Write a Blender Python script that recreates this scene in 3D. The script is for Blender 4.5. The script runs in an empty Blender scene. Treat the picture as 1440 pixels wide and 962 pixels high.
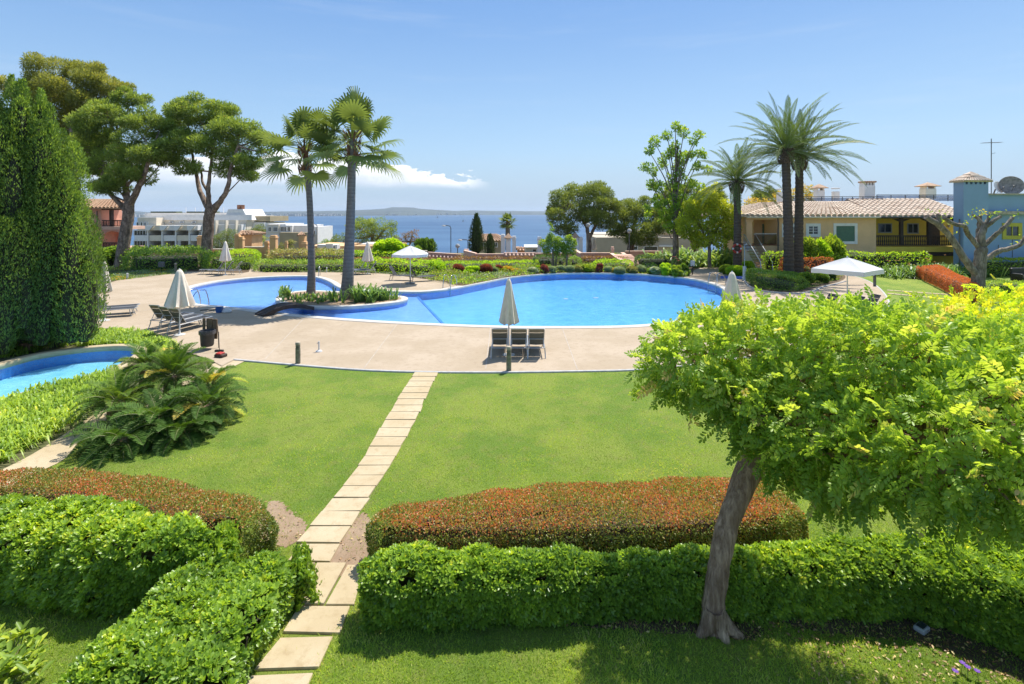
import bpy, math, random
import numpy as np
from mathutils import Vector, Matrix

# ------------------------------------------------------------------ camera
C = bpy.context.scene.collection
SC = bpy.context.scene
CH = 4.7                      # eye height: a first-floor balcony
cam = bpy.data.objects.new('camera', bpy.data.cameras.new('camera'))
C.objects.link(cam); SC.camera = cam
cam.location = (0, 0, CH); cam.rotation_euler = (math.radians(90), 0, 0)
cam.data.lens = 18; cam.data.sensor_width = 36; cam.data.shift_y = -182/1440
cam.data.clip_start = 0.1; cam.data.clip_end = 80000
SC.render.resolution_x = 1024; SC.render.resolution_y = 684
# ------------------------------------------------------------------ light
SUN = Vector((0.272, 0.380, 0.883)).normalized()
AZ = math.atan2(SUN.x, SUN.y); EL = math.asin(SUN.z)
sl = bpy.data.lights.new('sun', 'SUN'); sl.energy = 3.15; sl.angle = math.radians(0.5); sl.color = (1.0, 0.955, 0.88)
so = bpy.data.objects.new('sun', sl); C.objects.link(so); so.rotation_euler = SUN.to_track_quat('Z', 'Y').to_euler()
so.location = (10, 20, 60)
SC.view_settings.view_transform = 'Standard'; SC.view_settings.look = 'None'
SC.view_settings.exposure = 1.15; SC.view_settings.gamma = 1
SC.view_settings.use_curve_mapping = False
W = bpy.data.worlds.new('World'); SC.world = W; W.use_nodes = True
SKY_STRENGTH = 0.075

class NT:
    """tiny helper for node trees"""
    def __init__(s, tree): s.t = tree; s.t.nodes.clear()
    def n(s, typ, **kw):
        nd = s.t.nodes.new(typ)
        for k, v in kw.items():
            if k.startswith('i_'):
                nd.inputs[k[2:].replace('_', ' ')].default_value = v
            else: setattr(nd, k, v)
        return nd
    def l(s, a, b): s.t.links.new(a, b)
    def val(s, x):
        nd = s.n('ShaderNodeValue'); nd.outputs[0].default_value = x; return nd.outputs[0]
    def m(s, op, a, b=None, c=None, clamp=False):
        nd = s.n('ShaderNodeMath', operation=op, use_clamp=clamp)
        for i, x in enumerate((a, b, c)):
            if x is None: continue
            if isinstance(x, (int, float)): nd.inputs[i].default_value = x
            else: s.l(x, nd.inputs[i])
        return nd.outputs[0]
    def mix(s, f, a, b, blend='MIX'):
        nd = s.n('ShaderNodeMix', data_type='RGBA', blend_type=blend)
        for i, x in ((0, f), (6, a), (7, b)):
            if isinstance(x, (int, float)): nd.inputs[i].default_value = x
            elif isinstance(x, tuple): nd.inputs[i].default_value = (*x, 1) if len(x) == 3 else x
            else: s.l(x, nd.inputs[i])
        return nd.outputs[2]
    def sstep(s, x, a, b):
        nd = s.n('ShaderNodeMapRange', interpolation_type='SMOOTHSTEP')
        s.l(x, nd.inputs[0])
        for i, y in ((1, a), (2, b)):
            if isinstance(y, (int, float)): nd.inputs[i].default_value = y
            else: s.l(y, nd.inputs[i])
        nd.inputs[3].default_value = 0; nd.inputs[4].default_value = 1
        return nd.outputs[0]
    def noise(s, vec, scale, detail=4, rough=0.55, out=0):
        nd = s.n('ShaderNodeTexNoise'); nd.inputs['Scale'].default_value = scale
        nd.inputs['Detail'].default_value = detail; nd.inputs['Roughness'].default_value = rough
        if vec is not None: s.l(vec, nd.inputs['Vector'])
        return nd.outputs[out]

def build_world():
    t = NT(W.node_tree)
    out = t.n('ShaderNodeOutputWorld'); bg = t.n('ShaderNodeBackground')
    bg.inputs['Strength'].default_value = SKY_STRENGTH
    sky = t.n('ShaderNodeTexSky', sky_type='NISHITA', sun_disc=False)
    sky.sun_elevation = EL; sky.sun_rotation = AZ
    sky.altitude = 40; sky.air_density = 1.35; sky.dust_density = 0.5; sky.ozone_density = 2.2
    tc = t.n('ShaderNodeTexCoord'); sep = t.n('ShaderNodeSeparateXYZ'); t.l(tc.outputs['Generated'], sep.inputs[0])
    x, y, z = sep.outputs
    az = t.m('ARCTAN2', x, y)
    hl = t.m('SQRT', t.m('ADD', t.m('MULTIPLY', x, x), t.m('MULTIPLY', y, y)))
    el = t.m('DIVIDE', z, hl)
    cv = t.n('ShaderNodeCombineXYZ'); t.l(az, cv.inputs[0]); t.l(t.m('MULTIPLY', el, 2.2), cv.inputs[1])
    n1 = t.noise(cv.outputs[0], 20, 10, 0.58)          # billows
    n2 = t.noise(cv.outputs[0], 5, 3, 0.5)
    # top edge of the cloud bank by azimuth: it tapers off to the right
    top = t.m('ADD', 0.060, t.m('MULTIPLY', t.m('MAXIMUM', t.m('MULTIPLY', t.m('ADD', az, 0.05), -1.0), -0.10), 0.185))
    top = t.m('MINIMUM', top, 0.104)
    bump = t.m('MULTIPLY', t.m('SUBTRACT', n1, 0.5), 0.125)
    bump2 = t.m('MULTIPLY', t.m('SUBTRACT', n2, 0.5), 0.03)
    e1 = t.m('SUBTRACT', t.m('ADD', t.m('ADD', top, bump), bump2), el)
    up = t.sstep(e1, 0.0, 0.007)
    base = t.m('ADD', 0.047, t.m('MULTIPLY', t.m('SUBTRACT', n2, 0.5), 0.02))
    low = t.sstep(t.m('SUBTRACT', el, base), -0.006, 0.012)
    wz = t.m('MULTIPLY', t.sstep(az, -1.3, -1.0), t.m('SUBTRACT', 1.0, t.sstep(az, -0.12, -0.03)))
    cl = t.m('MULTIPLY', t.m('MULTIPLY', up, low), wz)
    shade = t.m('ADD', t.sstep(e1, 0.055, 0.0), t.m('MULTIPLY', t.m('SUBTRACT', n1, 0.5), 1.6), clamp=True)
    ccol = t.mix(shade, (4.6, 5.2, 6.0), (7.6, 7.7, 7.8))
    # thin grey veils under the bank
    cv2 = t.n('ShaderNodeCombineXYZ'); t.l(t.m('MULTIPLY', az, 1.0), cv2.inputs[0]); t.l(t.m('MULTIPLY', el, 9.0), cv2.inputs[1])
    n3 = t.noise(cv2.outputs[0], 5, 6, 0.6)
    veil = t.m('MULTIPLY', t.sstep(n3, 0.42, 0.70), t.m('MULTIPLY', t.sstep(el, 0.075, 0.045), t.sstep(az, 0.05, -0.3)))
    veil = t.m('MULTIPLY', veil, 0.55)
    # faint high cirrus
    n4 = t.noise(cv2.outputs[0], 2.0, 7, 0.65)
    cir = t.m('MULTIPLY', t.sstep(n4, 0.50, 0.85), 0.22)
    # a touch of grey-blue in the lowest degrees
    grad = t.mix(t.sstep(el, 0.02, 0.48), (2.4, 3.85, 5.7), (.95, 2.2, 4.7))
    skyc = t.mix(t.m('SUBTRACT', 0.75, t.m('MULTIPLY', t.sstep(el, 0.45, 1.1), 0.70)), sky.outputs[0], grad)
    hz = t.m('MULTIPLY', t.sstep(el, 0.13, 0.0), 0.75)
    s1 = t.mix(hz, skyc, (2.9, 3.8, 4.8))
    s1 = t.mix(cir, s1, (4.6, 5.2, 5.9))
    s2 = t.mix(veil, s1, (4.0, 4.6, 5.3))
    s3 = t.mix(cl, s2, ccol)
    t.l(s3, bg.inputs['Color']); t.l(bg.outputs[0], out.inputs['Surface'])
build_world()

# ------------------------------------------------------------------ helpers
R = math.radians
rng = np.random.default_rng(7)
random.seed(7)
def gp(px, py, z=0.0):
    Y = 720*(CH-z)/(py-299.0); return ((px-720)/720*Y, Y)
def XX(px, Y): return (px-720)/720*Y
def ZZ(py, Y): return CH-(py-299.0)/720*Y
def P3(px, py, Y): return (XX(px, Y), Y, ZZ(py, Y))
def tz(Y): return 0.0 if Y < 60 else -(Y-60)*0.2

def tag(o, label=None, cat=None, group=None, kind=None):
    if label: o['label'] = label
    if cat: o['category'] = cat
    if group: o['group'] = group
    if kind: o['kind'] = kind
    return o
def empty(name, loc=(0, 0, 0), rz=0, label=None, cat=None, group=None):
    o = bpy.data.objects.new(name, None); C.objects.link(o); o.location = loc; o.rotation_euler = (0, 0, rz)
    o.empty_display_size = 0.1
    return tag(o, label, cat, group)
def copy_tree(o, parent=None):
    c = o.copy(); C.objects.link(c)
    if parent: c.parent = parent
    for ch in list(CHILD.get(o.name, [])):
        n = copy_tree(ch, c); CHILD.setdefault(c.name, []).append(n)
    return c
CHILD = {}
def link(o, parent):
    C.objects.link(o)
    if parent is not None:
        o.parent = parent; CHILD.setdefault(parent.name, []).append(o)
    return o

def np_obj(name, V, F, mat, parent=None, smooth=False, tint=None):
    """V (n,3) array, F (m,k) int array -> one mesh object"""
    V = np.asarray(V, dtype=np.float32); F = np.asarray(F, dtype=np.int32)
    me = bpy.data.meshes.new(name); m, k = F.shape
    me.vertices.add(len(V)); me.vertices.foreach_set('co', V.ravel())
    me.loops.add(m*k); me.loops.foreach_set('vertex_index', F.ravel())
    me.polygons.add(m); me.polygons.foreach_set('loop_start', np.arange(0, m*k, k, dtype=np.int32))
    me.polygons.foreach_set('loop_total', np.full(m, k, dtype=np.int32))
    if smooth: me.polygons.foreach_set('use_smooth', np.ones(m, dtype=bool))
    me.update(calc_edges=True)
    if tint is not None:
        a = me.attributes.new('tint', 'FLOAT', 'POINT'); a.data.foreach_set('value', np.asarray(tint, dtype=np.float32))
    me.materials.append(mat)
    return link(bpy.data.objects.new(name, me), parent)

class MB:
    def __init__(s): s.v = []; s.f = []
    def add(s, v, f):
        b = len(s.v); s.v += [tuple(p) for p in v]; s.f += [tuple(i+b for i in q) for q in f]; return s
    def box(s, x0, x1, y0, y1, z0, z1):
        v = [(x0,y0,z0),(x1,y0,z0),(x1,y1,z0),(x0,y1,z0),(x0,y0,z1),(x1,y0,z1),(x1,y1,z1),(x0,y1,z1)]
        return s.add(v, [(0,3,2,1),(4,5,6,7),(0,1,5,4),(1,2,6,5),(2,3,7,6),(3,0,4,7)])
    def bbox(s, x0, x1, y0, y1, z0, z1, b=0.01):
        """box with chamfered top and vertical edges"""
        v = []
        for (z, i) in ((z0, 0), (z1-b, 0), (z1, b)):
            v += [(x0+i+b,y0+i,z),(x1-i-b,y0+i,z),(x1-i,y0+i+b,z),(x1-i,y1-i-b,z),(x1-i-b,y1-i,z),(x0+i+b,y1-i,z),(x0+i,y1-i-b,z),(x0+i,y0+i+b,z)]
        f = [tuple(range(7,-1,-1)), tuple(range(16,24))]
        for k in (0, 8):
            for i in range(8): f.append((k+i, k+(i+1)%8, k+8+(i+1)%8, k+8+i))
        return s.add(v, f)
    def tube(s, pts, rad, n=8, cap=True):
        pts = [Vector(p) for p in pts]
        if isinstance(rad, (int, float)): rad = [rad]*len(pts)
        v = []; prev = None
        for i, p in enumerate(pts):
            t = (pts[min(i+1, len(pts)-1)]-pts[max(i-1, 0)]).normalized()
            if prev is None:
                a = Vector((0, 0, 1)) if abs(t.z) < 0.9 else Vector((1, 0, 0)); u = t.cross(a).normalized()
            else:
                u = (prev-t*prev.dot(t)).normalized()
            prev = u; w = t.cross(u)
            for k in range(n):
                a = 2*math.pi*k/n; v.append(p+(u*math.cos(a)+w*math.sin(a))*rad[i])
        f = []
        for i in range(len(pts)-1):
            for k in range(n):
                f.append((i*n+k, i*n+(k+1)%n, (i+1)*n+(k+1)%n, (i+1)*n+k))
        if cap: f += [tuple(range(n-1, -1, -1)), tuple(range((len(pts)-1)*n, len(pts)*n))]
        return s.add(v, f)
    def lathe(s, prof, c=(0, 0, 0), n=16, mod=None):
        v = []
        for (r, z) in prof:
            for k in range(n):
                a = 2*math.pi*k/n; rr = r*(mod(k, z) if mod else 1); v.append((c[0]+rr*math.cos(a), c[1]+rr*math.sin(a), c[2]+z))
        f = []
        for i in range(len(prof)-1):
            for k in range(n): f.append((i*n+k, i*n+(k+1)%n, (i+1)*n+(k+1)%n, (i+1)*n+k))
        f += [tuple(range(n-1, -1, -1)), tuple(range((len(prof)-1)*n, len(prof)*n))]
        return s.add(v, f)
    def prism(s, poly, z0, z1):
        n = len(poly); v = [(x, y, z0) for x, y in poly]+[(x, y, z1) for x, y in poly]
        f = [tuple(range(n-1, -1, -1)), tuple(range(n, 2*n))]+[(i, (i+1)%n, n+(i+1)%n, n+i) for i in range(n)]
        return s.add(v, f)
    def xf(s, M):
        s.v = [tuple(M @ Vector(p)) for p in s.v]; return s
    def build(s, name, mat, parent=None, smooth=False):
        me = bpy.data.meshes.new(name); me.from_pydata(s.v, [], s.f)
        if smooth:
            me.polygons.foreach_set('use_smooth', [True]*len(me.polygons))
            me.update()
            try: me.set_sharp_from_angle(angle=R(45))
            except Exception: pass
        me.update(); me.materials.append(mat)
        return link(bpy.data.objects.new(name, me), parent)

def smooth_poly(pts, closed=True, k=6):
    P = [np.array(p, float) for p in pts]; n = len(P); out = []
    for i in range(n if closed else n-1):
        p0 = P[(i-1) % n] if closed else P[max(i-1, 0)]; p1 = P[i]; p2 = P[(i+1) % n]
        p3 = P[(i+2) % n] if closed else P[min(i+2, n-1)]
        for j in range(k):
            t = j/k
            out.append(0.5*((2*p1)+(-p0+p2)*t+(2*p0-5*p1+4*p2-p3)*t*t+(-p0+3*p1-3*p2+p3)*t**3))
    if not closed: out.append(P[-1])
    return [tuple(p) for p in out]
def offset_poly(poly, d):
    """move every point outwards by d (poly any orientation)"""
    n = len(poly); A = sum(poly[i][0]*poly[(i+1)%n][1]-poly[(i+1)%n][0]*poly[i][1] for i in range(n))
    sg = 1 if A > 0 else -1; out = []
    for i in range(n):
        a = np.array(poly[(i-1)%n]); b = np.array(poly[(i+1)%n]); t = b-a; t = t/(np.linalg.norm(t)+1e-9)
        out.append((poly[i][0]+sg*t[1]*d, poly[i][1]-sg*t[0]*d))
    return out
def sheet(name, outer, holes, z, mat, parent=None, thick=0):
    if name == 'soil_patch':
        gg = np.random.default_rng(len(outer)); outer = smooth_poly(outer, True, 4); outer = [(x+gg.normal()*.022, y+gg.normal()*.022) for x, y in outer]
    cu = bpy.data.curves.new(name, 'CURVE'); cu.dimensions = '2D'; cu.fill_mode = 'BOTH' if not thick else 'BOTH'
    for poly in [outer]+list(holes):
        sp = cu.splines.new('POLY'); sp.points.add(len(poly)-1)
        for i, (x, y) in enumerate(poly): sp.points[i].co = (x, y, 0, 1)
        sp.use_cyclic_u = True
    if thick: cu.extrude = thick/2
    tmp = bpy.data.objects.new(name+'_tmp', cu); C.objects.link(tmp)
    dg = bpy.context.evaluated_depsgraph_get()
    me = bpy.data.meshes.new_from_object(tmp.evaluated_get(dg)); me.name = name
    bpy.data.objects.remove(tmp); bpy.data.curves.remove(cu)
    me.transform(Matrix.Translation((0, 0, z-thick/2)))
    if not thick:
        import bmesh
        bm = bmesh.new(); bm.from_mesh(me)
        for f in bm.faces:
            if f.normal.z < 0: f.normal_flip()
        bm.to_mesh(me); bm.free()
    me.materials.clear(); me.materials.append(mat)
    return link(bpy.data.objects.new(name, me), parent)

def in_poly(x, y, poly):
    c = np.zeros(len(x), bool); n = len(poly)
    for i in range(n):
        x0, y0 = poly[i]; x1, y1 = poly[(i+1) % n]
        if y0 == y1: continue
        k = ((y0 > y) != (y1 > y)) & (x < (x1-x0)*(y-y0)/(y1-y0)+x0); c ^= k
    return c
def poly_dist(x, y, poly):
    """distance to the border and outward normal of the nearest edge"""
    n = len(poly); A = sum(poly[i][0]*poly[(i+1)%n][1]-poly[(i+1)%n][0]*poly[i][1] for i in range(n)); sg = 1 if A > 0 else -1
    best = np.full(len(x), 1e9); nx = np.zeros(len(x)); ny = np.zeros(len(x))
    for i in range(n):
        x0, y0 = poly[i]; x1, y1 = poly[(i+1) % n]; dx, dy = x1-x0, y1-y0; L = math.hypot(dx, dy)
        if L < 1e-6: continue
        t = np.clip(((x-x0)*dx+(y-y0)*dy)/(L*L), 0, 1); d = np.hypot(x-x0-t*dx, y-y0-t*dy)
        k = d < best; best[k] = d[k]; nx[k] = sg*dy/L; ny[k] = -sg*dx/L
    return best, nx, ny

def wob(P, f, seed=0):
    """cheap smooth 3-D noise in -1..1"""
    r = np.random.default_rng(seed+99); s = 0
    for k in range(5):
        d = r.normal(size=3); d /= np.linalg.norm(d); s = s+np.sin(P @ d*f*(0.7+0.35*k)+r.uniform(0, 6.28))
    return s/3.0
def unit(a): return a/(np.linalg.norm(a, axis=1, keepdims=True)+1e-9)

# ------------------------------------------------------------------ leaves
def leaf_geo(P, D, U, L, Wd, shape='rhomb', fold=0.25, droop=0.0):
    """P base, D direction, U leaf normal, L length, Wd width -> V, F(quads)"""
    n = len(P); D = unit(D); S = unit(np.cross(D, U)); N = np.cross(S, D)
    L = np.broadcast_to(np.asarray(L, float), (n,))[:, None]; Wd = np.broadcast_to(np.asarray(Wd, float), (n,))[:, None]
    if shape == 'rhomb':
        mid = P+D*L*0.55
        V = np.stack([P, mid+S*Wd*.5+N*Wd*fold, P+D*L-N*L*droop, mid-S*Wd*.5+N*Wd*fold], 1).reshape(-1, 3)
        b = np.arange(n)[:, None]*4; F = np.concatenate([b+np.array([[0, 1, 2]]), b+np.array([[0, 2, 3]])], 0)
        return V, F, 4
    if shape == 'leaf6':
        a = P+D*L*.42; c = P+D*L*.8-N*L*droop*.6; tip = P+D*L-N*L*droop
        V = np.stack([P, a+S*Wd*.42+N*Wd*fold, c+S*Wd*.46+N*Wd*fold, tip, c-S*Wd*.46+N*Wd*fold, a-S*Wd*.42+N*Wd*fold], 1).reshape(-1, 3)
        b = np.arange(n)[:, None]*6; F = np.concatenate([b+np.array([[0, 1, 2, 3]]), b+np.array([[0, 3, 4, 5]])], 0)
        return V, F, 6
    if shape == 'strap':     # three-segment arching strap
        k = [0, .35, .7, 1.0]; dr = [0, .04, .28, .75]; w = [.8, 1.0, .75, .08]; rows = []
        for i in range(4):
            c = P+D*L*k[i]*(1-.25*dr[i]*droop)-np.array([[0, 0, 1]])*L*dr[i]*droop
            rows += [c-S*Wd*.5*w[i], c+S*Wd*.5*w[i]]
        V = np.stack(rows, 1).reshape(-1, 3); b = np.arange(n)[:, None]*8
        F = np.concatenate([b+np.array([[0, 1, 3, 2]]), b+np.array([[2, 3, 5, 4]]), b+np.array([[4, 5, 7, 6]])], 0)
        return V, F, 8
def leaves(name, P, D, U, L, Wd, mat, tint, parent=None, **kw):
    V, F, k = leaf_geo(P, D, U, L, Wd, **kw)
    return np_obj(name, V, F, mat, parent, smooth=False, tint=np.repeat(tint, k))

def rosettes(P, N, k, L, Wd, open_=0.9, jit=0.25, g=rng):
    """k leaves radiating round N at every P"""
    n = len(P); N = unit(N+g.normal(size=(n, 3))*jit)
    A = unit(np.cross(N, g.normal(size=(n, 3)))); B = np.cross(N, A)
    Pl = np.repeat(P, k, 0); Nn = np.repeat(N, k, 0)
    ang = (np.tile(np.arange(k)*2.4, n)+np.repeat(g.uniform(0, 6.28, n), k))[:, None]
    out = np.repeat(A, k, 0)*np.cos(ang)+np.repeat(B, k, 0)*np.sin(ang)
    o = open_*g.uniform(.55, 1.25, (n*k, 1))
    D = unit(out*np.sin(o)+Nn*np.cos(o)); U = unit(Nn*np.sin(o)-out*np.cos(o))
    return Pl+g.normal(size=(n*k, 3))*L*.08, D, U, L*g.uniform(.7, 1.15, n*k), Wd*g.uniform(.8, 1.15, n*k)

def lobes_surface(lobes, dens, g, squash=.8, depth=.12, bump=.1, f=5, seed=0):
    """points on the outside of a union of ellipsoids; lobes: (x,y,z,r)"""
    Ps = []; Ns = []
    Lc = np.array([l[:3] for l in lobes]); Lr = np.array([l[3] for l in lobes])
    for i, (x, y, z, r) in enumerate(lobes):
        n = int(dens*4*math.pi*r*r*.9); d = unit(g.normal(size=(n, 3)))
        rr = r*(1+bump*wob(d*r*f+np.array([[x, y, z]]), 1.0, seed))-np.abs(g.normal(size=n))*depth*r
        p = np.array([[x, y, z]])+d*rr[:, None]*np.array([[1, 1, squash]])
        ok = np.ones(n, bool)
        for j in range(len(lobes)):
            if j == i: continue
            q = (p-Lc[j])/np.array([[1, 1, squash]]); ok &= (np.linalg.norm(q, axis=1) > Lr[j]*.86)
        Ps.append(p[ok]); Ns.append(unit(d*np.array([[1, 1, 1/squash]]))[ok])
    return np.concatenate(Ps), np.concatenate(Ns)
def lobes_core(name, lobes, mat, parent, squash=.8, k=.72):
    mb = MB()
    for (x, y, z, r) in lobes:
        prof = [(0.01, -r*k*squash)]+[(r*k*math.sin(a), -r*k*squash*math.cos(a)) for a in np.linspace(.4, 2.74, 6)]+[(0.01, r*k*squash)]
        mb.lathe(prof, (x, y, z), 9)
    return mb.build(name, mat, parent)

# ------------------------------------------------------------------ materials
def sl_(c): return tuple(((v/12.92) if v <= .04045 else ((v+.055)/1.055)**2.4) for v in [q/255 for q in c])
def base_mat(name):
    m = bpy.data.materials.new(name); m.use_nodes = True; t = NT(m.node_tree)
    o = t.n('ShaderNodeOutputMaterial'); b = t.n('ShaderNodeBsdfPrincipled'); t.l(b.outputs[0], o.inputs[0]); return m, t, b, o
GAIN = 0.78
def plain(name, col, rough=.6, metal=0, var=.15, scale=6, bump=0.0, bscale=60, spec=.5, col2=None):
    col = tuple(c*GAIN for c in col)
    m, t, b, o = base_mat(name); tc = t.n('ShaderNodeTexCoord'); v = tc.outputs['Object']
    n = t.noise(v, scale, 5, .6)
    c2 = col2 or tuple(c*(1-var*2) for c in col)
    t.l(t.mix(t.sstep(n, .35, .7), col, c2), b.inputs['Base Color'])
    b.inputs['Roughness'].default_value = rough; b.inputs['Metallic'].default_value = metal
    b.inputs['Specular IOR Level'].default_value = spec
    if bump:
        bp = t.n('ShaderNodeBump'); bp.inputs['Strength'].default_value = bump; bp.inputs['Distance'].default_value = .02
        t.l(t.noise(v, bscale, 4, .6), bp.inputs['Height']); t.l(bp.outputs[0], b.inputs['Normal'])
    return m
LEAFGAIN = 2.0
def leaf_mat(name, cols, trans=.35, rough=.45, spec=.45, tcol=(1.28, 1.16, .5)):
    """cols: list of (pos, rgb) over the per-leaf tint"""
    m = bpy.data.materials.new(name); m.use_nodes = True; t = NT(m.node_tree)
    o = t.n('ShaderNodeOutputMaterial'); b = t.n('ShaderNodeBsdfPrincipled'); tr = t.n('ShaderNodeBsdfTranslucent'); mx = t.n('ShaderNodeMixShader')
    at = t.n('ShaderNodeAttribute', attribute_name='tint'); r = t.n('ShaderNodeValToRGB'); t.l(at.outputs['Fac'], r.inputs[0])
    e = r.color_ramp.elements
    while len(e) < len(cols): e.new(.5)
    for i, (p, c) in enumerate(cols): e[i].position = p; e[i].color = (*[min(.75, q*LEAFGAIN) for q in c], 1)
    t.l(r.outputs[0], b.inputs['Base Color']); b.inputs['Roughness'].default_value = rough; b.inputs['Specular IOR Level'].default_value = spec
    t.l(t.mix(1.0, r.outputs[0], (tcol[0], tcol[1], tcol[2]), 'MULTIPLY'), tr.inputs[0])
    mx.inputs[0].default_value = min(.6, trans+.12); t.l(b.outputs[0], mx.inputs[1]); t.l(tr.outputs[0], mx.inputs[2]); t.l(mx.outputs[0], o.inputs[0])
    return m
M = {}
M['pitto'] = leaf_mat('pittosporum_leaf', [(0, (.05, .10, .014)), (.5, (.13, .21, .026)), (.85, (.24, .33, .035)), (1, (.36, .40, .045))], .38, .35, .6)
M['redhedge'] = leaf_mat('red_hedge_leaf', [(0, (.06, .09, .02)), (.45, (.14, .17, .035)), (.66, (.24, .165, .055)), (.86, (.33, .13, .055)), (1, (.40, .09, .05))], .3, .45)
M['terrahedge'] = leaf_mat('rust_hedge_leaf', [(0, (.16, .08, .03)), (.5, (.36, .10, .04)), (1, (.48, .13, .05))], .3)
M['pinnate'] = leaf_mat('pinnate_leaf', [(0, (.085, .155, .022)), (.5, (.195, .285, .04)), (.85, (.31, .38, .07)), (.93, (.32, .34, .09)), (1, (.36, .27, .12))], .42, .42)
M['pinnate_y'] = leaf_mat('yellow_pinnate_leaf', [(0, (.12, .20, .018)), (.5, (.27, .38, .025)), (.85, (.42, .48, .03)), (1, (.50, .34, .06))], .45, .42)
M['cypress'] = leaf_mat('cypress_leaf', [(0, (.04, .075, .016)), (.6, (.095, .155, .03)), (1, (.19, .27, .045))], .32, .55)
M['darkcypress'] = leaf_mat('dark_cypress_leaf', [(0, (.018, .035, .012)), (1, (.05, .08, .025))], .15, .6)
M['pine'] = leaf_mat('pine_needle', [(0, (.06, .09, .022)), (.5, (.13, .18, .04)), (.9, (.21, .27, .055)), (1, (.28, .24, .06))], .38, .55)
M['pine_brown'] = leaf_mat('pine_needle_brown', [(0, (.07, .085, .025)), (.5, (.145, .165, .04)), (.85, (.22, .22, .05)), (1, (.30, .21, .06))], .38, .55)
M['pine_dark'] = leaf_mat('far_pine_needle', [(0, (.05, .075, .022)), (.6, (.12, .155, .038)), (1, (.21, .24, .06))], .32, .55)
M['fan'] = leaf_mat('fan_palm_leaf', [(0, (.05, .075, .022)), (.5, (.10, .135, .04)), (.85, (.17, .20, .06)), (1, (.34, .27, .14))], .25, .65, .2)
M['date'] = leaf_mat('date_palm_leaf', [(0, (.045, .075, .022)), (.6, (.095, .135, .038)), (.95, (.20, .21, .08)), (1, (.38, .29, .14))], .18, .7, .2)
M['cycad'] = leaf_mat('cycad_leaf', [(0, (.025, .055, .010)), (.45, (.06, .115, .018)), (.72, (.12, .17, .025)), (.85, (.21, .27, .035)), (1, (.42, .30, .07))], .25, .65, .22)
M['strap'] = leaf_mat('strap_leaf', [(0, (.06, .11, .015)), (.5, (.14, .22, .025)), (.9, (.29, .36, .05)), (1, (.40, .38, .10))], .35, .4)
M['strap_dark'] = leaf_mat('dark_strap_leaf', [(0, (.04, .085, .025)), (.6, (.10, .17, .045)), (1, (.22, .28, .08))], .3, .4)
M['maple'] = leaf_mat('light_tree_leaf', [(0, (.08, .14, .02)), (.6, (.18, .27, .03)), (.88, (.30, .34, .04)), (1, (.50, .22, .04))], .4)
M['yellowtree'] = leaf_mat('yellow_tree_leaf', [(0, (.12, .16, .015)), (.6, (.28, .32, .03)), (.85, (.45, .40, .04)), (1, (.55, .25, .04))], .4)
M['orangetree'] = leaf_mat('orange_tree_leaf', [(0, (.14, .16, .03)), (.5, (.32, .26, .06)), (1, (.52, .24, .07))], .35)
M['citrus'] = leaf_mat('citrus_leaf', [(0, (.06, .11, .018)), (.6, (.165, .24, .03)), (1, (.33, .36, .04))], .35)
M['lime'] = leaf_mat('lime_shrub_leaf', [(0, (.11, .20, .015)), (.6, (.24, .38, .025)), (1, (.38, .46, .04))], .4)
M['midgreen'] = leaf_mat('mid_green_leaf', [(0, (.05, .10, .02)), (.6, (.12, .20, .032)), (1, (.23, .31, .05))], .35)
M['darkgreen'] = leaf_mat('dark_green_leaf', [(0, (.025, .055, .018)), (.7, (.06, .11, .03)), (1, (.13, .18, .05))], .25)
M['greygreen'] = leaf_mat('grey_green_leaf', [(0, (.08, .11, .065)), (.6, (.17, .22, .13)), (1, (.33, .37, .25))], .25)
M['olive'] = leaf_mat('olive_leaf', [(0, (.08, .09, .03)), (.6, (.17, .18, .06)), (1, (.30, .26, .12))], .3)
M['maroon'] = leaf_mat('maroon_leaf', [(0, (.06, .02, .02)), (.6, (.16, .045, .04)), (1, (.28, .10, .06))], .3)
M['redbrown'] = leaf_mat('red_brown_leaf', [(0, (.08, .08, .03)), (.5, (.17, .10, .05)), (1, (.26, .14, .06))], .25)
M['orangeflower'] = leaf_mat('orange_flowering_leaf', [(0, (.10, .16, .03)), (.45, (.20, .24, .04)), (.55, (.55, .20, .03)), (1, (.65, .30, .04))], .3)
M['whiteflower'] = leaf_mat('white_flowering_leaf', [(0, (.09, .13, .06)), (.55, (.17, .23, .10)), (.65, (.60, .60, .55)), (1, (.72, .72, .66))], .25)
M['clipped'] = leaf_mat('clipped_shrub_leaf', [(0, (.035, .075, .015)), (.6, (.085, .155, .022)), (1, (.20, .28, .035))], .3, .5)
M['core'] = plain('inner_twigs', (.045, .05, .02), .9, var=.2, scale=20)
M['core_r'] = plain('inner_red_twigs', (.09, .055, .03), .9, var=.2, scale=20)
M['grassblade'] = leaf_mat('grass_blade', [(0, (.10, .165, .022)), (.5, (.21, .30, .04)), (.9, (.33, .39, .075)), (1, (.38, .33, .14))], .35, .55, .3)
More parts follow.
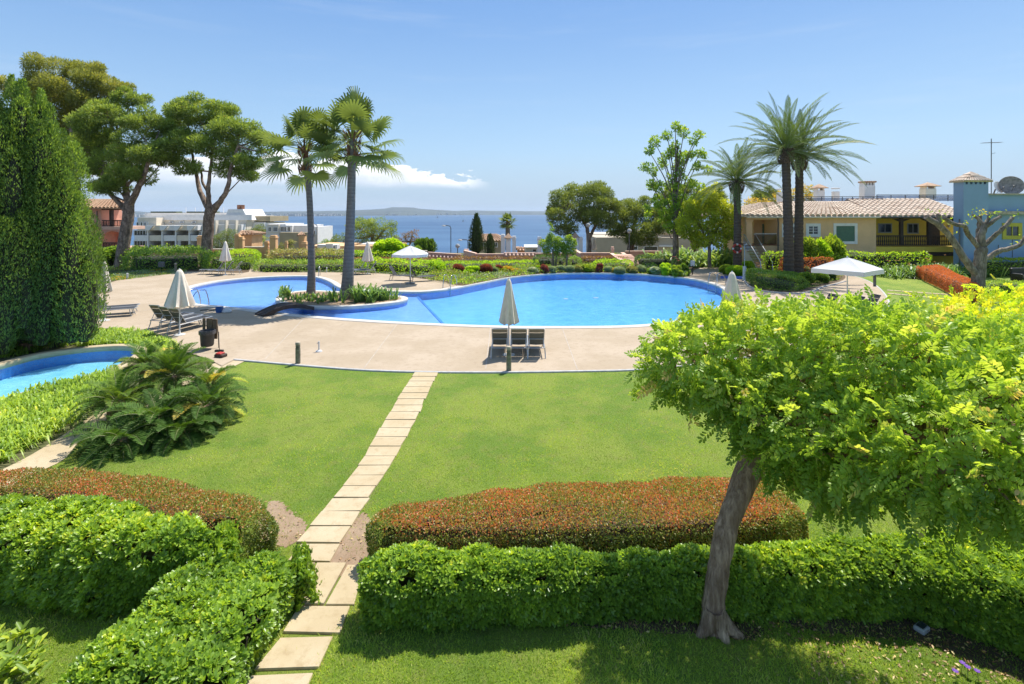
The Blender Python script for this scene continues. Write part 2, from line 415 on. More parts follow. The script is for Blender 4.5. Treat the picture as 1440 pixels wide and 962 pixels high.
def bark(name, c1, c2, sc=9, stretch=(1, 1, .25), bump=.6, crack=1.0):
    m, t, b, o = base_mat(name); tc = t.n('ShaderNodeTexCoord'); mp = t.n('ShaderNodeMapping'); mp.inputs['Scale'].default_value = stretch
    t.l(tc.outputs['Object'], mp.inputs[0]); n = t.noise(mp.outputs[0], sc, 7, .65); n2 = t.noise(tc.outputs['Object'], 2.5, 3)
    fr_ = t.n('ShaderNodeTexVoronoi', feature='DISTANCE_TO_EDGE'); fr_.inputs['Scale'].default_value = sc*1.6; t.l(mp.outputs[0], fr_.inputs['Vector'])
    n = t.m('ADD', t.m('MULTIPLY', t.sstep(n, .32, .68), .7), t.m('MULTIPLY', t.sstep(fr_.outputs['Distance'], 0.0, .18), .35*crack))
    t.l(t.mix(t.m('MULTIPLY', n, t.m('ADD', t.sstep(n2, .25, .7), .35), clamp=True), c1, c2), b.inputs['Base Color'])
    b.inputs['Roughness'].default_value = .9; b.inputs['Specular IOR Level'].default_value = .2
    bp = t.n('ShaderNodeBump'); bp.inputs['Strength'].default_value = bump; bp.inputs['Distance'].default_value = .04
    t.l(n, bp.inputs['Height']); t.l(bp.outputs[0], b.inputs['Normal']); return m
M['bark'] = bark('brown_bark', (.20, .12, .07), (.66, .45, .30), 20, (1, 1, .16), .8, .35)
M['pinebark'] = bark('pine_bark', (.09, .062, .045), (.38, .28, .21), 5, (1, 1, .3), 1.0)
M['greybark'] = bark('grey_bark', (.10, .08, .06), (.33, .275, .22), 6)
def palm_bark(name, c1, c2, f):
    m, t, b, o = base_mat(name); tc = t.n('ShaderNodeTexCoord'); v = tc.outputs['Object']
    w = t.n('ShaderNodeTexWave', bands_direction='Z', wave_profile='SAW'); w.inputs['Scale'].default_value = f; w.inputs['Distortion'].default_value = 2.5; w.inputs['Detail'].default_value = 3; w.inputs['Detail Scale'].default_value = 3
    t.l(v, w.inputs[0]); n = t.noise(v, 8, 5); k = t.m('ADD', t.m('MULTIPLY', w.outputs['Fac'], .32), t.m('MULTIPLY', n, .68))
    t.l(t.mix(k, c1, c2), b.inputs['Base Color']); b.inputs['Roughness'].default_value = .9; b.inputs['Specular IOR Level'].default_value = .15
    bp = t.n('ShaderNodeBump'); bp.inputs['Strength'].default_value = .8; bp.inputs['Distance'].default_value = .05
    t.l(k, bp.inputs['Height']); t.l(bp.outputs[0], b.inputs['Normal']); return m
M['palmbark'] = palm_bark('palm_trunk', (.10, .088, .08), (.30, .27, .245), 1.6)
M['datebark'] = palm_bark('date_palm_trunk', (.045, .034, .026), (.17, .13, .10), 1.4)
M['boot'] = plain('palm_boots', (.30, .15, .07), .9, var=.3, scale=14)

def lawn_mat():
    m, t, b, o = base_mat('lawn_grass'); tc = t.n('ShaderNodeTexCoord'); v = tc.outputs['Object']
    n1 = t.noise(v, .55, 4, .6); n2 = t.noise(v, 3.2, 5, .65); n3 = t.noise(v, 45, 3, .7); n4 = t.noise(v, 160, 2, .7)
    c = t.mix(t.sstep(n1, .40, .60), (.19, .30, .042), (.32, .395, .065))
    c = t.mix(t.m('MULTIPLY', t.sstep(n2, .46, .70), .75), c, (.30, .31, .085))
    c = t.mix(t.m('MULTIPLY', t.sstep(n2, .45, .25), .45), c, (.115, .19, .026))
    c = t.mix(t.m('MULTIPLY', t.sstep(n3, .40, .62), .45), c, (.06, .12, .014))
    c = t.mix(t.m('MULTIPLY', t.sstep(n4, .45, .7), .5), c, (.24, .33, .07))
    t.l(c, b.inputs['Base Color']); b.inputs['Roughness'].default_value = .85; b.inputs['Specular IOR Level'].default_value = .15
    bp = t.n('ShaderNodeBump'); bp.inputs['Strength'].default_value = .9; bp.inputs['Distance'].default_value = .03
    t.l(t.m('ADD', n3, n4), bp.inputs['Height']); t.l(bp.outputs[0], b.inputs['Normal']); return m
M['lawn'] = lawn_mat()
def stone_mat(name, c1, c2, c3, s=1.0, sp=.5, bump=.35):
    c1, c2, c3 = [tuple(c*GAIN for c in q) for q in (c1, c2, c3)]
    m, t, b, o = base_mat(name); tc = t.n('ShaderNodeTexCoord'); v = tc.outputs['Object']
    n1 = t.noise(v, .5*s, 5, .6); n2 = t.noise(v, 5*s, 5, .7); n3 = t.noise(v, 70*s, 3, .7)
    c = t.mix(t.sstep(n1, .38, .64), c1, c2); c = t.mix(t.m('MULTIPLY', t.sstep(n2, .48, .72), .6), c, c3)
    c = t.mix(t.m('MULTIPLY', t.sstep(n3, .45, .7), sp), c, tuple(x*.72 for x in c1))
    t.l(c, b.inputs['Base Color']); b.inputs['Roughness'].default_value = .85; b.inputs['Specular IOR Level'].default_value = .25
    bp = t.n('ShaderNodeBump'); bp.inputs['Strength'].default_value = bump; bp.inputs['Distance'].default_value = .01
    t.l(n3, bp.inputs['Height']); t.l(bp.outputs[0], b.inputs['Normal']); return m
M['deck'] = stone_mat('deck_concrete', (.50, .395, .275), (.585, .47, .345), (.41, .31, .21), 1.0, .6, .6)
M['joint'] = plain('deck_joint', (.60, .52, .43), .9)
M['coping'] = plain('white_coping', (.74, .69, .61), .7, var=.07, scale=3, bump=.1)
M['curb'] = plain('pale_curb', (.58, .57, .55), .8, var=.12)
M['slab'] = stone_mat('paving_slab', (.58, .46, .28), (.66, .545, .36), (.45, .33, .18), 1.6, .4)
M['soil'] = stone_mat('bare_soil', (.40, .27, .17), (.50, .36, .24), (.27, .20, .10), 3, .6, .9)
M['bedsoil'] = stone_mat('bed_soil', (.15, .10, .06), (.20, .14, .085), (.09, .07, .04), 3, .5, .8)
M['ground'] = stone_mat('scrub_ground', (.12, .13, .05), (.20, .17, .09), (.08, .10, .035), .2, .4, .6)
def tile_mat(name, c1, c2, s=14):
    m, t, b, o = base_mat(name); tc = t.n('ShaderNodeTexCoord'); v = tc.outputs['Object']
    vo = t.n('ShaderNodeTexVoronoi', distance='CHEBYCHEV'); vo.inputs['Scale'].default_value = s; vo.inputs['Randomness'].default_value = .15; t.l(v, vo.inputs['Vector'])
    w = t.n('ShaderNodeSeparateColor'); t.l(vo.outputs['Color'], w.inputs[0]); n1 = t.noise(v, .5, 4, .6)
    n2 = t.noise(v, 1.7, 5, .65); k = t.m('ADD', t.m('ADD', t.m('MULTIPLY', w.outputs[0], .45), t.m('MULTIPLY', n1, .5)), t.m('MULTIPLY', t.m('SUBTRACT', n2, .5), 1.8), clamp=True); t.l(t.mix(k, c1, c2), b.inputs['Base Color'])  # broad noise patches paint caustic-like water ripples into the tile colour
    b.inputs['Roughness'].default_value = .3; return m
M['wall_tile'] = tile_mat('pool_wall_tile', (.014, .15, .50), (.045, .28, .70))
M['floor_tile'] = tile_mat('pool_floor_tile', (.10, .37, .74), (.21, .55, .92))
M['shallow_tile'] = tile_mat('shallow_floor_tile', (.16, .35, .76), (.28, .50, .90))
M['kid_tile'] = tile_mat('small_pool_floor', (.20, .52, .70), (.34, .68, .82))
def water_mat(name, tint, bs=2.6, bump=.35, refl=.8):
    m = bpy.data.materials.new(name); m.use_nodes = True; t = NT(m.node_tree); o = t.n('ShaderNodeOutputMaterial')
    tc = t.n('ShaderNodeTexCoord'); v = tc.outputs['Object']; n = t.noise(v, bs, 4, .6); n2 = t.noise(v, bs*4.5, 2, .5)
    bp = t.n('ShaderNodeBump'); bp.inputs['Strength'].default_value = bump; bp.inputs['Distance'].default_value = .06
    t.l(t.m('ADD', n, t.m('MULTIPLY', n2, .35)), bp.inputs['Height'])
    tr = t.n('ShaderNodeBsdfTransparent')
    vo = t.n('ShaderNodeTexVoronoi', feature='SMOOTH_F1'); vo.inputs['Scale'].default_value = 2.2
    ad = t.n('ShaderNodeVectorMath', operation='ADD'); nc = t.n('ShaderNodeTexNoise'); nc.inputs['Scale'].default_value = 1.2; t.l(v, nc.inputs['Vector'])
    t.l(v, ad.inputs[0]); t.l(nc.outputs['Color'], ad.inputs[1]); t.l(ad.outputs[0], vo.inputs['Vector'])
    tr.inputs[0].default_value = (*tint, 1)
    gl = t.n('ShaderNodeBsdfGlossy'); gl.inputs['Roughness'].default_value = .04; t.l(bp.outputs[0], gl.inputs['Normal'])
    fr = t.n('ShaderNodeFresnel'); fr.inputs['IOR'].default_value = 1.33; t.l(bp.outputs[0], fr.inputs['Normal'])
    mx = t.n('ShaderNodeMixShader'); t.l(t.m('MULTIPLY', fr.outputs[0], refl), mx.inputs[0]); t.l(tr.outputs[0], mx.inputs[1]); t.l(gl.outputs[0], mx.inputs[2]); t.l(mx.outputs[0], o.inputs[0])
    return m
M['water'] = water_mat('pool_water', (.82, .93, .99), 3.2, .55, refl=.7)
M['kidwater'] = water_mat('small_pool_water', (.85, .96, .99), 5, .5, .6)
def sea_mat():
    m, t, b, o = base_mat('sea_water'); tc = t.n('ShaderNodeTexCoord'); v = tc.outputs['Object']
    mp = t.n('ShaderNodeMapping'); mp.inputs['Scale'].default_value = (.0011, .0035, 1); t.l(v, mp.inputs[0])
    n = t.noise(mp.outputs[0], 1.0, 6, .62); mp2 = t.n('ShaderNodeMapping'); mp2.inputs['Scale'].default_value = (.02, .045, 1); t.l(v, mp2.inputs[0]); n2 = t.noise(mp2.outputs[0], 1, 4, .6)
    c = t.mix(t.sstep(n, .38, .62), (.028, .082, .175), (.06, .135, .24)); c = t.mix(t.m('MULTIPLY', n2, .35), c, (.025, .065, .12))
    t.l(c, b.inputs['Base Color']); b.inputs['Roughness'].default_value = .5; b.inputs['Specular IOR Level'].default_value = .22
    bp = t.n('ShaderNodeBump'); bp.inputs['Strength'].default_value = .5; bp.inputs['Distance'].default_value = 2; t.l(n2, bp.inputs['Height']); t.l(bp.outputs[0], b.inputs['Normal']); return m
M['sea'] = sea_mat()
M['hill'] = plain('far_hill', (.07, .10, .09), .95, var=.25, scale=.0015)
M['town'] = plain('far_town_white', (.75, .72, .68), .8, var=.1, scale=.01)
M['white'] = plain('white_plaster', (1.08, 1.04, .99), .8, var=.05, scale=2)
M['alu'] = plain('aluminium_frame', (.62, .63, .64), .35, metal=.6, var=.05)
M['steel'] = plain('steel_rail', (.55, .56, .57), .22, metal=1, var=.05)
M['mesh_dark'] = plain('dark_sling_fabric', (.035, .038, .045), .75, var=.1, scale=40)
M['mesh_taupe'] = plain('taupe_sling_fabric', (.28, .24, .20), .75, var=.1, scale=40)
M['mesh_grey'] = plain('grey_sling_fabric', (.13, .135, .13), .7, var=.1, scale=40)
M['black'] = plain('black_plastic', (.02, .02, .022), .5)
M['canvas'] = plain('cream_canvas', (.98, .86, .71), .85, var=.06, scale=5, bump=.15, bscale=30)
M['canvas_white'] = plain('white_canvas', (.80, .80, .78), .8, var=.03, scale=5)
M['whitepaint'] = plain('white_paint', (.78, .78, .77), .4, var=.03)
M['post'] = plain('grey_green_post', (.34, .31, .22), .8, var=.3, scale=10)
M['postgrey'] = plain('grey_metal_post', (.17, .17, .17), .5, var=.2)
M['wood_dark'] = plain('dark_timber', (.085, .052, .035), .7, var=.25, scale=9)
M['wood_brown'] = plain('brown_board', (.20, .13, .07), .75, var=.25, scale=9)
M['bin'] = plain('dark_bin', (.055, .057, .055), .6, var=.2)
M['binbag'] = plain('bin_liner', (.10, .10, .11), .35, var=.4, scale=30)
M['bluep'] = plain('blue_plastic', (.03, .14, .45), .4, var=.1)
M['redp'] = plain('red_plastic', (.62, .045, .03), .5, var=.1)
M['bluemat'] = plain('blue_mat', (.05, .14, .62), .6, var=.1)
M['pink'] = plain('pink_plaster', (.92, .47, .34), .85, var=.09, scale=1.2)
M['pink_l'] = plain('pale_pink_plaster', (1.0, .66, .50), .85, var=.07, scale=1.2)
M['ochre'] = plain('ochre_plaster', (1.10, .70, .37), .85, var=.05, scale=1.0)
M['orangewall'] = plain('orange_plaster', (1.0, .60, .30), .85, var=.08, scale=1.0)
M['yellow'] = plain('yellow_plaster', (1.0, .73, .11), .85, var=.07, scale=1)
M['blue'] = plain('blue_plaster', (.35, .50, .69), .85, var=.05, scale=.8)
M['beige'] = plain('beige_plaster', (0.690, 0.580, 0.428), .85, var=.08, scale=.6)
M['beige_l'] = plain('pale_beige_plaster', (1.0, .88, .70), .85, var=.06, scale=.6)
M['tanwall'] = plain('tan_plaster', (0.580, 0.469, 0.290), .85, var=.08, scale=.6)
M['shutter'] = plain('green_shutter', (0.140, 0.266, 0.182), .6, var=.06)
M['stonetrim'] = plain('weathered_cornice', (0.690, 0.580, 0.428), .9, var=.25, scale=4)
M['glassdark'] = plain('window_glass', (.05, .065, .075), .08, var=.2, scale=2, spec=.9)
M['terracotta'] = plain('terracotta', (.52, .24, .13), .8, var=.2, scale=8)
M['rust'] = plain('weathered_dish', (.42, .38, .34), .8, var=.25, scale=5)
M['purple'] = plain('purple_petals', (.16, .03, .42), .6, var=.1)
M['petal_o'] = plain('orange_petals', (.80, .28, .03), .6, var=.1)
M['petal_y'] = plain('yellow_petals', (.80, .62, .05), .6, var=.1)
M['petal_r'] = plain('red_petals', (.70, .06, .05), .6, var=.1)
M['petal_w'] = plain('white_petals', (.80, .78, .74), .6, var=.05)
def rooftile(name, c1, c2, c3):
    m, t, b, o = base_mat(name); tc = t.n('ShaderNodeTexCoord'); v = tc.outputs['Object']
    mp = t.n('ShaderNodeMapping'); mp.inputs['Scale'].default_value = (4, 2.5, 2.5); t.l(v, mp.inputs[0])
    vo = t.n('ShaderNodeTexVoronoi'); vo.inputs['Scale'].default_value = 1.0; t.l(mp.outputs[0], vo.inputs['Vector']); s = t.n('ShaderNodeSeparateColor'); t.l(vo.outputs['Color'], s.inputs[0])
    c = t.mix(s.outputs[0], c1, c2); c = t.mix(t.m('MULTIPLY', t.sstep(t.noise(v, 1.3, 5), .5, .7), .6), c, c3)
    t.l(c, b.inputs['Base Color']); b.inputs['Roughness'].default_value = .85; return m
M['rooftile'] = rooftile('roof_tiles', (.58, .45, .34), (.68, .56, .44), (.38, .25, .17))
M['rooftile_r'] = rooftile('red_roof_tiles', (.42, .25, .15), (.50, .34, .22), (.30, .20, .13))
def rail_glass():
    m = bpy.data.materials.new('tinted_glass_rail'); m.use_nodes = True; t = NT(m.node_tree); o = t.n('ShaderNodeOutputMaterial')
    tr = t.n('ShaderNodeBsdfTransparent'); tr.inputs[0].default_value = (.62, .64, .70, 1); gl = t.n('ShaderNodeBsdfGlossy'); gl.inputs['Roughness'].default_value = .05
    fr = t.n('ShaderNodeFresnel'); mx = t.n('ShaderNodeMixShader'); t.l(fr.outputs[0], mx.inputs[0]); t.l(tr.outputs[0], mx.inputs[1]); t.l(gl.outputs[0], mx.inputs[2]); t.l(mx.outputs[0], o.inputs[0]); return m
M['railglass'] = rail_glass()

# ------------------------------------------------------------------ setting
g2 = lambda pts, z=0.0: [gp(x, y, z) for x, y in pts]
DZ = 0.03     # deck level
pool_px = [(262,414),(268,405),(284,400.5),(305,396.5),(330,393.5),(360,391),(400,389.3),(435,389.3),(453,392.5),(465,397.5),(473,403),(484,407),(505,409),(535,410.3),(585,411.3),(612,409.5),(632,407),(652,403.5),(680,398),(720,390.5),(770,386),(813,384.6),(860,385),(900,386.2),(935,388.8),(968,392.3),(993,397.5),(1013,404.5),(1021,413),(1019,424),(1004,436),(975,447),(935,455),(880,459.3),(820,460.3),(760,460.5),(715,460),(660,458.5),(600,456),(540,453),(480,449),(420,444),(375,439.3),(340,434.8),(305,431),(278,428.5),(266,424),(261.5,419)]
pool = smooth_poly(g2(pool_px), True, 4)
island_px = [(388,422),(392,417.5),(405,413.3),(425,410.8),(450,410.5),(485,412.3),(520,415),(550,417),(568,419),(573,422),(560,426.3),(530,430),(490,433),(455,434),(425,433.2),(403,430),(390,426)]
island = smooth_poly(g2(island_px), True, 4)
kid_px = [(-190,612),(-180,575),(-100,545),(0,517.5),(50,504),(100,496),(150,491.5),(182,491.5),(193,497),(180,510),(148,527),(108,539.5),(68,549.5),(14,563.5),(-20,585),(-60,625),(-120,640)]
kid = smooth_poly(g2(kid_px), True, 4)

groundo = sheet('ground', [(-400,-30),(400,-30),(400,60),(-400,60)], [offset_poly(pool, .05), offset_poly(kid, .05)], -0.012, M['ground'])
tag(groundo, kind='structure')
# hillside that drops to the sea
hv = []; hf = []; xs = np.concatenate([np.linspace(-4000, -420, 12), np.linspace(-400, 400, 41), np.linspace(420, 4000, 12)]); ys = [60, 66, 75, 90, 110, 130, 160, 200, 240, 270, 330]
for j, y in enumerate(ys):
    for i, x in enumerate(xs):
        hv.append((x, y, tz(y)-.012+(0 if j == 0 else 1.2*math.sin(x*.031+y*.05)+.8*math.sin(x*.07))))
n_ = len(xs); hf = [(j*n_+i, j*n_+i+1, (j+1)*n_+i+1, (j+1)*n_+i) for j in range(len(ys)-1) for i in range(n_-1)]
tag(np_obj('hillside', hv, hf, M['ground'], smooth=True), kind='structure')
tag(np_obj('sea', [(-22000,230,-40),(22000,230,-40),(22000,22000,-40),(-22000,22000,-40)], [(0,1,2,3)], M['sea']), kind='structure')
# far coast
def ridge():
    prof = [(-900,292),(-300,293),(60,294.5),(120,293.5),(185,296.5),(215,299),(260,298.3),(360,297.8),(440,296.8),(490,296),(525,294.4),(543,293.2),(551,291.3),(580,291.6),(590,293.6),(612,295.3),(640,296.6),(665,295.8),(700,296.8),(760,297),(900,297.6),(1200,297.8),(1700,297.5),(2300,296)]
    shore = [(-900,307),(120,306),(360,304.9),(520,303.6),(640,302.6),(760,302.2),(1300,302.4),(2300,303)]
    px = np.linspace(-900, 2300, 640); top = np.interp(px, [p[0] for p in prof], [p[1] for p in prof]); sh = np.interp(px, [p[0] for p in shore], [p[1] for p in shore])
    Ys = 720*(CH+40)/(sh-299); Yr = np.maximum(Ys*1.25, 10500); V = []
    g = np.random.default_rng(3)
    rough = np.convolve(g.normal(size=640), np.ones(7)/7, 'same')*.25
    for k, fr in enumerate([0, .12, .35, .6, .85, 1.0, 1.12]):
        Y = Ys+(Yr-Ys)*fr; zt = CH-(top+rough-299)/720*Yr; e = [0, .1, .28, .5, .84, 1.0, .7][k]
        z = -40.5+(zt+40)*e+np.convolve(g.normal(size=640), np.ones(9)/9, 'same')*4*(0 < k < 5)
        V.append(np.stack([(px-720)/720*Y, Y, z], 1))
    V = np.concatenate(V); n = 640
    F = [(j*n+i, j*n+i+1, (j+1)*n+i+1, (j+1)*n+i) for j in range(6) for i in range(n-1)]
    tag(np_obj('hills', V, F, M['hill'], smooth=True), kind='structure')
    mb = MB()
    for i in range(260):
        p = g.uniform(60, 470) if i < 200 else g.uniform(540, 720); s = np.interp(p, [q[0] for q in shore], [q[1] for q in shore])
        if i % 5 == 0: p = g.uniform(400, 480); s = np.interp(p, [q[0] for q in shore], [q[1] for q in shore])
        Y = 720*(CH+40)/(s-299)*(1+g.uniform(.002, .10)); X = (p-720)/720*Y; w = g.uniform(12, 55); h = g.uniform(10, 26)
        z = -40+(Y/(720*(CH+40)/(s-299))-1)*120
        mb.box(X-w/2, X+w/2, Y, Y+18, z-6, z+h)
    o = mb.build('town', M['town']); tag(o, 'strip of tiny white buildings along the far shore of the bay', 'town', kind='stuff')
ridge()

# air: one box of thin even haze round everything up to the far coast
hm = bpy.data.materials.new('haze_air'); hm.use_nodes = True; t_ = NT(hm.node_tree); o_ = t_.n('ShaderNodeOutputMaterial'); v_ = t_.n('ShaderNodeVolumePrincipled')
v_.inputs['Color'].default_value = (.72, .84, 1.0, 1); v_.inputs['Density'].default_value = 4.2e-5; v_.inputs['Anisotropy'].default_value = .2; t_.l(v_.outputs[0], o_.inputs['Volume'])
mb = MB(); mb.box(-22500, 22500, -60, 22400, -46, 190); hz_ = mb.build('haze', hm); tag(hz_, kind='stuff')

# lawns
lawn_main = smooth_poly(g2([(-420,1500),(-400,962),(-200,760),(30,655),(95,640),(140,598),(235,560),(300,520),(331,506)]), False, 4)
front_edge = g2([(331,506),(360,508.5),(400,512),(450,516.2),(510,520.5),(585,523.2),(660,523.8),(720,523.6),(800,522.5),(888,520.5),(970,514),(1060,501),(1130,488),(1190,472),(1230,455),(1246,438),(1247,421),(1232,403),(1212,392.5),(1190,386.5),(1172,383)])
front_edge = smooth_poly(front_edge, False, 4)
right_lawn = g2([(1172,383),(1200,380),(1240,377),(1310,374),(1500,374),(1900,380),(2600,420),(3500,700),(3200,1500)])
L0 = lawn_main[:-1]+front_edge[:-1]+right_lawn
L0[0] = (-9, 2.0); L0[-1] = (28, 2.0)
lawn = sheet('lawn', L0, [], 0.0, M['lawn']); tag(lawn, kind='structure')
# pool deck: one sheet with the pool cut out, a real step above the lawn
deck_back = g2([(1172,383),(1150,380),(1120,379),(1060,381),(1046,378.5),(1020,375),(1000,375.2),(984,377.5),(974,382),(968,388),(958,391)])
deck_poolside = g2([(935,387.8),(900,385.2),(860,384),(813,383.6),(770,385),(720,389.5),(680,397),(655,402)])
deck_back2 = g2([(646,402.5),(625,397.5),(600,393),(570,389.5),(545,386),(520,384.5),(470,383.5),(420,383.3),(372,383.3),(362,381),(360,375),(352,375),(350,383),(330,384.5),(300,383),(262,382.5),(235,386),(200,390.5),(165,395),(148,400),(120,402),(-60,410)])
deck_left = g2([(-260,470),(0,462),(100,461.5),(137,462),(176,465),(207,468),(225,480),(262,496),(290,505),(312,516)])
deckpoly = front_edge+smooth_poly(deck_back, False, 2)+offset_poly(deck_poolside, 0)+smooth_poly(deck_back2, False, 2)+smooth_poly(deck_left, False, 2)
deck = sheet('pool_deck', deckpoly, [offset_poly(pool, .02)], DZ, M['deck']); tag(deck, kind='structure')
# its pale kerb on the lawn side
def strip(name, line, w, z0, z1, mat, parent=None, closed=False, bev=.012):
    """a low kerb of rectangular section with softened edges along a polyline"""
    P = [np.array(p) for p in line]; n = len(P); V = []
    for i in range(n):
        a = P[(i-1) % n] if closed or i > 0 else P[i]; b = P[(i+1) % n] if closed or i < n-1 else P[i]
        t = b-a; t = t/(np.linalg.norm(t)+1e-9); nn = np.array([t[1], -t[0]])
        for (o, z) in ((0, z0), (0, z1-bev), (bev, z1), (w-bev, z1), (w, z1-bev), (w, z0)):
            q = P[i]+nn*o; V.append((q[0], q[1], z))
    F = []
    for i in range(n if closed else n-1):
        for k in range(5): F.append((i*6+k, i*6+k+1, ((i+1) % n)*6+k+1, ((i+1) % n)*6+k))
    return np_obj(name, V, F, mat, parent)
tag(strip('deck_kerb', front_edge, .10, -.03, DZ+.012, M['curb']), kind='structure')
mb = MB()   # expansion joints in the deck
for (a, b) in [((560,455),(512,519)),((790,461),(812,521)),((430,446),(372,507)),((240,430),(120,455)),((690,461),(683,520)),((905,462),(968,512)),((560,413),(566,388)),((420,389),(424,384))]:
    p = np.array(gp(*a)); q = np.array(gp(*b)); t = (q-p)/np.linalg.norm(q-p); nn = np.array([t[1], -t[0]])*.014
    mb.add([(*(p-nn), DZ+.004), (*(p+nn), DZ+.004), (*(q+nn), DZ+.004), (*(q-nn), DZ+.004)], [(0, 1, 2, 3)])
tag(mb.build('deck_joints', M['joint']), kind='structure')
# garden beds (bare earth under the planting)
bed = g2([(1172,383),(1150,380),(1120,379),(1060,381),(1046,378.5),(1020,375),(1000,375.2),(984,377.5),(974,382),(968,388),(958,391),(935,388),(900,385.6),(860,384.4),(813,384),(770,385.4),(720,389.9),(680,397.4),(655,402.4),(646,402.5),(625,397.5),(600,393),(570,389.5),(545,386),(520,384.5),(470,383.5),(420,383.3),(350,383),(330,384.5),(300,383),(262,382.5),(235,386),(200,390.5),(165,395),(148,400),(120,402),(-60,410)])+[(-70, 58), (40, 58), (38, 40.5)]
tag(sheet('garden_bed', bed, [], -0.006, M['bedsoil']), kind='structure')
tag(sheet('garden_bed', smooth_poly(g2([(1060,396),(1052,402),(1062,407.5),(1090,410.5),(1120,411.5),(1138,409),(1150,404),(1170,399.5),(1186,394),(1188,388),(1172,382),(1140,378),(1100,377),(1062,383),(1040,386.5),(1046,389)]), True, 3), [], DZ+.004, M['bedsoil']), kind='structure')
tag(strip('bed_edging', smooth_poly(g2([(1045,391),(1050,398),(1056,404),(1072,409.5),(1098,412.5),(1122,413),(1142,410.3),(1156,404),(1172,400.5),(1188,396)], .03), False, 3), .08, DZ-.01, DZ+.06, M['curb']), kind='structure')
# soil patches by the path
tag(sheet('soil_patch', smooth_poly(g2([(380,706),(398,709),(412,724),(430,738),(420,762),(385,768),(362,742)]), True, 4), [], 0.004, M['soil']), kind='structure')
tag(sheet('soil_patch', smooth_poly(g2([(512,722),(520,735),(520,780),(500,830),(470,800),(460,790),(470,768),(495,735)]), True, 4), [], 0.004, M['soil']), kind='structure')
tag(sheet('soil_patch', smooth_poly(g2([(1110,880),(1200,895),(1300,905),(1440,960),(1520,960),(1480,860),(1300,850),(1120,860)]), True, 4), [], 0.004, M['bedsoil']), kind='structure')
tag(sheet('soil_patch', smooth_poly(g2([(700,868),(800,880),(900,886),(990,893),(1050,900),(1060,880),(900,860),(720,850)]), True, 4), [], 0.004, M['bedsoil']), kind='structure')
# beige path left of the cycads
pth = smooth_poly(g2([(320,506),(300,512),(262,530),(215,552),(160,572),(130,585),(85,615),(30,648),(-60,690)]), False, 4)+smooth_poly(g2([(-20,700),(60,662),(92,645),(118,615),(165,590),(240,560),(300,530),(347,507)]), False, 4)
tag(sheet('path', pth, [], 0.012, M['slab']), kind='structure')

# paving slabs of the garden path
def slabs():
    mb = MB(); g = np.random.default_rng(5)
    rows = [(523.5,584,617),(530.5,579,613.5),(537,575,610),(545,569,606),(553.5,564,602.5),(562,559,598),(571,554,594),(580.5,548,590),(591.5,541,584.5),(603,534,579),(615.5,527,572.5),(629,519,565),(643,510.5,557.5),(656,503,549),(670,493,541),(685.5,480,529),(702,467,519),(721,452,508),(742,435,495.5),(766,417,479)]
    for i in range(len(rows)-1):
        y0, l0, r0 = rows[i]; y1, l1, r1 = rows[i+1]; gap = .16*0
        a, b, c, d = gp(l0, y0), gp(r0, y0), gp(r1, y1), gp(l1, y1)
        Y0, Y1 = a[1], c[1]; gpm = .009
        q = [(a[0]+gpm, Y0-gpm*1.2), (b[0]-gpm, Y0-gpm*1.2), (c[0]-gpm, Y1+gpm*1.2), (d[0]+gpm, Y1+gpm*1.2)]
        q = [(x+g.normal()*.012, y+g.normal()*.006) for x, y in q]
        slab1(mb, q, g)
    for q in ([(424,767),(478,767),(464,791.5),(405,790)],[(402,794),(443,794),(418,824),(392,824)],[(446,794),(487,794),(455,852),(420,852)],[(489,796),(512,796),(498,852),(458,852)],[(420,855),(492,855),(478,893),(398,891)],[(394,900),(468,898),(448,941),(358,944)],[(352,954),(440,950),(420,1000),(318,1003)],[(308,1016),(414,1012),(396,1080),(268,1085)]):
        slab1(mb, [gp(*p) for p in q], g)
    tag(mb.build('path', M['slab']), kind='structure')
def slab1(mb, q, g):
    c = np.mean(q, axis=0); z = .028+g.normal()*.003
    top = [tuple(c+(np.array(p)-c)*.985) for p in q]
    v = [(x, y, -.02) for x, y in q]+[(x, y, z-.008) for x, y in q]+[(x, y, z) for x, y in top]
    f = [(0,1,5,4),(1,2,6,5),(2,3,7,6),(3,0,4,7),(4,5,9,8),(5,6,10,9),(6,7,11,10),(7,4,8,11),(8,9,10,11)]
    mb.add(v, [tuple(reversed(k)) for k in f])
slabs()
# two rows of slabs in the right lawn
mb = MB()
for (p, q, n) in (((1247,408.5),(1345,415.5),9),((1248,413),(1340,422),9)):
    a = np.array(gp(*p)); b = np.array(gp(*q)); t = (b-a)/n; u = t/np.linalg.norm(t); nn = np.array([-u[1], u[0]])*.16
    for i in range(n):
        s = a+t*(i+.04); e = a+t*(i+.94); slab1(mb, [tuple(s-nn), tuple(s+nn), tuple(e+nn), tuple(e-nn)], rng)
tag(mb.build('path', M['slab']), kind='structure')
mb = MB()
for i in range(7):
    s = np.array(gp(1196, 380.5)); s = s+np.array([i*.62, -.05*i]); slab1(mb, [(s[0], s[1]), (s[0], s[1]+.4), (s[0]+.56, s[1]+.4), (s[0]+.56, s[1])], rng)
tag(mb.build('path', M['slab']), kind='structure')

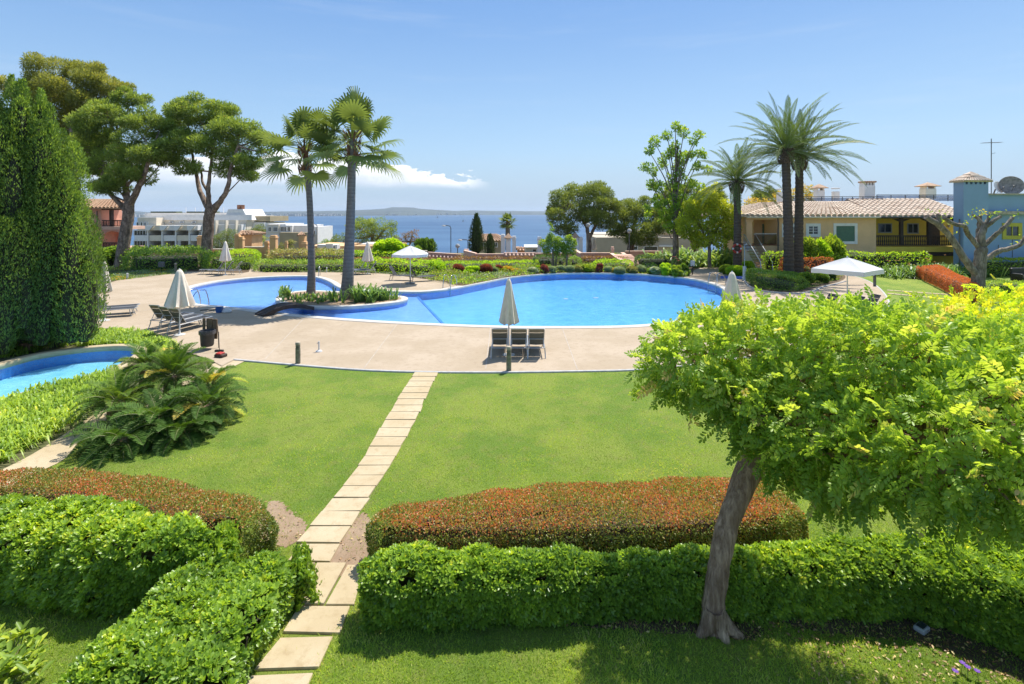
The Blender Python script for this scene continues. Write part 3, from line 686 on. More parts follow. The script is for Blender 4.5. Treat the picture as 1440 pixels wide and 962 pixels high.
# ------------------------------------------------------------------ pools
def wall_strip(poly, z0, z1, name, mat, flip=False):
    n = len(poly); V = [(x, y, z0) for x, y in poly]+[(x, y, z1) for x, y in poly]
    F = [(i, (i+1) % n, n+(i+1) % n, n+i) for i in range(n)]
    return tag(np_obj(name, V, F, mat), kind='structure')
WL = -0.035
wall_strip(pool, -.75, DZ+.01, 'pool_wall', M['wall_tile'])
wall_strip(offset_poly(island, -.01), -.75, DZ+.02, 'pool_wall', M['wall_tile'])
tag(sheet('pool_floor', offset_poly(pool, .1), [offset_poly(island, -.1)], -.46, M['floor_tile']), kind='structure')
# shallow shelf left of the diagonal lip
A = gp(590, 418, -.25); B = gp(638, 462, -.25)
dlt = (A[0]-B[0], A[1]-B[1]); A2 = (A[0]+dlt[0]*.12, A[1]+dlt[1]*.12); B2 = (B[0]-dlt[0]*.12, B[1]-dlt[1]*.12)
li = [p for p in pool if (p[0]-B[0])*(A[1]-B[1])-(p[1]-B[1])*(A[0]-B[0]) < 0]
k0 = [i for i, p in enumerate(pool) if p in li]; 
# keep the run of pool border points left of the line in order
run = [p for p in pool if p in li]
brk = max(range(len(run)), key=lambda i: math.dist(run[i], run[(i+1) % len(run)]))
run = run[brk+1:]+run[:brk+1]
shelf = offset_poly(run, .06)
tag(sheet('pool_floor', shelf, [offset_poly(island, -.1)], -.25, M['shallow_tile']), kind='structure')
s0, s1 = shelf[0], shelf[-1]
u_ = np.array([s1[0]-s0[0], s1[1]-s0[1]]); u_ /= np.linalg.norm(u_); nn = np.array([-u_[1], u_[0]])
mb = MB(); mb.prism([tuple(np.array(s0)-nn*.06), tuple(np.array(s1)-nn*.06), tuple(np.array(s1)+nn*.06), tuple(np.array(s0)+nn*.06)], -.46, -.22)
tag(mb.build('pool_lip', M['wall_tile']), kind='structure')
tag(sheet('pool_water', offset_poly(pool, -.012), [offset_poly(island, .012)], WL, M['water']), kind='structure')
def ring(name, poly, w_in, w_out, z0, z1, mat):
    return tag(strip(name, offset_poly(poly, w_out), -(w_in+w_out) if area(poly) < 0 else (w_in+w_out), z0, z1, mat, closed=True), kind='structure')
def area(poly): return sum(poly[i][0]*poly[(i+1) % len(poly)][1]-poly[(i+1) % len(poly)][0]*poly[i][1] for i in range(len(poly)))/2
def ring2(name, poly, win, wout, z0, z1, mat, b=.015):
    A_ = offset_poly(poly, -win); B_ = offset_poly(poly, wout); A1 = offset_poly(poly, -win+b); B1 = offset_poly(poly, wout-b); n = len(poly); V = []
    for (pl, z) in ((A_, z0), (A_, z1-b), (A1, z1), (B1, z1), (B_, z1-b), (B_, z0)): V += [(x, y, z) for x, y in pl]
    F = [(k*n+i, k*n+(i+1) % n, (k+1)*n+(i+1) % n, (k+1)*n+i) for k in range(5) for i in range(n)]+[(5*n+i, 5*n+(i+1) % n, (i+1) % n, i) for i in range(n)]
    return tag(np_obj(name, V, F, mat), kind='structure')
# coping: wide and white on the deck side, a narrow lip along the planted far side
def open_ring(name, pts, win, wout, z0, z1, mat):
    sgn = 1 if area(pool) > 0 else -1
    ln = offset_poly_open(pts, sgn*wout)
    return tag(strip(name, ln, -(win+wout)*sgn, z0, z1, mat), kind='structure')
def offset_poly_open(P, d):
    out = []
    for i in range(len(P)):
        a = np.array(P[max(i-1, 0)]); b = np.array(P[min(i+1, len(P)-1)]); t = b-a; t = t/(np.linalg.norm(t)+1e-9)
        out.append((P[i][0]+t[1]*d, P[i][1]-t[0]*d))
    return out
n4 = 4
i_a = pool_px.index((652,403.5))*n4; i_b = pool_px.index((968,392.3))*n4
open_ring('pool_coping', pool[i_a:i_b+1], .02, .10, DZ-.1, DZ+.03, M['coping'])
open_ring('pool_coping', pool[i_b:]+pool[:i_a+1], .03, .36, DZ-.1, DZ+.022, M['coping'])
ring2('island_coping', island, .34, .02, -.08, DZ+.06, M['coping'])
tag(sheet('garden_bed', offset_poly(island, -.3), [], DZ+.05, M['soil']), kind='structure')
mb = MB()
for (px, py) in ((795.6,420.5),(838,419)):
    x, y = gp(px, py, -.46); mb.lathe([(.16, 0), (.16, .015), (.05, .02)], (x, y, -.46), 14)
tag(mb.build('pool_drain', M['whitepaint']), kind='structure')
# small raised pool on the left
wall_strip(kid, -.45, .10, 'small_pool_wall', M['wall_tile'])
tag(sheet('small_pool_floor', offset_poly(kid, .05), [], -.38, M['kid_tile']), kind='structure')
tag(sheet('small_pool_water', offset_poly(kid, -.01), [], -.0, M['kidwater']), kind='structure')
ring2('small_pool_coping', kid, .02, .26, -.05, .12, M['slab'])

# ------------------------------------------------------------------ hedges
def hedge(name, poly, h, leafkind, dens, label, cat='hedge', group=None, r=.18, bump=.05, L=.09, Wd=.035, k=7, z0=0, hf=None, seed=1, tint_top=.25, loose=.5, mat=None, core=None, tb=.35):
    """a hedge over a footprint: leaf rosettes over the top and sides, twigs inside"""
    g = np.random.default_rng(seed); root = empty(name, (*np.mean(poly, axis=0), z0), 0, label, cat, group)
    O = np.array([*np.mean(poly, axis=0), z0])
    xs = [p[0] for p in poly]; ys = [p[1] for p in poly]; A_ = (max(xs)-min(xs))*(max(ys)-min(ys))
    n = int(A_*dens); x = g.uniform(min(xs), max(xs), n); y = g.uniform(min(ys), max(ys), n); ok = in_poly(x, y, poly); x, y = x[ok], y[ok]
    d, nx, ny = poly_dist(x, y, poly); hh = h if hf is None else h*hf(x, y)
    e = np.clip(1-d/r, 0, 1); z = hh-r*(1-np.sqrt(np.clip(1-e*e, 0, 1)))
    N1 = unit(np.stack([nx*e, ny*e, np.sqrt(np.clip(1-e*e, 0.02, 1))], 1)); P1 = np.stack([x, y, z], 1)
    Ps, Ns = [P1], [N1]
    for i in range(len(poly)):
        a = np.array(poly[i]); b = np.array(poly[(i+1) % len(poly)]); Le = np.linalg.norm(b-a)
        if Le < 1e-4: continue
        m = int(Le*(h-r*.5)*dens*1.05)
        if m < 1: continue
        t = g.uniform(0, 1, m)[:, None]; q = a+(b-a)*t; hq = h if hf is None else h*hf(q[:, 0], q[:, 1]); zz = g.uniform(.03, 1, m)*(hq-r*.6)
        sg = 1 if area(poly) > 0 else -1; nn = np.array([(b-a)[1], -(b-a)[0]])/Le*sg
        inw = np.clip((.3-zz/h), 0, 1)*.25
        P = np.stack([q[:, 0]-nn[0]*inw, q[:, 1]-nn[1]*inw, zz], 1); Ps.append(P); Ns.append(np.tile([nn[0], nn[1], .25], (m, 1)))
    P = np.concatenate(Ps); N = unit(np.concatenate(Ns)); w = np.maximum(wob(P, 7, seed)*bump+wob(P, 2.1, seed+5)*bump*.8, -.035-.3*bump); P = P+N*(w-np.abs(g.normal(size=len(P)))*r*.28*loose)[:, None]
    up = N[:, 2]
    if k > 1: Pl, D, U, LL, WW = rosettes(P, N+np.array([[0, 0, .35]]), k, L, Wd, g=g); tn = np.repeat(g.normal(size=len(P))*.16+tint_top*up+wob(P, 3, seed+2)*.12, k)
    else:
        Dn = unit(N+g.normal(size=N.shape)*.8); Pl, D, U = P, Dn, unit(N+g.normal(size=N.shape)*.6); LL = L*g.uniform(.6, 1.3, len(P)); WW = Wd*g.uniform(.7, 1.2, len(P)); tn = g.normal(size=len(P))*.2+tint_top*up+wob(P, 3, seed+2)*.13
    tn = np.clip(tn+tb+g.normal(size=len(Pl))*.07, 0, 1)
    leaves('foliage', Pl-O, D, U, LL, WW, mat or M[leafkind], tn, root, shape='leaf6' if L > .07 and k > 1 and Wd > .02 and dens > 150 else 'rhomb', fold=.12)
    co = min(r*.75, .22) if k > 1 else r*1.15; cp = offset_poly(poly, -co); ax = np.array([p[0] for p in cp]); ay = np.array([p[1] for p in cp])
    keep = in_poly(ax, ay, poly) & (poly_dist(ax, ay, poly)[0] > co*.75); cp = [p for p, q in zip(cp, keep) if q]; c = MB(); lev = [(.0, 0), (.0, .6), (-.10, .8)]; nP = len(cp)
    hc = [max(.08, -.07*(k > 1)+(h if hf is None else h*float(hf(np.array([p[0]]), np.array([p[1]]))[0]))-r*(.8 if k > 1 else 1.0)) for p in cp]; c2 = offset_poly(cp, -min(.12, r*.4))
    v = [(p[0], p[1], 0.01) for p in cp]+[(p[0], p[1], hc[i]*.7) for i, p in enumerate(cp)]+[(p[0], p[1], hc[i]) for i, p in enumerate(c2)]
    c.add(v, [(i, (i+1) % nP, nP+(i+1) % nP, nP+i) for i in range(nP)]+[(nP+i, nP+(i+1) % nP, 2*nP+(i+1) % nP, 2*nP+i) for i in range(nP)]+[tuple(range(2*nP, 3*nP))])
    c.v = [tuple(np.array(q)+np.array([0, 0, z0])-O) for q in c.v]
    c.build('branches', core or M['core'], root)
    return root

sm = lambda pts, k=3: smooth_poly(g2(pts), True, k)
def wp(*pts): return [tuple(p) for p in pts]
def top2poly(front, back, h):
    """front edge traced at the ground, back edge traced along the visible top at height h"""
    return g2(front)+[gp(x, y, h) for x, y in back]
# right green hedge with the bright leaf rosettes
H = .66
fr = [(508,893),(600,893),(700,890),(800,884),(900,880),(1000,880),(1100,878),(1200,878),(1280,880),(1330,892),(1400,915),(1480,950),(1600,1010)]
bk = [(1700,800),(1560,765),(1440,745),(1330,742),(1250,745),(1180,752),(1100,756),(1000,760),(900,764),(800,764),(700,766),(600,766),(540,768),(510,778)]
P_ = top2poly(fr, bk, H)
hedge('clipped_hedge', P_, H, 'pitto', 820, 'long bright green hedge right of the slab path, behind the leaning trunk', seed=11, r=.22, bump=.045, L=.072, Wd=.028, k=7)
# red-brown hedge right, just behind
H = .62
fr = [(520,765),(620,775),(740,780),(860,778),(960,775),(1060,770),(1140,765)]
bk = [(1136,716),(1110,690),(1080,672),(1020,666),(940,668),(860,672),(780,676),(700,684),(620,693),(560,702),(528,712),(514,730)]
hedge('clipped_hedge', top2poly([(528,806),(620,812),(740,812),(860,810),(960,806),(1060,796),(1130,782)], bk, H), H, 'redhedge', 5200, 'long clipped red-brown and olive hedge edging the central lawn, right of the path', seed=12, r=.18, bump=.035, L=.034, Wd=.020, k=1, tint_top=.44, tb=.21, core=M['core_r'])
# red-brown hedge left
H = .58
hedge('clipped_hedge', top2poly([(384,772),(345,798),(250,790),(150,768),(0,745),(-160,725),(-300,712)], [(-260,652),(-100,655),(20,656),(90,653),(160,660),(240,671),(310,684),(360,697),(380,712),(385,730)], H), H, 'redhedge', 4600, 'clipped red-brown hedge along the left lawn, ending at bare soil by the path', seed=13, r=.2, bump=.035, L=.034, Wd=.020, k=1, tint_top=.44, tb=.19, core=M['core_r'])
# left green hedges
H = .8
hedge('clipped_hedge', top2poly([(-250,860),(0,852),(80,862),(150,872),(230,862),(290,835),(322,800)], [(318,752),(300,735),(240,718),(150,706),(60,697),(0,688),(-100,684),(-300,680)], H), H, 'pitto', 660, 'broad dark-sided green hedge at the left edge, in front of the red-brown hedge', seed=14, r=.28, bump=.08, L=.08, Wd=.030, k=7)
H = .55
hedge('clipped_hedge', top2poly([(425,808),(408,870),(372,925),(330,990),(300,1060),(60,1060),(110,1000),(150,950),(215,890),(262,850),(320,812)], [(345,780),(385,770),(420,775),(432,792)], H), H, 'pitto', 720, 'bright green hedge running diagonally beside the slab path toward the bottom of the view', seed=15, r=.24, bump=.07, L=.075, Wd=.030, k=7)

# background hedges: front line at the ground, height from the traced top
def bhedge(front, pyt, depth, kind, label, seed, L=.17, Wd=.10, dens=55, r=.3, bump=.10, name='hedge', tb=.35, group=None, hmul=1, core=None, k=1, Yadd=0):
    F_ = [gp(x, y) for x, y in front]; Ym = np.mean([p[1] for p in F_]); h = max(.25, ZZ(pyt, Ym+depth*.3))*hmul
    B_ = [(x*(1+depth/y), y+depth) for x, y in F_][::-1]
    poly = F_+B_; 
    poly = smooth_poly(poly, True, 2)
    return hedge(name, poly, h, kind, dens, label, seed=seed, r=min(r, h*.45), bump=bump, L=L, Wd=Wd, k=k, tb=tb, core=core, group=group, loose=.7)
bhedge([(176,381),(215,381),(250,380),(285,380),(292,378)], 352, 5.5, 'midgreen', 'large billowing green hedge beside the left umbrella pine trunk', 21, r=.9, bump=.22, dens=90)
bhedge([(288,381),(305,381),(323,381)], 356, 3, 'midgreen', 'rounded green hedge bush right of the second umbrella pine trunk', 22, r=.7, bump=.18, dens=90)
bhedge([(327,380),(345,380),(360,379)], 363, 2.0, 'clipped', 'smooth clipped mound of grey-green foliage behind the three far loungers', 23, L=.1, Wd=.05, dens=200, r=.6, bump=.03, tb=.5)
bhedge([(322,371),(345,370),(364,371)], 353, 3.5, 'lime', 'bright lime clipped hedge mound behind the three far loungers', 24, L=.13, Wd=.07, dens=150, r=.7, bump=.05)
bhedge([(362,383),(400,383),(430,383),(470,383),(510,383.5)], 368, 2.2, 'midgreen', 'low soft green hedge along the back edge of the deck, between the far loungers', 25, dens=110, r=.35, bump=.1, tb=.5, L=.14, Wd=.08)
bhedge([(515,383.5),(545,384.5),(575,387),(600,389),(622,386)], 367, 2.0, 'lime', 'leafy green hedge behind the open white parasol with dark loungers', 26, dens=110, r=.35, bump=.12, tb=.25, L=.14, Wd=.08)
bhedge([(380,371),(410,371),(450,370.5),(490,370)], 354, 2.5, 'olive', 'loose hedge of mixed brownish and green leaves below the orange garden wall', 27, dens=90, r=.5, bump=.2, tb=.5)
bhedge([(452,366),(500,366),(550,366),(560,366)], 354, 2.2, 'lime', 'bright green hedge behind the two palm trunks, below the orange wall', 28, dens=90, bump=.1, r=.3, tb=.2)
bhedge([(455,370),(500,370),(560,370),(612,371),(640,371)], 364, 1.6, 'redbrown', 'thin red-brown clipped hedge strip behind the closed parasol of the paired far loungers', 29, dens=120, r=.2, bump=.06, L=.12, Wd=.07)
bhedge([(625,378.5),(660,378),(700,377.5),(740,376.5),(758,376)], 368.5, 2.2, 'lime', 'flat-topped bright green hedge behind the flowering bed, left of the grafted trees', 30, dens=120, r=.2, bump=.05, tb=.2, L=.12, Wd=.07)
bhedge([(640,371),(668,371),(690,371),(712,371),(752,371)], 362.5, 1.8, 'redbrown', 'red-brown clipped hedge in front of the pink terrace wall, left of the white chimneys', 31, dens=120, r=.25, bump=.1, L=.12, Wd=.07, core=M['core_r'])
bhedge([(820,371.5),(840,371.5),(862,371.5),(884,371.5)], 361.5, 2.0, 'redbrown', 'red-brown flat-topped hedge behind the lime green block, near the garden steps', 32, dens=130, r=.25, bump=.05, L=.12, Wd=.07, core=M['core_r'])
bhedge([(836,378),(855,378),(872,378),(888,378)], 367.5, 2.2, 'lime', 'lime green hedge block above the round grey-green shrubs at the far pool edge', 33, dens=140, r=.25, bump=.08, tb=.2, L=.12, Wd=.07)
bhedge([(752,376),(768,376),(781,376)], 361, 2.4, 'darkgreen', 'dark green clipped hedge cube under the left grafted tree', 34, dens=120, r=.3, bump=.05, L=.12, Wd=.07)
bhedge([(782,376),(790,376),(797,376)], 361.5, 2.4, 'darkgreen', 'dark green hedge cube between the two grafted trees', 35, dens=120, r=.3, bump=.05, L=.12, Wd=.07)
bhedge([(800,376),(808,376),(817,376)], 363, 2.2, 'midgreen', 'green hedge cube right of the right grafted tree', 36, dens=120, r=.3, bump=.08, L=.12, Wd=.07)
bhedge([(895,375.5),(915,375.5),(935,375.5),(948,375)], 360.5, 2.6, 'darkgreen', 'dark green clipped hedge right of the garden steps, below the pink wall', 37, dens=120, r=.3, bump=.05, L=.12, Wd=.07)
bhedge([(992,377),(1008,376.5),(1022,375.5),(1034,374)], 363, 3, 'midgreen', 'mid green spreading hedge at the left foot of the lone date palm', 38, dens=110, r=.5, bump=.12, L=.13, Wd=.07, tb=.5)
bhedge([(1076,386),(1120,386),(1165,386),(1230,386),(1300,387)], 355.5, .9, 'lime', 'long bright green hedge along the foot of the ochre and yellow house', 39, dens=110, r=.3, bump=.08, tb=.25, L=.13, Wd=.07)
bhedge([(1100,389),(1135,389),(1168,388)], 362.5, .7, 'terrahedge', 'rust red clipped hedge strip behind the two tall date palms', 40, dens=160, r=.2, bump=.04, L=.1, Wd=.05, core=M['core_r'])
bhedge([(1372,389.5),(1400,389.5),(1440,389.5),(1500,390)], 364, 1.6, 'citrus', 'thick green hedge along the foot of the blue house, behind the pruned tree', 41, dens=170, r=.3, bump=.07, L=.12, Wd=.07)
bhedge([(1385,420),(1412,421),(1450,421),(1500,422)], 397, 1.3, 'midgreen', 'low green hedge at the right edge, in front of the dark garden sofa', 42, dens=330, r=.2, bump=.06, L=.09, Wd=.05, tb=.5)
# rust hedge by the right lawn
hp = g2([(1340,417),(1318,405),(1300,396.5),(1291,390.5)])+[gp(1292,376,.85),gp(1322,372,.95),gp(1345,383,.95),gp(1366,391,.95),gp(1380,404,.9)]
hedge('hedge', smooth_poly(hp, True, 2), .95, 'terrahedge', 900, 'rust orange clipped hedge between the right lawn and the pruned bare tree', seed=43, r=.2, bump=.03, L=.05, Wd=.03, k=1, tb=.35, core=M['core_r'])

# ------------------------------------------------------------------ shrubs (one set of shapes, many plants)
SHR = {}
def shrub_mesh(kind, shape, seed=0):
    key = (kind, shape)
    if key in SHR: return SHR[key]
    g = np.random.default_rng(hash(shape) % 1000 if False else len(shape)*7+seed)
    if shape == 'dome':
        P, N = lobes_surface([(0, 0, .42, .5)], 2600, g, 1.0, .06, .05, 6, 3); L, Wd = .085, .05
    elif shape == 'loose':
        P, N = lobes_surface([(0, 0, .42, .36), (.22, .1, .5, .26), (-.24, .05, .45, .27), (.05, -.22, .38, .28), (-.08, .2, .62, .24), (.26, -.14, .28, .2)], 1900, g, 1.0, .18, .12, 7, 4); L, Wd = .12, .055
    else:  # wild
        P, N = lobes_surface([(0, 0, .35, .3), (.25, .05, .4, .22), (-.25, .0, .5, .22), (.0, -.2, .3, .25), (-.1, .15, .7, .18), (.15, -.05, .72, .15), (.32, -.1, .25, .16), (-.33, -.1, .25, .17)], 2100, g, 1.0, .3, .2, 9, 5); L, Wd = .15, .05
    P[:, 2] = np.maximum(P[:, 2], .01); D = unit(N+g.normal(size=N.shape)*.6+np.array([[0, 0, .2]])); U = unit(N+g.normal(size=N.shape)*.7)
    V, F, k = leaf_geo(P, D, U, L*g.uniform(.6, 1.3, len(P)), Wd*g.uniform(.7, 1.3, len(P)))
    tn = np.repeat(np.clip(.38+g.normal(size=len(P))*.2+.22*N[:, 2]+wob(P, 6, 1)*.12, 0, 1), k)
    o = np_obj('foliage', V, F, M[kind], None, tint=tn); me = o.data
    c = MB(); c.lathe([(.02, .02), (.26, .06), (.33, .3), (.28, .52), (.12, .68), (.01, .7)], (0, 0, 0), 10); o2 = c.build('branches', M['core'], None)
    mc = o2.data; bpy.data.objects.remove(o); bpy.data.objects.remove(o2)
    SHR[key] = (me, mc); return SHR[key]
def shrub(px0, px1, pyb, pyt, kind, shape, label, group=None, name='shrub', dy=0, z0=0):
    Y = gp(720, pyb, z0)[1]; w = (px1-px0)/720*Y; h = max(.2, ZZ(pyt, Y+w*.3)-z0); x = XX((px0+px1)/2, Y)
    me, mc = shrub_mesh(kind, shape)
    r = empty(name, (x, Y+w*.5, z0), random.uniform(0, 6.28), label, 'shrub', group); r.scale = (w*.98, w*.98, h/.95)
    link(bpy.data.objects.new('foliage', me), r); link(bpy.data.objects.new('branches', mc), r)
    return r
GB = 'shrubs planted along the far rim of the pool'
for a in [
 (600,625,386,365,'lime','loose','bright green bushy shrub just right of the open white parasol canopy'),
 (636,652,385,371,'maroon','loose','purple-brown shrub left of the larger dark red one in the sloping bed'),
 (650,676,388,374,'lime','wild','yellow-green shrub left of the dark red shrub in the sloping bed'),
 (673,692,387,371.5,'maroon','dome','dark red shrub in the middle of the sloping bed left of the big basin'),
 (688,700,386,375,'greygreen','loose','pale green shrub right of the dark red shrub in the sloping bed'),
 (693,710,384,372.5,'maroon','wild','reddish flowering shrub left of the orange-flowered one'),
 (706,722,384.5,374,'orangeflower','loose','left one of two shrubs dense with orange flowers before the lime hedge'),
 (719,734,386,377,'orangeflower','loose','right one of two shrubs dense with orange flowers before the lime hedge'),
 (742,757,386.5,376,'whiteflower','dome','grey shrub with white flowers at the pool rim, left of the dark red one'),
 (752,763,384,373,'lime','wild','yellow-green shrub squeezed behind the white-flowered grey one'),
 (760,772,386,371.5,'maroon','loose','dark red upright shrub at the pool rim below the left grafted tree'),
 (770,783,385.5,374.5,'greygreen','dome','round grey-green shrub right of the dark red one below the left grafted tree'),
 (782,797,384.5,372.5,'greygreen','loose','bushy blue-grey shrub between the two grafted trees at the pool rim'),
 (795,810,384.5,373.5,'greygreen','dome','pale silvery round shrub below the right grafted tree'),
 (809,820,384.5,373,'olive','loose','olive shrub between the silvery one and the broad green mass'),
 (818,842,384.5,371.5,'citrus','loose','broad glossy green shrub mass at the middle of the far rim'),
 (838,850,384.5,370.5,'maroon','wild','purplish wispy shrub left of the lime hedge block'),
 (850,863,384.5,374.5,'greygreen','dome','small tight grey-green ball, left one of two under the lime hedge block'),
 (865,881,386,375.5,'greygreen','dome','larger pale grey-green ball, right one of two under the lime hedge block'),
 (861,868,385,377,'orangeflower','dome','tiny reddish plant between the two grey-green balls'),
 (883,899,386,374,'olive','loose','brownish green shrub under the foot of the garden steps'),
 (897,912,385.5,372.5,'greygreen','loose','dull grey shrub below the left end of the dark clipped hedge'),
 (910,922,386.5,376,'midgreen','loose','green shrub below the middle of the dark clipped hedge'),
 (916,934,388,374.5,'whiteflower','loose','pinkish white flowering shrub below the dark clipped hedge'),
 (930,950,389,370,'lime','wild','tall yellow-green leafy shrub right of the white flowering one'),
 (946,964,390.5,373,'citrus','wild','leafy green shrub with pale flowers left of the sign post'),
 (957,972,389,370,'midgreen','wild','dark leafy shrub directly behind the sign post'),
 (903,930,371,357,'citrus','wild','dark leafy shrub rising above the clipped hedge in front of the pink wall'),
]: shrub(*a, group=GB)
GM = 'mounded shrubs around the date palms'
for a in [
 (1016,1036,387,372.5,'citrus','dome','dark green mound left of the lifebuoy palm trunk base'),
 (1028,1056,389.5,374,'lime','dome','bright yellow-green mound right below the lifebuoy'),
 (1047,1070,384,367.5,'lime','dome','bright yellow-green mound behind the white shower post, upper left'),
 (1062,1081,382,370.5,'lime','dome','small bright yellow-green mound behind the shower post, upper right'),
 (1050,1082,378,359.5,'whiteflower','loose','pale-leaved spreading shrub at the foot of the house steps'),
 (1078,1106,380,361,'midgreen','loose','green spreading shrub left of the tall date palm trunks'),
 (1080,1104,386,374,'olive','dome','olive green mound directly left of the tall palm trunks'),
 (1126,1150,389,369.5,'greygreen','loose','grey-green bushy shrub directly right of the tall palm trunks'),
 (1104,1133,397,382.5,'clipped','dome','dark green rounded mound at the front of the two tall palm trunks'),
 (1128,1150,402,382,'midgreen','loose','green mound right behind the big clipped shrub of the palm bed'),
 (1148,1171,399.5,383,'clipped','dome','smooth clipped ball at the right end of the palm bed'),
 (1164,1182,395.5,378.5,'darkgreen','wild','dark ragged shrub behind the clipped ball under the open parasol'),
]: shrub(*a, group=GM)
# the big clipped shrub
hp = [gp(1050,397),gp(1058,402.5),gp(1078,408),gp(1100,410.5),gp(1120,411),(XX(1134,31.5),31.5),(XX(1138,33.5),33.5),(XX(1120,35),35),(XX(1095,36.3),36.3),(XX(1060,36.5),36.5),(XX(1049,35),35)]
hedge('clipped_shrub', smooth_poly(hp, True, 2), 1.15, 'clipped', 420, 'big smooth clipped dark green shrub in front of the two tall palm trunks', cat='shrub', seed=51, r=.55, bump=.03, L=.07, Wd=.035, k=1, z0=DZ, hf=lambda x, y: .55+.45/(1+np.exp((x-16.6)*1.6)), tb=.3, tint_top=.35)
GC = 'citrus bushes against the ochre house'
for a in [(1124,1162,385.5,332,'citrus','loose','yellowish citrus bush below the small white-framed window'),
          (1150,1180,385.5,334,'lime','loose','low middle citrus bush between two taller ones'),
          (1158,1198,385.5,329,'citrus','loose','tallest citrus bush partly hiding the green shutter')]: shrub(*a, group=GC)
for a in [(112,157,377,346,'midgreen','loose','round green bush beside the pink house behind the cypress'),
          (178,200,366,345,'darkgreen','loose','grey-green bush between the pink house and the hotel'),
          (520,562,365,334,'lime','loose','bright green bushy tree behind the closed parasol, below the big round tree'),
          (556,575,362,342,'citrus','loose','green bush left of the dark juniper row'),
          (575,592,362,345,'midgreen','loose','dull green bush touching the juniper row'),
          ]: shrub(*a)

# ------------------------------------------------------------------ trees
def rel(pts, O): return [tuple(np.array(p)-np.array(O)) for p in pts]
def canopy(name, parent, O, lobes, dens, mat, L, Wd, seed, squash=.75, depth=.2, bump=.14, jit=.7, up=.2, tb=.38, core=True, trt=.3, ck=.6, wf=1.0, cmat=None):
    g = np.random.default_rng(seed)
    lb = [(x-O[0], y-O[1], z-O[2], r) for x, y, z, r in lobes]
    P, N = lobes_surface(lb, dens, g, squash, depth, bump, 3.0*wf, seed)
    D = unit(N+g.normal(size=N.shape)*jit+np.array([[0, 0, up]])); U = unit(N+g.normal(size=N.shape)*.7)
    V, F, k = leaf_geo(P, D, U, L*g.uniform(.6, 1.35, len(P)), Wd*g.uniform(.7, 1.3, len(P)))
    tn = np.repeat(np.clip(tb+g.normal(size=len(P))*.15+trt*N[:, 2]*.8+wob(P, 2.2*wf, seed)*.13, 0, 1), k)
    o = np_obj(name, V, F, M[mat], parent, tint=tn)
    if core: lobes_core('branches', lb, cmat or M['core'], parent, squash, ck)
    return o
def clumps(center, rad, n, r, g, flat=True, shell=.55):
    out = []
    for _ in range(n):
        d = g.normal(size=3); d /= np.linalg.norm(d)
        if flat and d[2] < -.25: d[2] = -.25
        k = g.uniform(shell, 1.0)
        out.append((center[0]+d[0]*rad[0]*k, center[1]+d[1]*rad[1]*k, center[2]+d[2]*rad[2]*k, r*g.uniform(.65, 1.25)))
    return out
def limb(mb, pts, r0, r1, n=9, k=5, wig=.0, g=rng):
    sp = smooth_poly(pts, False, k); m = len(sp); sp = [tuple(np.array(p)+g.normal(size=3)*wig*(0 < i < m-1)) for i, p in enumerate(sp)]
    mb.tube(sp, [r0+(r1-r0)*i/(m-1) for i in range(m)], n)

# umbrella pines on the left
def pine(base_px, Y, trunks, lobes_px, label, seed, mat='pine', kpx=None, group='umbrella pines', dens=125, L=.27, Wd=.07, name='pine_tree', ck=.34):
    """trunks: list of (list of px points, r0, r1); lobes_px: (px, py, r_m, dy)"""
    g = np.random.default_rng(seed); O = P3(base_px[0], base_px[1], Y); O = (O[0], O[1], max(O[2], tz(Y)-.1)) if Y < 60 else O
    r = empty(name, O, 0, label, 'tree', group); mb = MB()
    for pts, r0, r1 in trunks:
        limb(mb, rel([P3(p[0], p[1], Y+(p[2] if len(p) > 2 else 0)) for p in pts], O), r0, r1, wig=.02*Y/40, g=g)
    hubs = [np.array(P3(t_[0][-1][0], t_[0][-1][1], Y+(t_[0][-1][2] if len(t_[0][-1]) > 2 else 0)))-np.array(O) for t_ in trunks]
    for px, py, rr, dy in lobes_px:
        q = np.array(P3(px, py, Y+dy))-np.array(O); hb = min(hubs, key=lambda h: np.linalg.norm(h-q)+max(0, h[2]-q[2])*2); md = (hb+q)/2+np.array([0, 0, -.1*rr])
        mb.tube(smooth_poly([tuple(hb), tuple(md), tuple(q)], False, 3), list(np.linspace(.09, .03, 7)*(Y/45)), 5)
        for _ in range(4):
            d_ = g.normal(size=3); d_ /= np.linalg.norm(d_); mb.tube([tuple(q), tuple(q+d_*rr*.45), tuple(q+d_*rr*.85*np.array([1, 1, .6]))], [.035, .025, .01], 4)
    mb.build('trunk', M['pinebark'], r, True)
    lobes = []
    for px, py, rr, dy in lobes_px:
        q = P3(px, py, Y+dy)
        lobes += [(q[0], q[1], q[2], rr*.62)]+clumps(q, (rr*.85, rr*.85, rr*.6), 5, rr*.42, g, True, .75)
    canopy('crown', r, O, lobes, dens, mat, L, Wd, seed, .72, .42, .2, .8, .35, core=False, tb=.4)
    return r
pine((168,380),44,[([(168,384),(173,350),(180,310),(181,285)],.52,.40),([(181,292),(176,262,.6),(170,225,1),(165,190,1.5)],.30,.12),([(182,290),(196,262,-.6),(205,240,-1),(215,205,-1)],.30,.10),([(177,296),(155,272,.4),(141,258,.8),(148,235,1)],.22,.08),([(178,262),(190,250),(198,262)],.14,.1)],
     [(130,185,2.0,1),(165,165,2.2,2),(195,185,1.9,0),(215,215,1.9,-1),(180,215,2.3,0),(150,230,2.2,1),(200,245,1.8,0),(165,262,1.5,0),(230,225,1.3,1),(120,235,2.0,2),(185,140,1.5,2),(225,180,1.2,0),(140,262,1.3,1),(115,205,2.2,2),(150,160,2.0,1),(140,205,2.0,2),(205,165,1.3,1)],
     'broad umbrella pine with forked trunk, behind the far-left hedge', 61, 'pine')
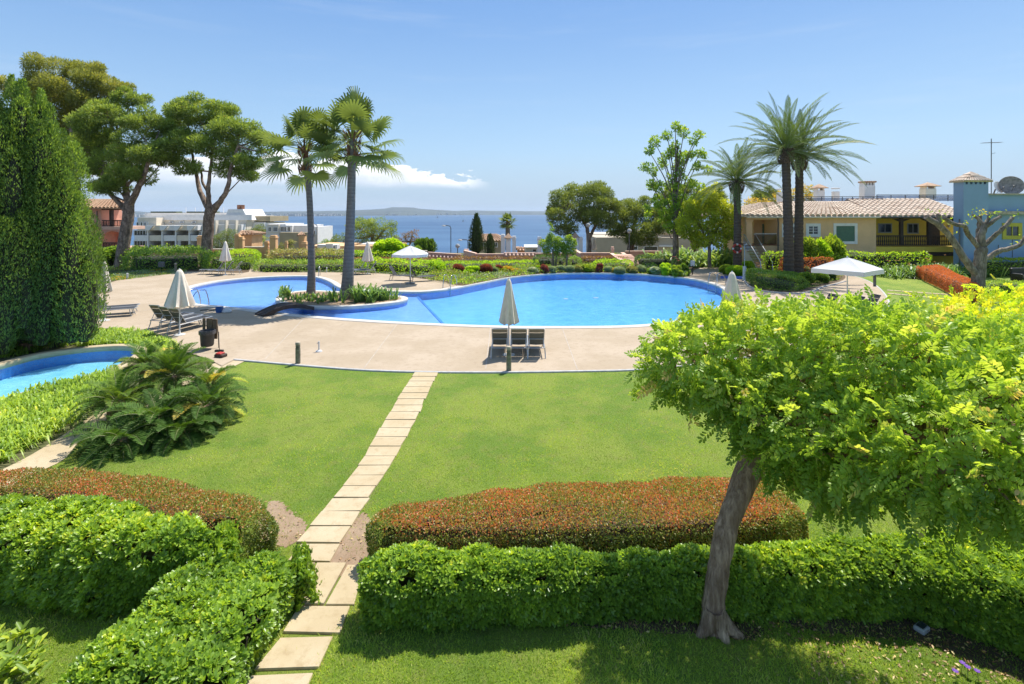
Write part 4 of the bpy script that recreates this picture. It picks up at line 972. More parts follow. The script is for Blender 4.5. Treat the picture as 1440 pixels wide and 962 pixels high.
pine((95,384),50,[([(95,384),(98,300),(100,240),(104,200),(102,160)],.5,.28),([(100,235),(85,200,1),(70,150,1)],.25,.1),([(101,215),(122,196,-1),(136,188,-1),(155,187,-1)],.16,.07),([(98,260),(115,215,-2),(137,190,-3)],.14,.07)],
     [(60,110,2.6,0),(95,100,2.6,1),(130,110,2.2,0),(35,130,2.6,1),(80,140,3.0,0),(125,145,2.3,0),(60,175,2.6,1),(30,180,2.8,2),(150,130,1.5,0),(95,190,2.0,2),(170,125,1.2,0),(105,170,2.4,2),(140,160,1.8,1),(60,215,2.0,2),(100,225,2.0,3),(15,215,2.5,2)],
     'tallest umbrella pine, brown-tinged crown rising behind the big cypress', 62, 'pine_brown')
pine((290,370),45,[([(290,378),(291,350),(293,320),(295,300),(296,292)],.50,.40),([(296,298),(284,275,.5),(277,250,1),(270,215,1)],.28,.10),([(296,298),(293,270),(295,245),(300,205)],.24,.09),([(297,300),(310,283,-.5),(321,262,-1),(324,240,-1),(335,205,-1)],.27,.10),([(293,272),(286,258,.5),(283,240,1)],.14,.08)],
     [(250,165,1.6,1),(275,155,1.9,0),(305,165,2.1,1),(335,180,2.0,0),(360,195,1.5,0),(250,205,1.9,0),(285,200,2.4,0),(320,215,2.3,0),(350,228,1.6,0),(265,235,1.5,0),(375,215,.9,0),(310,238,1.3,0),(238,185,1.2,0),(345,245,1.2,0),(262,150,1.0,0)],
     'umbrella pine with three-forked trunk, right one of the left group', 63, 'pine')
# pines in the centre right, beyond the terrace
pine((828,372),56,[([(828,372),(829,345),(826,320),(822,290)],.28,.16),([(828,335),(838,315),(842,290)],.2,.1),([(826,320),(812,300),(800,285)],.18,.1)],
     [(795,290,2.2,0),(820,275,2.5,1),(845,285,2.3,0),(785,310,1.8,-1),(820,300,2.6,0),(852,310,2.0,0),(800,322,1.6,-1),(838,268,1.6,2),(862,290,1.4,1),(776,300,1.1,0)],
     'dense dark pine with rounded crown, leftmost beyond the pink terrace', 64, 'pine_dark', group='pines beyond the pink terrace', dens=110)
pine((887,372),58,[([(886,372),(887,350),(888,335)],.42,.38),([(888,340),(892,315),(896,300)],.3,.12),([(888,340),(880,320),(874,300)],.2,.12)],
     [(880,300,2.0,0),(900,295,2.1,1),(890,320,2.4,0),(912,318,1.9,0),(870,325,1.7,0),(900,335,1.6,-1),(920,300,1.4,0)],
     'dark pine with low crown in the middle of the far pine group', 65, 'pine_dark', group='pines beyond the pink terrace', dens=110)
pine((975,372),60,[([(978,372),(975,345),(968,310)],.3,.2)],
     [(940,280,2.0,0),(965,272,2.1,0),(985,280,1.8,0),(950,300,2.2,0),(975,298,2.2,0),(1000,290,1.6,0),(935,305,1.6,0),(1010,278,1.1,1)],
     'dark pine behind the tall slender light green tree', 66, 'pine_dark', group='pines beyond the pink terrace', dens=110)
pine((1078,345),62,[([(1078,372),(1080,300),(1080,290)],.2,.12)],[(1076,278,1.2,0),(1088,272,1.0,0),(1067,276,.9,0)], 'small dark pine top showing between the lone date palm and the tall palms', 67, 'pine_dark', group='pines beyond the pink terrace', dens=110)
pine((522,390),75,[([(522,400),(523,360),(524,330)],.3,.2),([(523,350),(535,330),(545,320)],.2,.1)],
     [(505,320,2.0,0),(520,316,2.1,0),(538,322,2.1,0),(512,335,2.0,0),(530,338,2.4,0),(545,332,1.6,0),(500,335,1.5,0)],
     'round olive green tree against the sea, right of the tall fan palm', 68, 'pine', group=None, dens=50, name='round_tree')
pine((480,400),90,[([(480,405),(480,370),(480,350)],.25,.2)],[(472,340,1.6,0),(484,338,1.6,0),(478,346,1.7,0)],'low dark green tree seen between the two fan palm trunks', 69,'pine_dark',group=None,dens=40,name='round_tree')
pine((590,400),80,[([(576,400),(576,350),(577,340)],.2,.15)],[(570,336,1.2,0),(580,330,1.1,0),(560,339,1.0,0),(586,338,1.0,0)],'reddish brown bare-looking tree left of the dark juniper row', 70,'redbrown',group=None,dens=30,name='round_tree',L=.25)
pine((222,420),100,[([(365,400),(365,370),(365,350)],.25,.2)],[(358,328,2.0,0),(370,324,1.8,0),(365,338,2.0,0),(352,338,1.5,0)],'dark green tree behind the orange tiled kiosk', 71,'pine_dark',group=None,dens=30,name='round_tree')
pine((310,420),95,[([(318,400),(318,370),(317,350)],.25,.2)],[(308,335,1.8,0),(320,332,1.8,0),(315,345,2.0,0),(328,342,1.5,0),(300,345,1.5,0)],'green tree in front of the white hotel, right of the pine trunk', 72,'pine_dark',group=None,dens=30,name='round_tree')
pine((405,390),70,[([(403,385),(403,365),(403,352)],.15,.12)],[(398,346,.8,0),(407,342,.8,0),(403,350,.9,0),(392,350,.5,0)],'small olive tree beside the tiled well cover on the orange terrace', 73,'olive',group=None,dens=60,name='round_tree',L=.18)
pine((388,390),75,[([(457,390),(457,350),(457,345)],.1,.08)],[(455,343,.8,0),(461,341,.7,0)],'small round tree on the flat ochre roof, left of the right fan palm trunk', 74,'midgreen',group=None,dens=60,name='round_tree',L=.18)
pine((379,390),80,[([(366,372),(366,345)],.08,.06)],[(366,338,.9,0),(370,335,.6,0)],'small bright yellow bush above the orange wall', 75,'yellowtree',group=None,dens=60,name='round_tree',L=.15)

def leafy(base_px, Y, trunks, lobes_px, label, seed, mat, name='leafy_tree', dens=110, L=.2, Wd=.11, bark_='greybark', ck=.45, group=None, jit=.9, squash=.9, tb=.38, z0=None, depth=.35, core=True):
    g = np.random.default_rng(seed); x, y, z = P3(base_px[0], base_px[1], Y); O = (x, y, tz(Y) if z0 is None else z0)
    r = empty(name, O, 0, label, 'tree', group); mb = MB()
    for pts, r0, r1 in trunks: limb(mb, rel([P3(p[0], p[1], Y+(p[2] if len(p) > 2 else 0)) for p in pts], O), r0, r1, wig=.01, g=g)
    mb.build('trunk', M[bark_], r, True)
    lobes = []
    for px, py, rr, dy in lobes_px:
        q = P3(px, py, Y+dy); lobes += [(q[0], q[1], q[2], rr*.7)]+clumps(q, (rr*.8, rr*.8, rr*.75), 4, rr*.42, g, False, .8)
    canopy('crown', r, O, lobes, dens, mat, L, Wd, seed, squash, depth, .2, jit, .1, core=False, ck=ck, tb=tb, wf=1.6)
    return r
# tall slender tree
br = []
g_ = np.random.default_rng(8)
tips = [(912,212),(908,235),(920,198),(938,190),(950,178),(962,186),(975,200),(985,215),(978,235),(985,190),(915,258),(932,225),(960,225),(945,250),(970,258),(925,280),(965,285),(985,262),(950,205),(955,240),(935,300),(918,240),(940,215),(970,218),(975,278)]
for (tx, ty) in tips: br.append(([(950, min(335, ty+75), 0), ((950+tx)/2, ty+32, g_.uniform(-.6, .6)), (tx, ty, g_.uniform(-1.4, 1.4))], .07, .02))
leafy((950,372),45,[([(950,378),(950,330),(950,270),(953,205)],.32,.08)]+br,
      [(tx, ty, g_.uniform(.42, .62), 0) for tx, ty in tips]+[(938,300,.9,0),(962,305,.9,0),(928,285,.8,0),(972,290,.8,0),(950,275,.8,0),(925,262,.6,0),(950,320,.8,0)]+[(950+g_.normal()*19, g_.uniform(215, 320), g_.uniform(.3, .5), g_.uniform(-.8, .8)) for _ in range(26)],
      'tall slender light green tree with open crown and orange top leaves', 81, 'maple', dens=70, L=.23, Wd=.12, core=False, bark_='pinebark')
leafy((998,372),43,[([(998,376),(997,345),(995,320)],.16,.1),([(998,345),(985,320),(975,305)],.1,.05),([(998,345),(1010,320),(1018,305)],.1,.05)],
      [(980,300,1.2,0),(1000,285,1.3,0),(1018,295,1.2,0),(970,320,1.1,0),(995,315,1.4,0),(1018,320,1.2,0),(985,338,.9,0),(1010,338,.9,0),(1005,272,.8,0),(990,277,.7,0)],
      'yellow-green round tree with orange tips behind the lifebuoy palm', 82, 'yellowtree', dens=135, ck=.5, core=False)
leafy((1065,372),56,[([(1062,372),(1062,320),(1062,300)],.14,.1)],
      [(1050,300,1.3,0),(1062,290,1.3,0),(1075,298,1.3,0),(1048,320,1.4,0),(1066,314,1.4,0),(1085,290,1.1,0),(1092,280,.8,0)],
      'orange-flowering tree behind the tiled roof corner, between the palms', 83, 'orangetree', dens=50, L=.25)
leafy((1128,372),60,[([(1124,372),(1126,300),(1128,285)],.14,.1)],
      [(1120,275,1.1,0),(1130,268,1.1,0),(1140,280,1.0,0),(1117,287,1.0,0),(1133,285,1.0,0)],
      'orange tinged treetop rising behind the ochre house roof', 84, 'orangetree', dens=45, L=.25)
leafy((778,376),41.5,[([(778,378),(778,362),(777,350)],.09,.07),([(782,378),(782,362),(781,350)],.05,.04)],
      [(770,345,.62,0),(783,338,.62,0),(790,348,.45,0),(776,335,.5,0),(768,354,.4,0),(783,352,.5,0),(776,322,.22,0),(774,315,.14,0)],
      'small bright green ball-crowned tree, left one of two before the pink wall', 85, 'citrus', dens=260, L=.13, Wd=.07, ck=.6, group='grafted trees before the pink wall')
leafy((798,376),41.5,[([(797,378),(797,362),(797,350)],.08,.06)],
      [(795,346,.55,0),(803,342,.5,0),(799,335,.42,0),(806,352,.36,0),(796,354,.42,0)],
      'small bright green ball-crowned tree, right one of two before the pink wall', 86, 'citrus', dens=260, L=.13, Wd=.07, ck=.6, group='grafted trees before the pink wall')
# columnar cypresses beyond the terraces
def column(px, pyt, pyb, Y, rm, label, seed, mat='darkcypress', name='cypress_tree', cat='tree', dens=70, L=.28, Wd=.09, group=None, z0=None):
    g = np.random.default_rng(seed); zb = tz(Y) if z0 is None else z0; zt = ZZ(pyt, Y); x = XX(px, Y); r = empty(name, (x, Y, zb), 0, label, cat, group)
    Hh = zt-zb; n = int(dens*Hh*rm*6.3*1.3); z = g.uniform(.05, 1, n)*Hh; a = g.uniform(0, 6.283, n); u = z/Hh
    rr = rm*np.clip(np.minimum(u*9, 1)*(1-u**2.2)**.8, .04, 1)*(1+.14*np.sin(a*5+u*6)+.1*g.normal(size=n))
    P = np.stack([rr*np.cos(a), rr*np.sin(a), z], 1); N = np.stack([np.cos(a), np.sin(a), .2+0*a], 1); D = unit(N*.45+np.array([[0, 0, 1]])+g.normal(size=P.shape)*.25)
    leaves('crown', P, D, N, L*g.uniform(.7, 1.3, n), Wd, M[mat], np.clip(.4+g.normal(size=n)*.2, 0, 1), r)
    c = MB(); c.lathe([(rm*.3, 0), (rm*.75, Hh*.12), (rm*.72, Hh*.5), (rm*.35, Hh*.82), (.02, Hh*.96)], (0, 0, 0), 9); c.build('branches', M['core'], r)
    return r
column(670,302,352,58,.78,'tall thin dark cypress against the sea beside the tiled house',91)
column(689,331,355,56,.5,'short thin dark cypress in front of the tiled house gable',92)
for i, (px, t, rm, l) in enumerate([(588,338,.62,'leftmost'),(594,337,.6,'second from left'),(600,336,.6,'second from right'),(607,337.5,.55,'rightmost')]): column(px,t,360,60,rm,l+' of the four dark junipers behind the open white parasol',93+i,'clipped',name='juniper_tree',group='row of junipers')

# the big cypress at the left edge
def big_cypress():
    g = np.random.default_rng(100); Y = 17.6; O = (XX(40, Y), Y, 0); r = empty('cypress_tree', O, 0, 'huge dense bushy cypress at the left edge beside the small pool', 'tree')
    plumes = []
    for i in range(130):
        a = g.uniform(0, 6.283); k = math.sqrt(g.uniform(.02, 1)); z0 = g.uniform(-.3, 6.6)*(1.1-.35*k) if i > 26 else g.uniform(-.2, 2.4)
        R0 = 1.12+.45*(i % 3 == 0)*(i > 40); x = math.cos(a)*k*R0; y = math.sin(a)*k*R0
        zt = 9.15-2.6*k**2.2-(2.4 if R0 > 1.2 else 0)*k+g.normal()*.22
        zt = min(zt, z0+g.uniform(2.6, 4.2)); plumes.append((x, y, z0, zt, g.uniform(.32, .50)))
    for (pxx, pyt) in ((22,96),(38,104),(54,108),(66,118),(6,100),(76,138),(86,165),(96,200),(104,232),(112,262),(120,292),(127,325),(132,360),(-12,104),(30,110),(60,130),(-30,120),(14,112),(46,120),(70,160),(90,220)):   # silhouette plumes
        plumes.append((XX(pxx-9, Y)-O[0], g.uniform(-.7, .2), .3, ZZ(pyt+9, Y), .44))
    P_, N_, C_ = [], [], []; c = MB()
    for (x, y, z0, zt, rr) in plumes:
        Hh = zt-z0; n = int(Hh*rr*1250); u = g.uniform(0, 1, n); a = g.uniform(0, 6.283, n)
        w = rr*np.clip(np.minimum((u+.15)*2.5, 1)*(1-u**3.6)**.7, .03, 1)*(1+.10*np.sin(a*3+u*14+x*5)+.12*g.normal(size=n))
        lean = u[:, None]*np.array([[x, y, 0]])*.10
        P_.append(np.stack([x+w*np.cos(a), y+w*np.sin(a), z0+u*Hh], 1)+lean); N_.append(np.stack([np.cos(a), np.sin(a), .25+0*a], 1)); C_.append(np.full(n, g.normal()*.16)+.12*(u-.5))
        c.lathe([(rr*.3, 0), (rr*.66, Hh*.2), (rr*.6, Hh*.55), (rr*.3, Hh*.82), (.02, Hh*.95)], (x, y, max(z0, 0.02)), 7)
    P = np.concatenate(P_); N = np.concatenate(N_); ok = P[:, 2] > .02; P, N = P[ok], N[ok]; tc = np.concatenate(C_)[ok]
    n = len(P); D = unit(N*.5+np.array([[0, 0, .9]])+g.normal(size=P.shape)*.35)
    leaves('crown', P, D, unit(N+g.normal(size=N.shape)*.5), .105*g.uniform(.6, 1.4, n), .032, M['cypress'], np.clip(.42+tc+g.normal(size=n)*.18, 0, 1), r)
    c.build('branches', M['core'], r)
    t = MB(); t.tube([(0, 0, -.1), (0, 0, 1.2), (.1, 0, 3)], [.25, .2, .15], 10); t.build('trunk', M['bark'], r, True)
big_cypress()

# ------------------------------------------------------------------ palms
def fan_palm(base, Y, line, radii, crown_z, label, seed, nleaf=34, R_=1.25, mat='fan', group='fan palms', boot=True):
    g = np.random.default_rng(seed); pts = [P3(p[0], p[1], Y) for p in line]; O = (pts[0][0], Y, max(pts[0][2], 0)-.02); r = empty('fan_palm', O, 0, label, 'palm', group)
    mb = MB(); sp = smooth_poly(rel(pts, O), False, 6); m = len(sp); rad = list(np.interp(np.linspace(0, 1, m), np.linspace(0, 1, len(radii)), radii)); mb.tube(sp, rad, 14); mb.build('trunk', M['palmbark'], r, True)
    top = np.array(sp[-1]); rt = radii[-1]
    # old leaf bases under the crown
    Pb = []; Db = []
    for i in range(90):
        a = g.uniform(0, 6.283); z = g.uniform(-.95, .15)*R_/1.25; rr = rt*(1.0+.25*(z+1)); Pb.append(top+np.array([math.cos(a)*rr, math.sin(a)*rr, z])); Db.append([math.cos(a)*.55, math.sin(a)*.55, .9])
    leaves('leaf_bases', np.array(Pb), np.array(Db), unit(np.array(Db)*np.array([[1, 1, -.5]])), .34*R_/1.25, .13, M['boot'], np.zeros(90), r)
    Vs, Fs, Ts = [], [], []; b = 0
    for i in range(nleaf):
        a = i*2.39996+g.uniform(-.3, .3); u = i/(nleaf-1); el = R(82-122*u+g.uniform(-12, 12))     # young upright to old hanging
        d = np.array([math.cos(a)*math.cos(el), math.sin(a)*math.cos(el), math.sin(el)]); pl = R_*g.uniform(.62, .92); 
        sag = np.array([0, 0, -.22*pl*math.cos(el)]); hub = top+np.array([0, 0, .05])+d*pl+sag
        s = np.cross(d, [0, 0, 1]); s = s/(np.linalg.norm(s)+1e-6); tw = g.uniform(-.5, .5); nrm = np.cross(s, d); s, nrm = s*math.cos(tw)+nrm*math.sin(tw), nrm*math.cos(tw)-s*math.sin(tw)
        # petiole
        w = .04; q = [top-s*w, top+s*w, hub+s*w*.6, hub-s*w*.6]; Vs.append(np.array(q)); Fs.append(np.array([[b, b+1, b+2, b+3]])); Ts.append(np.full(4, .75)); b += 4
        nb = 21; blade = R_*g.uniform(.60, .78); tt = np.clip(.42-.22*u+g.normal()*.1+(.45 if u > .93 else 0), 0, 1)
        for j in range(nb):
            f = (j/(nb-1)-.5)*2*R(118); dd = d*math.cos(f)+s*math.sin(f); dd = dd+nrm*.18*math.cos(f*.9); dd /= np.linalg.norm(dd); sd = np.cross(dd, nrm); sd /= np.linalg.norm(sd)
            Lb = blade*(1-.28*abs(f)/R(118))*g.uniform(.9, 1.05); ww = .040*R_/1.25; dn = np.array([0, 0, -1.0]); dr = g.uniform(.3, .85)
            p0 = hub; p1 = hub+dd*Lb*.45; p2 = hub+dd*Lb*.75+dn*Lb*.07*dr; p3 = hub+dd*Lb*.90+dn*Lb*.34*dr
            V = [p0-sd*ww*.15, p0+sd*ww*.15, p1-sd*ww, p1+sd*ww, p2-sd*ww*.6, p2+sd*ww*.6, p3-sd*ww*.08, p3+sd*ww*.08]
            Vs.append(np.array(V)); Fs.append(np.array([[b, b+1, b+3, b+2], [b+2, b+3, b+5, b+4], [b+4, b+5, b+7, b+6]])); Ts.append(np.full(8, np.clip(tt+g.normal()*.05, 0, 1))); b += 8
    np_obj('crown', np.concatenate(Vs), np.concatenate(Fs), M[mat], r, tint=np.concatenate(Ts))
    return r
fan_palm(None, 27.4, [(486,424),(489,395),(492,330),(494,270),(495,212),(496,196)], [.40,.31,.245,.215,.21,.20], 0, 'taller thicker fan palm on the pool island, right one of the pair', 110, 36, 2.05)
fan_palm(None, 28.2, [(437,420),(438,380),(437,320),(434,260),(430,222),(429,212)], [.27,.2,.175,.16,.155,.16], 0, 'slimmer leaning fan palm on the pool island, left one of the pair', 111, 28, 1.95)
fan_palm(None, 66, [(714,352),(714,340),(714,325),(714,312)], [.32,.3,.3,.3], 0, 'small far fan palm against the sea above the white chimneys', 112, 34, 1.0)

def frond(Pb, d, Ln, g, nl=44, Ll=.34, Wl=.035, arch=.9, vee=.5, tip=.5):
    """a pinnate frond: returns leaflets arrays (P,D,U,L,W) and the rachis points"""
    s = np.cross(d, [0, 0, 1]); s = s/(np.linalg.norm(s)+1e-6); t = np.linspace(0, 1, 14); pts = []
    hd = np.array([d[0], d[1], 0]); hn = np.linalg.norm(hd); p = Pb.copy(); dd = d.copy(); st = Ln/13
    for i in range(14):
        pts.append(p.copy()); dd = dd+np.array([0, 0, -1])*arch*st*(.25+.75*i/13)/Ln*1.6; dd /= np.linalg.norm(dd); p = p+dd*st
    pts = np.array(pts); k = np.linspace(.12, 1, nl); idx = k*13; i0 = np.minimum(idx.astype(int), 12); fr = (idx-i0)[:, None]; q = pts[i0]*(1-fr)+pts[i0+1]*fr; tg = unit(pts[i0+1]-pts[i0]); nrm = unit(np.cross(np.tile(s, (nl, 1)), tg))
    ln = Ll*np.sin(np.clip(k*.93+.10, 0, 1)*math.pi)**.6*(1-.0*k)
    Ps, Ds, Us, Ls = [], [], [], []
    for sg in (-1, 1):
        D = unit(s[None]*sg*.8+tg*tip+nrm*vee+g.normal(size=(nl, 3))*.09); Ps.append(q); Ds.append(D); Us.append(unit(nrm-s[None]*sg*vee*.8)); Ls.append(ln)
    return np.concatenate(Ps), np.concatenate(Ds), np.concatenate(Us), np.concatenate(Ls), pts
def pinnate_head(name, parent, top, nf, Ln, g, mat, el0=80, el1=-22, Ll=.42, Wl=.045, nl=44, arch=.9, vee=.45, tip=.55, rs=.022, shape='rhomb', droop=.0, tb=.4, dead=.0, azr=None):
    A = [[], [], [], [], []]; mb = MB()
    for i in range(nf):
        u = i/(nf-1); a = i*2.39996+g.uniform(-.15, .15) if azr is None else g.uniform(*azr); el = R(el0+(el1-el0)*u**.85+g.uniform(-9, 9)); d = np.array([math.cos(a)*math.cos(el), math.sin(a)*math.cos(el), math.sin(el)])
        P, D, U, L, pts = frond(np.array(top)+d*.1, d, Ln*g.uniform(.85, 1.08)*(1-.12*(1-u)), g, nl, Ll, Wl, arch*g.uniform(.8, 1.2), vee, tip)
        tn = np.full(len(P), np.clip(tb-.18*u+g.normal()*.1+(.55 if g.uniform() < dead*u else 0), 0, 1))
        for k, q in enumerate((P, D, U, L, tn)): A[k].append(q)
        mb.tube([tuple(p) for p in pts[::2]]+[tuple(pts[-1])], [rs*(1-.85*j/7) for j in range(8)], 4)
    P, D, U, L, tn = [np.concatenate(a) for a in A]
    V, F, k = leaf_geo(P, D, U, L, Wl, 'rhomb', .15, droop); b = len(V)
    o = np_obj(name, V, F, M[mat], parent, tint=np.repeat(np.clip(tn+g.normal(size=len(tn))*.05, 0, 1), k))
    mb.build('frond_stalks', M['stalk'], parent, True)
    return o
M['stalk'] = plain('frond_stalk', (.26, .30, .10), .6)
def date_palm(Y, line, radii, label, seed, nf=56, Ln=3.1, el1=-22, extra=None):
    g = np.random.default_rng(seed); pts = [P3(p[0], p[1], Y) for p in line]; O = (pts[0][0], Y, 0); r = empty('date_palm', O, 0, label, 'palm', 'date palms beside the pool')
    mb = MB(); sp = smooth_poly(rel(pts, O), False, 16); m = len(sp); rad = np.interp(np.linspace(0, 1, m), np.linspace(0, 1, len(radii)), radii); rad = [q*(1+.05*((i % 2)*2-1)) for i, q in enumerate(rad)]
    mb.tube(sp, rad, 14); mb.build('trunk', M['datebark'], r, False)
    top = np.array(sp[-1]); Pb, Db = [], []
    for i in range(150):
        a = i*2.39996; z = -.95+1.1*i/150; rr = radii[-1]*(1.0+.55*math.sin((z+.95)/1.1*math.pi)); Pb.append(top+np.array([math.cos(a)*rr*.9, math.sin(a)*rr*.9, z])); Db.append([math.cos(a)*.7, math.sin(a)*.7, .8])
    leaves('leaf_bases', np.array(Pb), np.array(Db), unit(np.array(Db)*np.array([[1, 1, -.5]])), .32, .16, M['boot2'], np.zeros(150), r)
    pinnate_head('crown', r, tuple(top+np.array([0, 0, .1])), nf, Ln, g, 'date', 80, el1, .42, .038, 66, .92, .38, .85, .03, tb=.4, dead=.08)
    return r
M['boot2'] = plain('date_palm_boots', (.22, .15, .10), .9, var=.35, scale=14)
date_palm(36.0, [(1109,392),(1109,340),(1107,280),(1105,226),(1105,214)], [.36,.33,.29,.27,.29], 'left one of the two tall date palms standing close together', 120, 56, 4.8, -18)
date_palm(37.2, [(1123,391),(1123,340),(1124,280),(1124,234),(1124,223)], [.35,.31,.28,.26,.28], 'right one of the two tall date palms standing close together', 121, 50, 4.8, -12)
date_palm(40.0, [(1037,382),(1037,340),(1037,300),(1036,266),(1036,257)], [.35,.29,.27,.26,.29], 'lone shorter date palm carrying the red lifebuoy', 122, 50, 4.1, -20)

# cycads beside the lawn
def cycad(px, py, z, nf, Ln, el0, el1, seed, label, tb=.42, dead=.15):
    g = np.random.default_rng(seed); x, y = gp(px, py, z); r = empty('cycad', (x, y, 0), 0, label, 'cycad', 'cycads in the clump by the left lawn')
    mb = MB(); mb.lathe([(.20, 0), (.19, max(.1, z-.1)), (.12, max(.16, z+.02))], (0, 0, 0), 12); mb.build('trunk', M['bark'], r, True)
    pinnate_head('crown', r, (0, 0, z), nf, Ln*.88, g, 'cycad', el0, el1, .19, .017, 66, 1.15, .30, .38, .012, tb=tb, dead=dead)
    return r
for a in [
 (243,530,.72,50,1.15,78,-16,131,'tallest cycad with upright bright fronds, at the back of the clump', .55),
 (165,566,.5,36,1.0,70,-12,132,'pale yellowish cycad at the left back of the clump', .6),
 (288,572,.35,40,1.1,58,-18,133,'cycad at the right side of the clump, reaching over the lawn', .35),
 (222,590,.3,44,1.15,58,-20,134,'dark green cycad in the middle of the clump front', .32),
 (172,618,.15,40,1.1,45,-14,135,'lowest cycad spilling toward the beige path', .3),
 (255,606,.15,38,1.0,45,-14,136,'low cycad at the lawn edge of the clump', .3),
 (295,545,.5,32,.95,62,-15,137,'cycad with yellow lower fronds below the trash bin', .5),
 (208,516,.7,30,.95,70,-10,138,'cycad half hidden at the far side of the clump, near the loungers', .45),
]: cycad(*a)

# ------------------------------------------------------------------ strap-leaved plants
def straps(n, sampler, L, Wd, mat, seed, name, parent=None, lean=.55, droop=.8, tb=.45, z=0, per=9, spread=.05, O=(0, 0, 0)):
    """tufts of arching strap leaves; sampler(g, n) -> x, y of the tuft centres"""
    g = np.random.default_rng(seed); x, y = sampler(g, n); m = len(x)
    P = np.repeat(np.stack([x, y, np.full(m, z)], 1), per, 0)+g.normal(size=(m*per, 3))*np.array([[spread, spread, 0]]); a = g.uniform(0, 6.283, m*per); k = g.uniform(.1, lean, m*per)*1.6
    D = np.stack([np.cos(a)*np.sin(k), np.sin(a)*np.sin(k), np.cos(k)], 1); U = np.stack([-np.cos(a)*np.cos(k), -np.sin(a)*np.cos(k), np.sin(k)], 1)
    tn = np.clip(tb+g.normal(size=len(P))*.17+np.repeat(wob(np.stack([x, y, 0*x], 1), 2.5, seed)*.12, per), 0, 1)
    return leaves(name, P-np.array([O]), D, U, L*g.uniform(.6, 1.2, len(P)), Wd*g.uniform(.7, 1.2, len(P)), M[mat], tn, parent, shape='strap', droop=droop)
def poly_sampler(poly):
    def f(g, n):
        xs = [p[0] for p in poly]; ys = [p[1] for p in poly]; x = g.uniform(min(xs), max(xs), n*3); y = g.uniform(min(ys), max(ys), n*3); k = in_poly(x, y, poly); return x[k][:n], y[k][:n]
    return f
agp = smooth_poly(g2([(-150,720),(-30,668),(20,642),(55,622),(95,598),(120,580),(140,563),(150,548),(165,530),(150,531),(108,543),(68,553),(18,567),(-15,590),(-60,640),(-150,690)]), True, 2)
tag(straps(560, poly_sampler(agp), .72, .036, 'strap', 201, 'strap_leaf_border', per=12, tb=.5), 'border of arching bright green strap leaves in front of the small left pool', 'ground cover', kind='stuff')
agp2 = smooth_poly(g2([(132,470),(160,468),(200,471),(226,480),(246,497),(215,495),(197,490),(182,486),(150,486),(118,489),(110,480)]), True, 2)
tag(straps(420, poly_sampler(agp2), .55, .036, 'strap', 202, 'strap_leaf_border', per=13, tb=.5), 'bright green strap leaves between the small left pool and the deck, beside the cypress', 'ground cover', kind='stuff')
agp3 = smooth_poly(g2([(-200,515),(0,505),(50,494),(95,487),(120,485),(100,475),(0,478),(-200,490)]), True, 2)
tag(straps(320, poly_sampler(agp3), .5, .036, 'strap', 203, 'strap_leaf_border', per=12, tb=.35), 'green strap leaves under the big cypress along the small pool', 'ground cover', kind='stuff')
# corner plant bottom left
cl = poly_sampler(g2([(-60,1000),(40,985),(62,960),(50,915),(10,900),(-60,905)]))
def broad_plant():
    g = np.random.default_rng(205); x0, y0 = gp(8, 960); r = empty('broad_leaf_plant', (x0, y0, 0), 0, 'yellow-green broad-leaved plant in the bottom left corner of the lawn', 'plant')
    x, y = cl(g, 60); n = len(x); P = np.repeat(np.stack([x-x0, y-y0, g.uniform(.05, .22, n)], 1), 6, 0); a = g.uniform(0, 6.28, len(P)); e = g.uniform(.1, 1.1, len(P)); D = np.stack([np.cos(a)*np.cos(e), np.sin(a)*np.cos(e), np.sin(e)], 1); U = np.stack([-np.cos(a)*np.sin(e), -np.sin(a)*np.sin(e), np.cos(e)], 1)
    leaves('foliage', P, D, U, .13*g.uniform(.5, 1.3, len(P)), .05, M['citrus'], np.clip(.5+g.normal(size=len(P))*.25, 0, 1), r, shape='leaf6', fold=.12, droop=.2)
    mb = MB()
    for i in range(n): mb.tube([(0, 0, -.01), ((x[i]-x0)*.6, (y[i]-y0)*.6, .02), (x[i]-x0, y[i]-y0, .16)], .006, 4)
    mb.build('stalks', M['stalk'], r)
broad_plant()
def strap_plant(px, pyb, w, L, Wd, n, label, seed, mat='strap_dark', cat='plant', name='strap_leaf_plant', flower=None, group=None, z=0, per=1, lean=.7, tb=.45, droop=.5, nf=8, fz=.78):
    x, y = gp(px, pyb, z); r = empty(name, (x, y, z), 0, label, cat, group)
    straps(n, lambda g, m: (g.normal(size=m)*w*.4, g.normal(size=m)*w*.3), L, Wd, mat, seed, 'foliage', r, per=5, tb=tb, lean=lean, droop=droop)
    if flower:
        g = np.random.default_rng(seed+1)
        for i in range(nf):
            m = MB(); a = g.uniform(0, 6.28); q = (g.normal()*w*.38, g.normal()*w*.3-.1, L*g.uniform(fz-.15, fz+.2)); m.tube([(q[0], q[1], 0.02), q], .008, 4)
            f = m.build('flower_stalk', M['stalk'], r); m = MB()
            for k in range(6):
                b = a+k*1.05; c = Vector((math.cos(b), math.sin(b), .6))*.09; p = Vector(q); s = Vector((-math.sin(b), math.cos(b), 0))*.03; m.add([p, p+c*.6+s, p+c, p+c*.6-s], [(0, 1, 2, 3)])
            m.build('petals', M[flower], f)
    return r
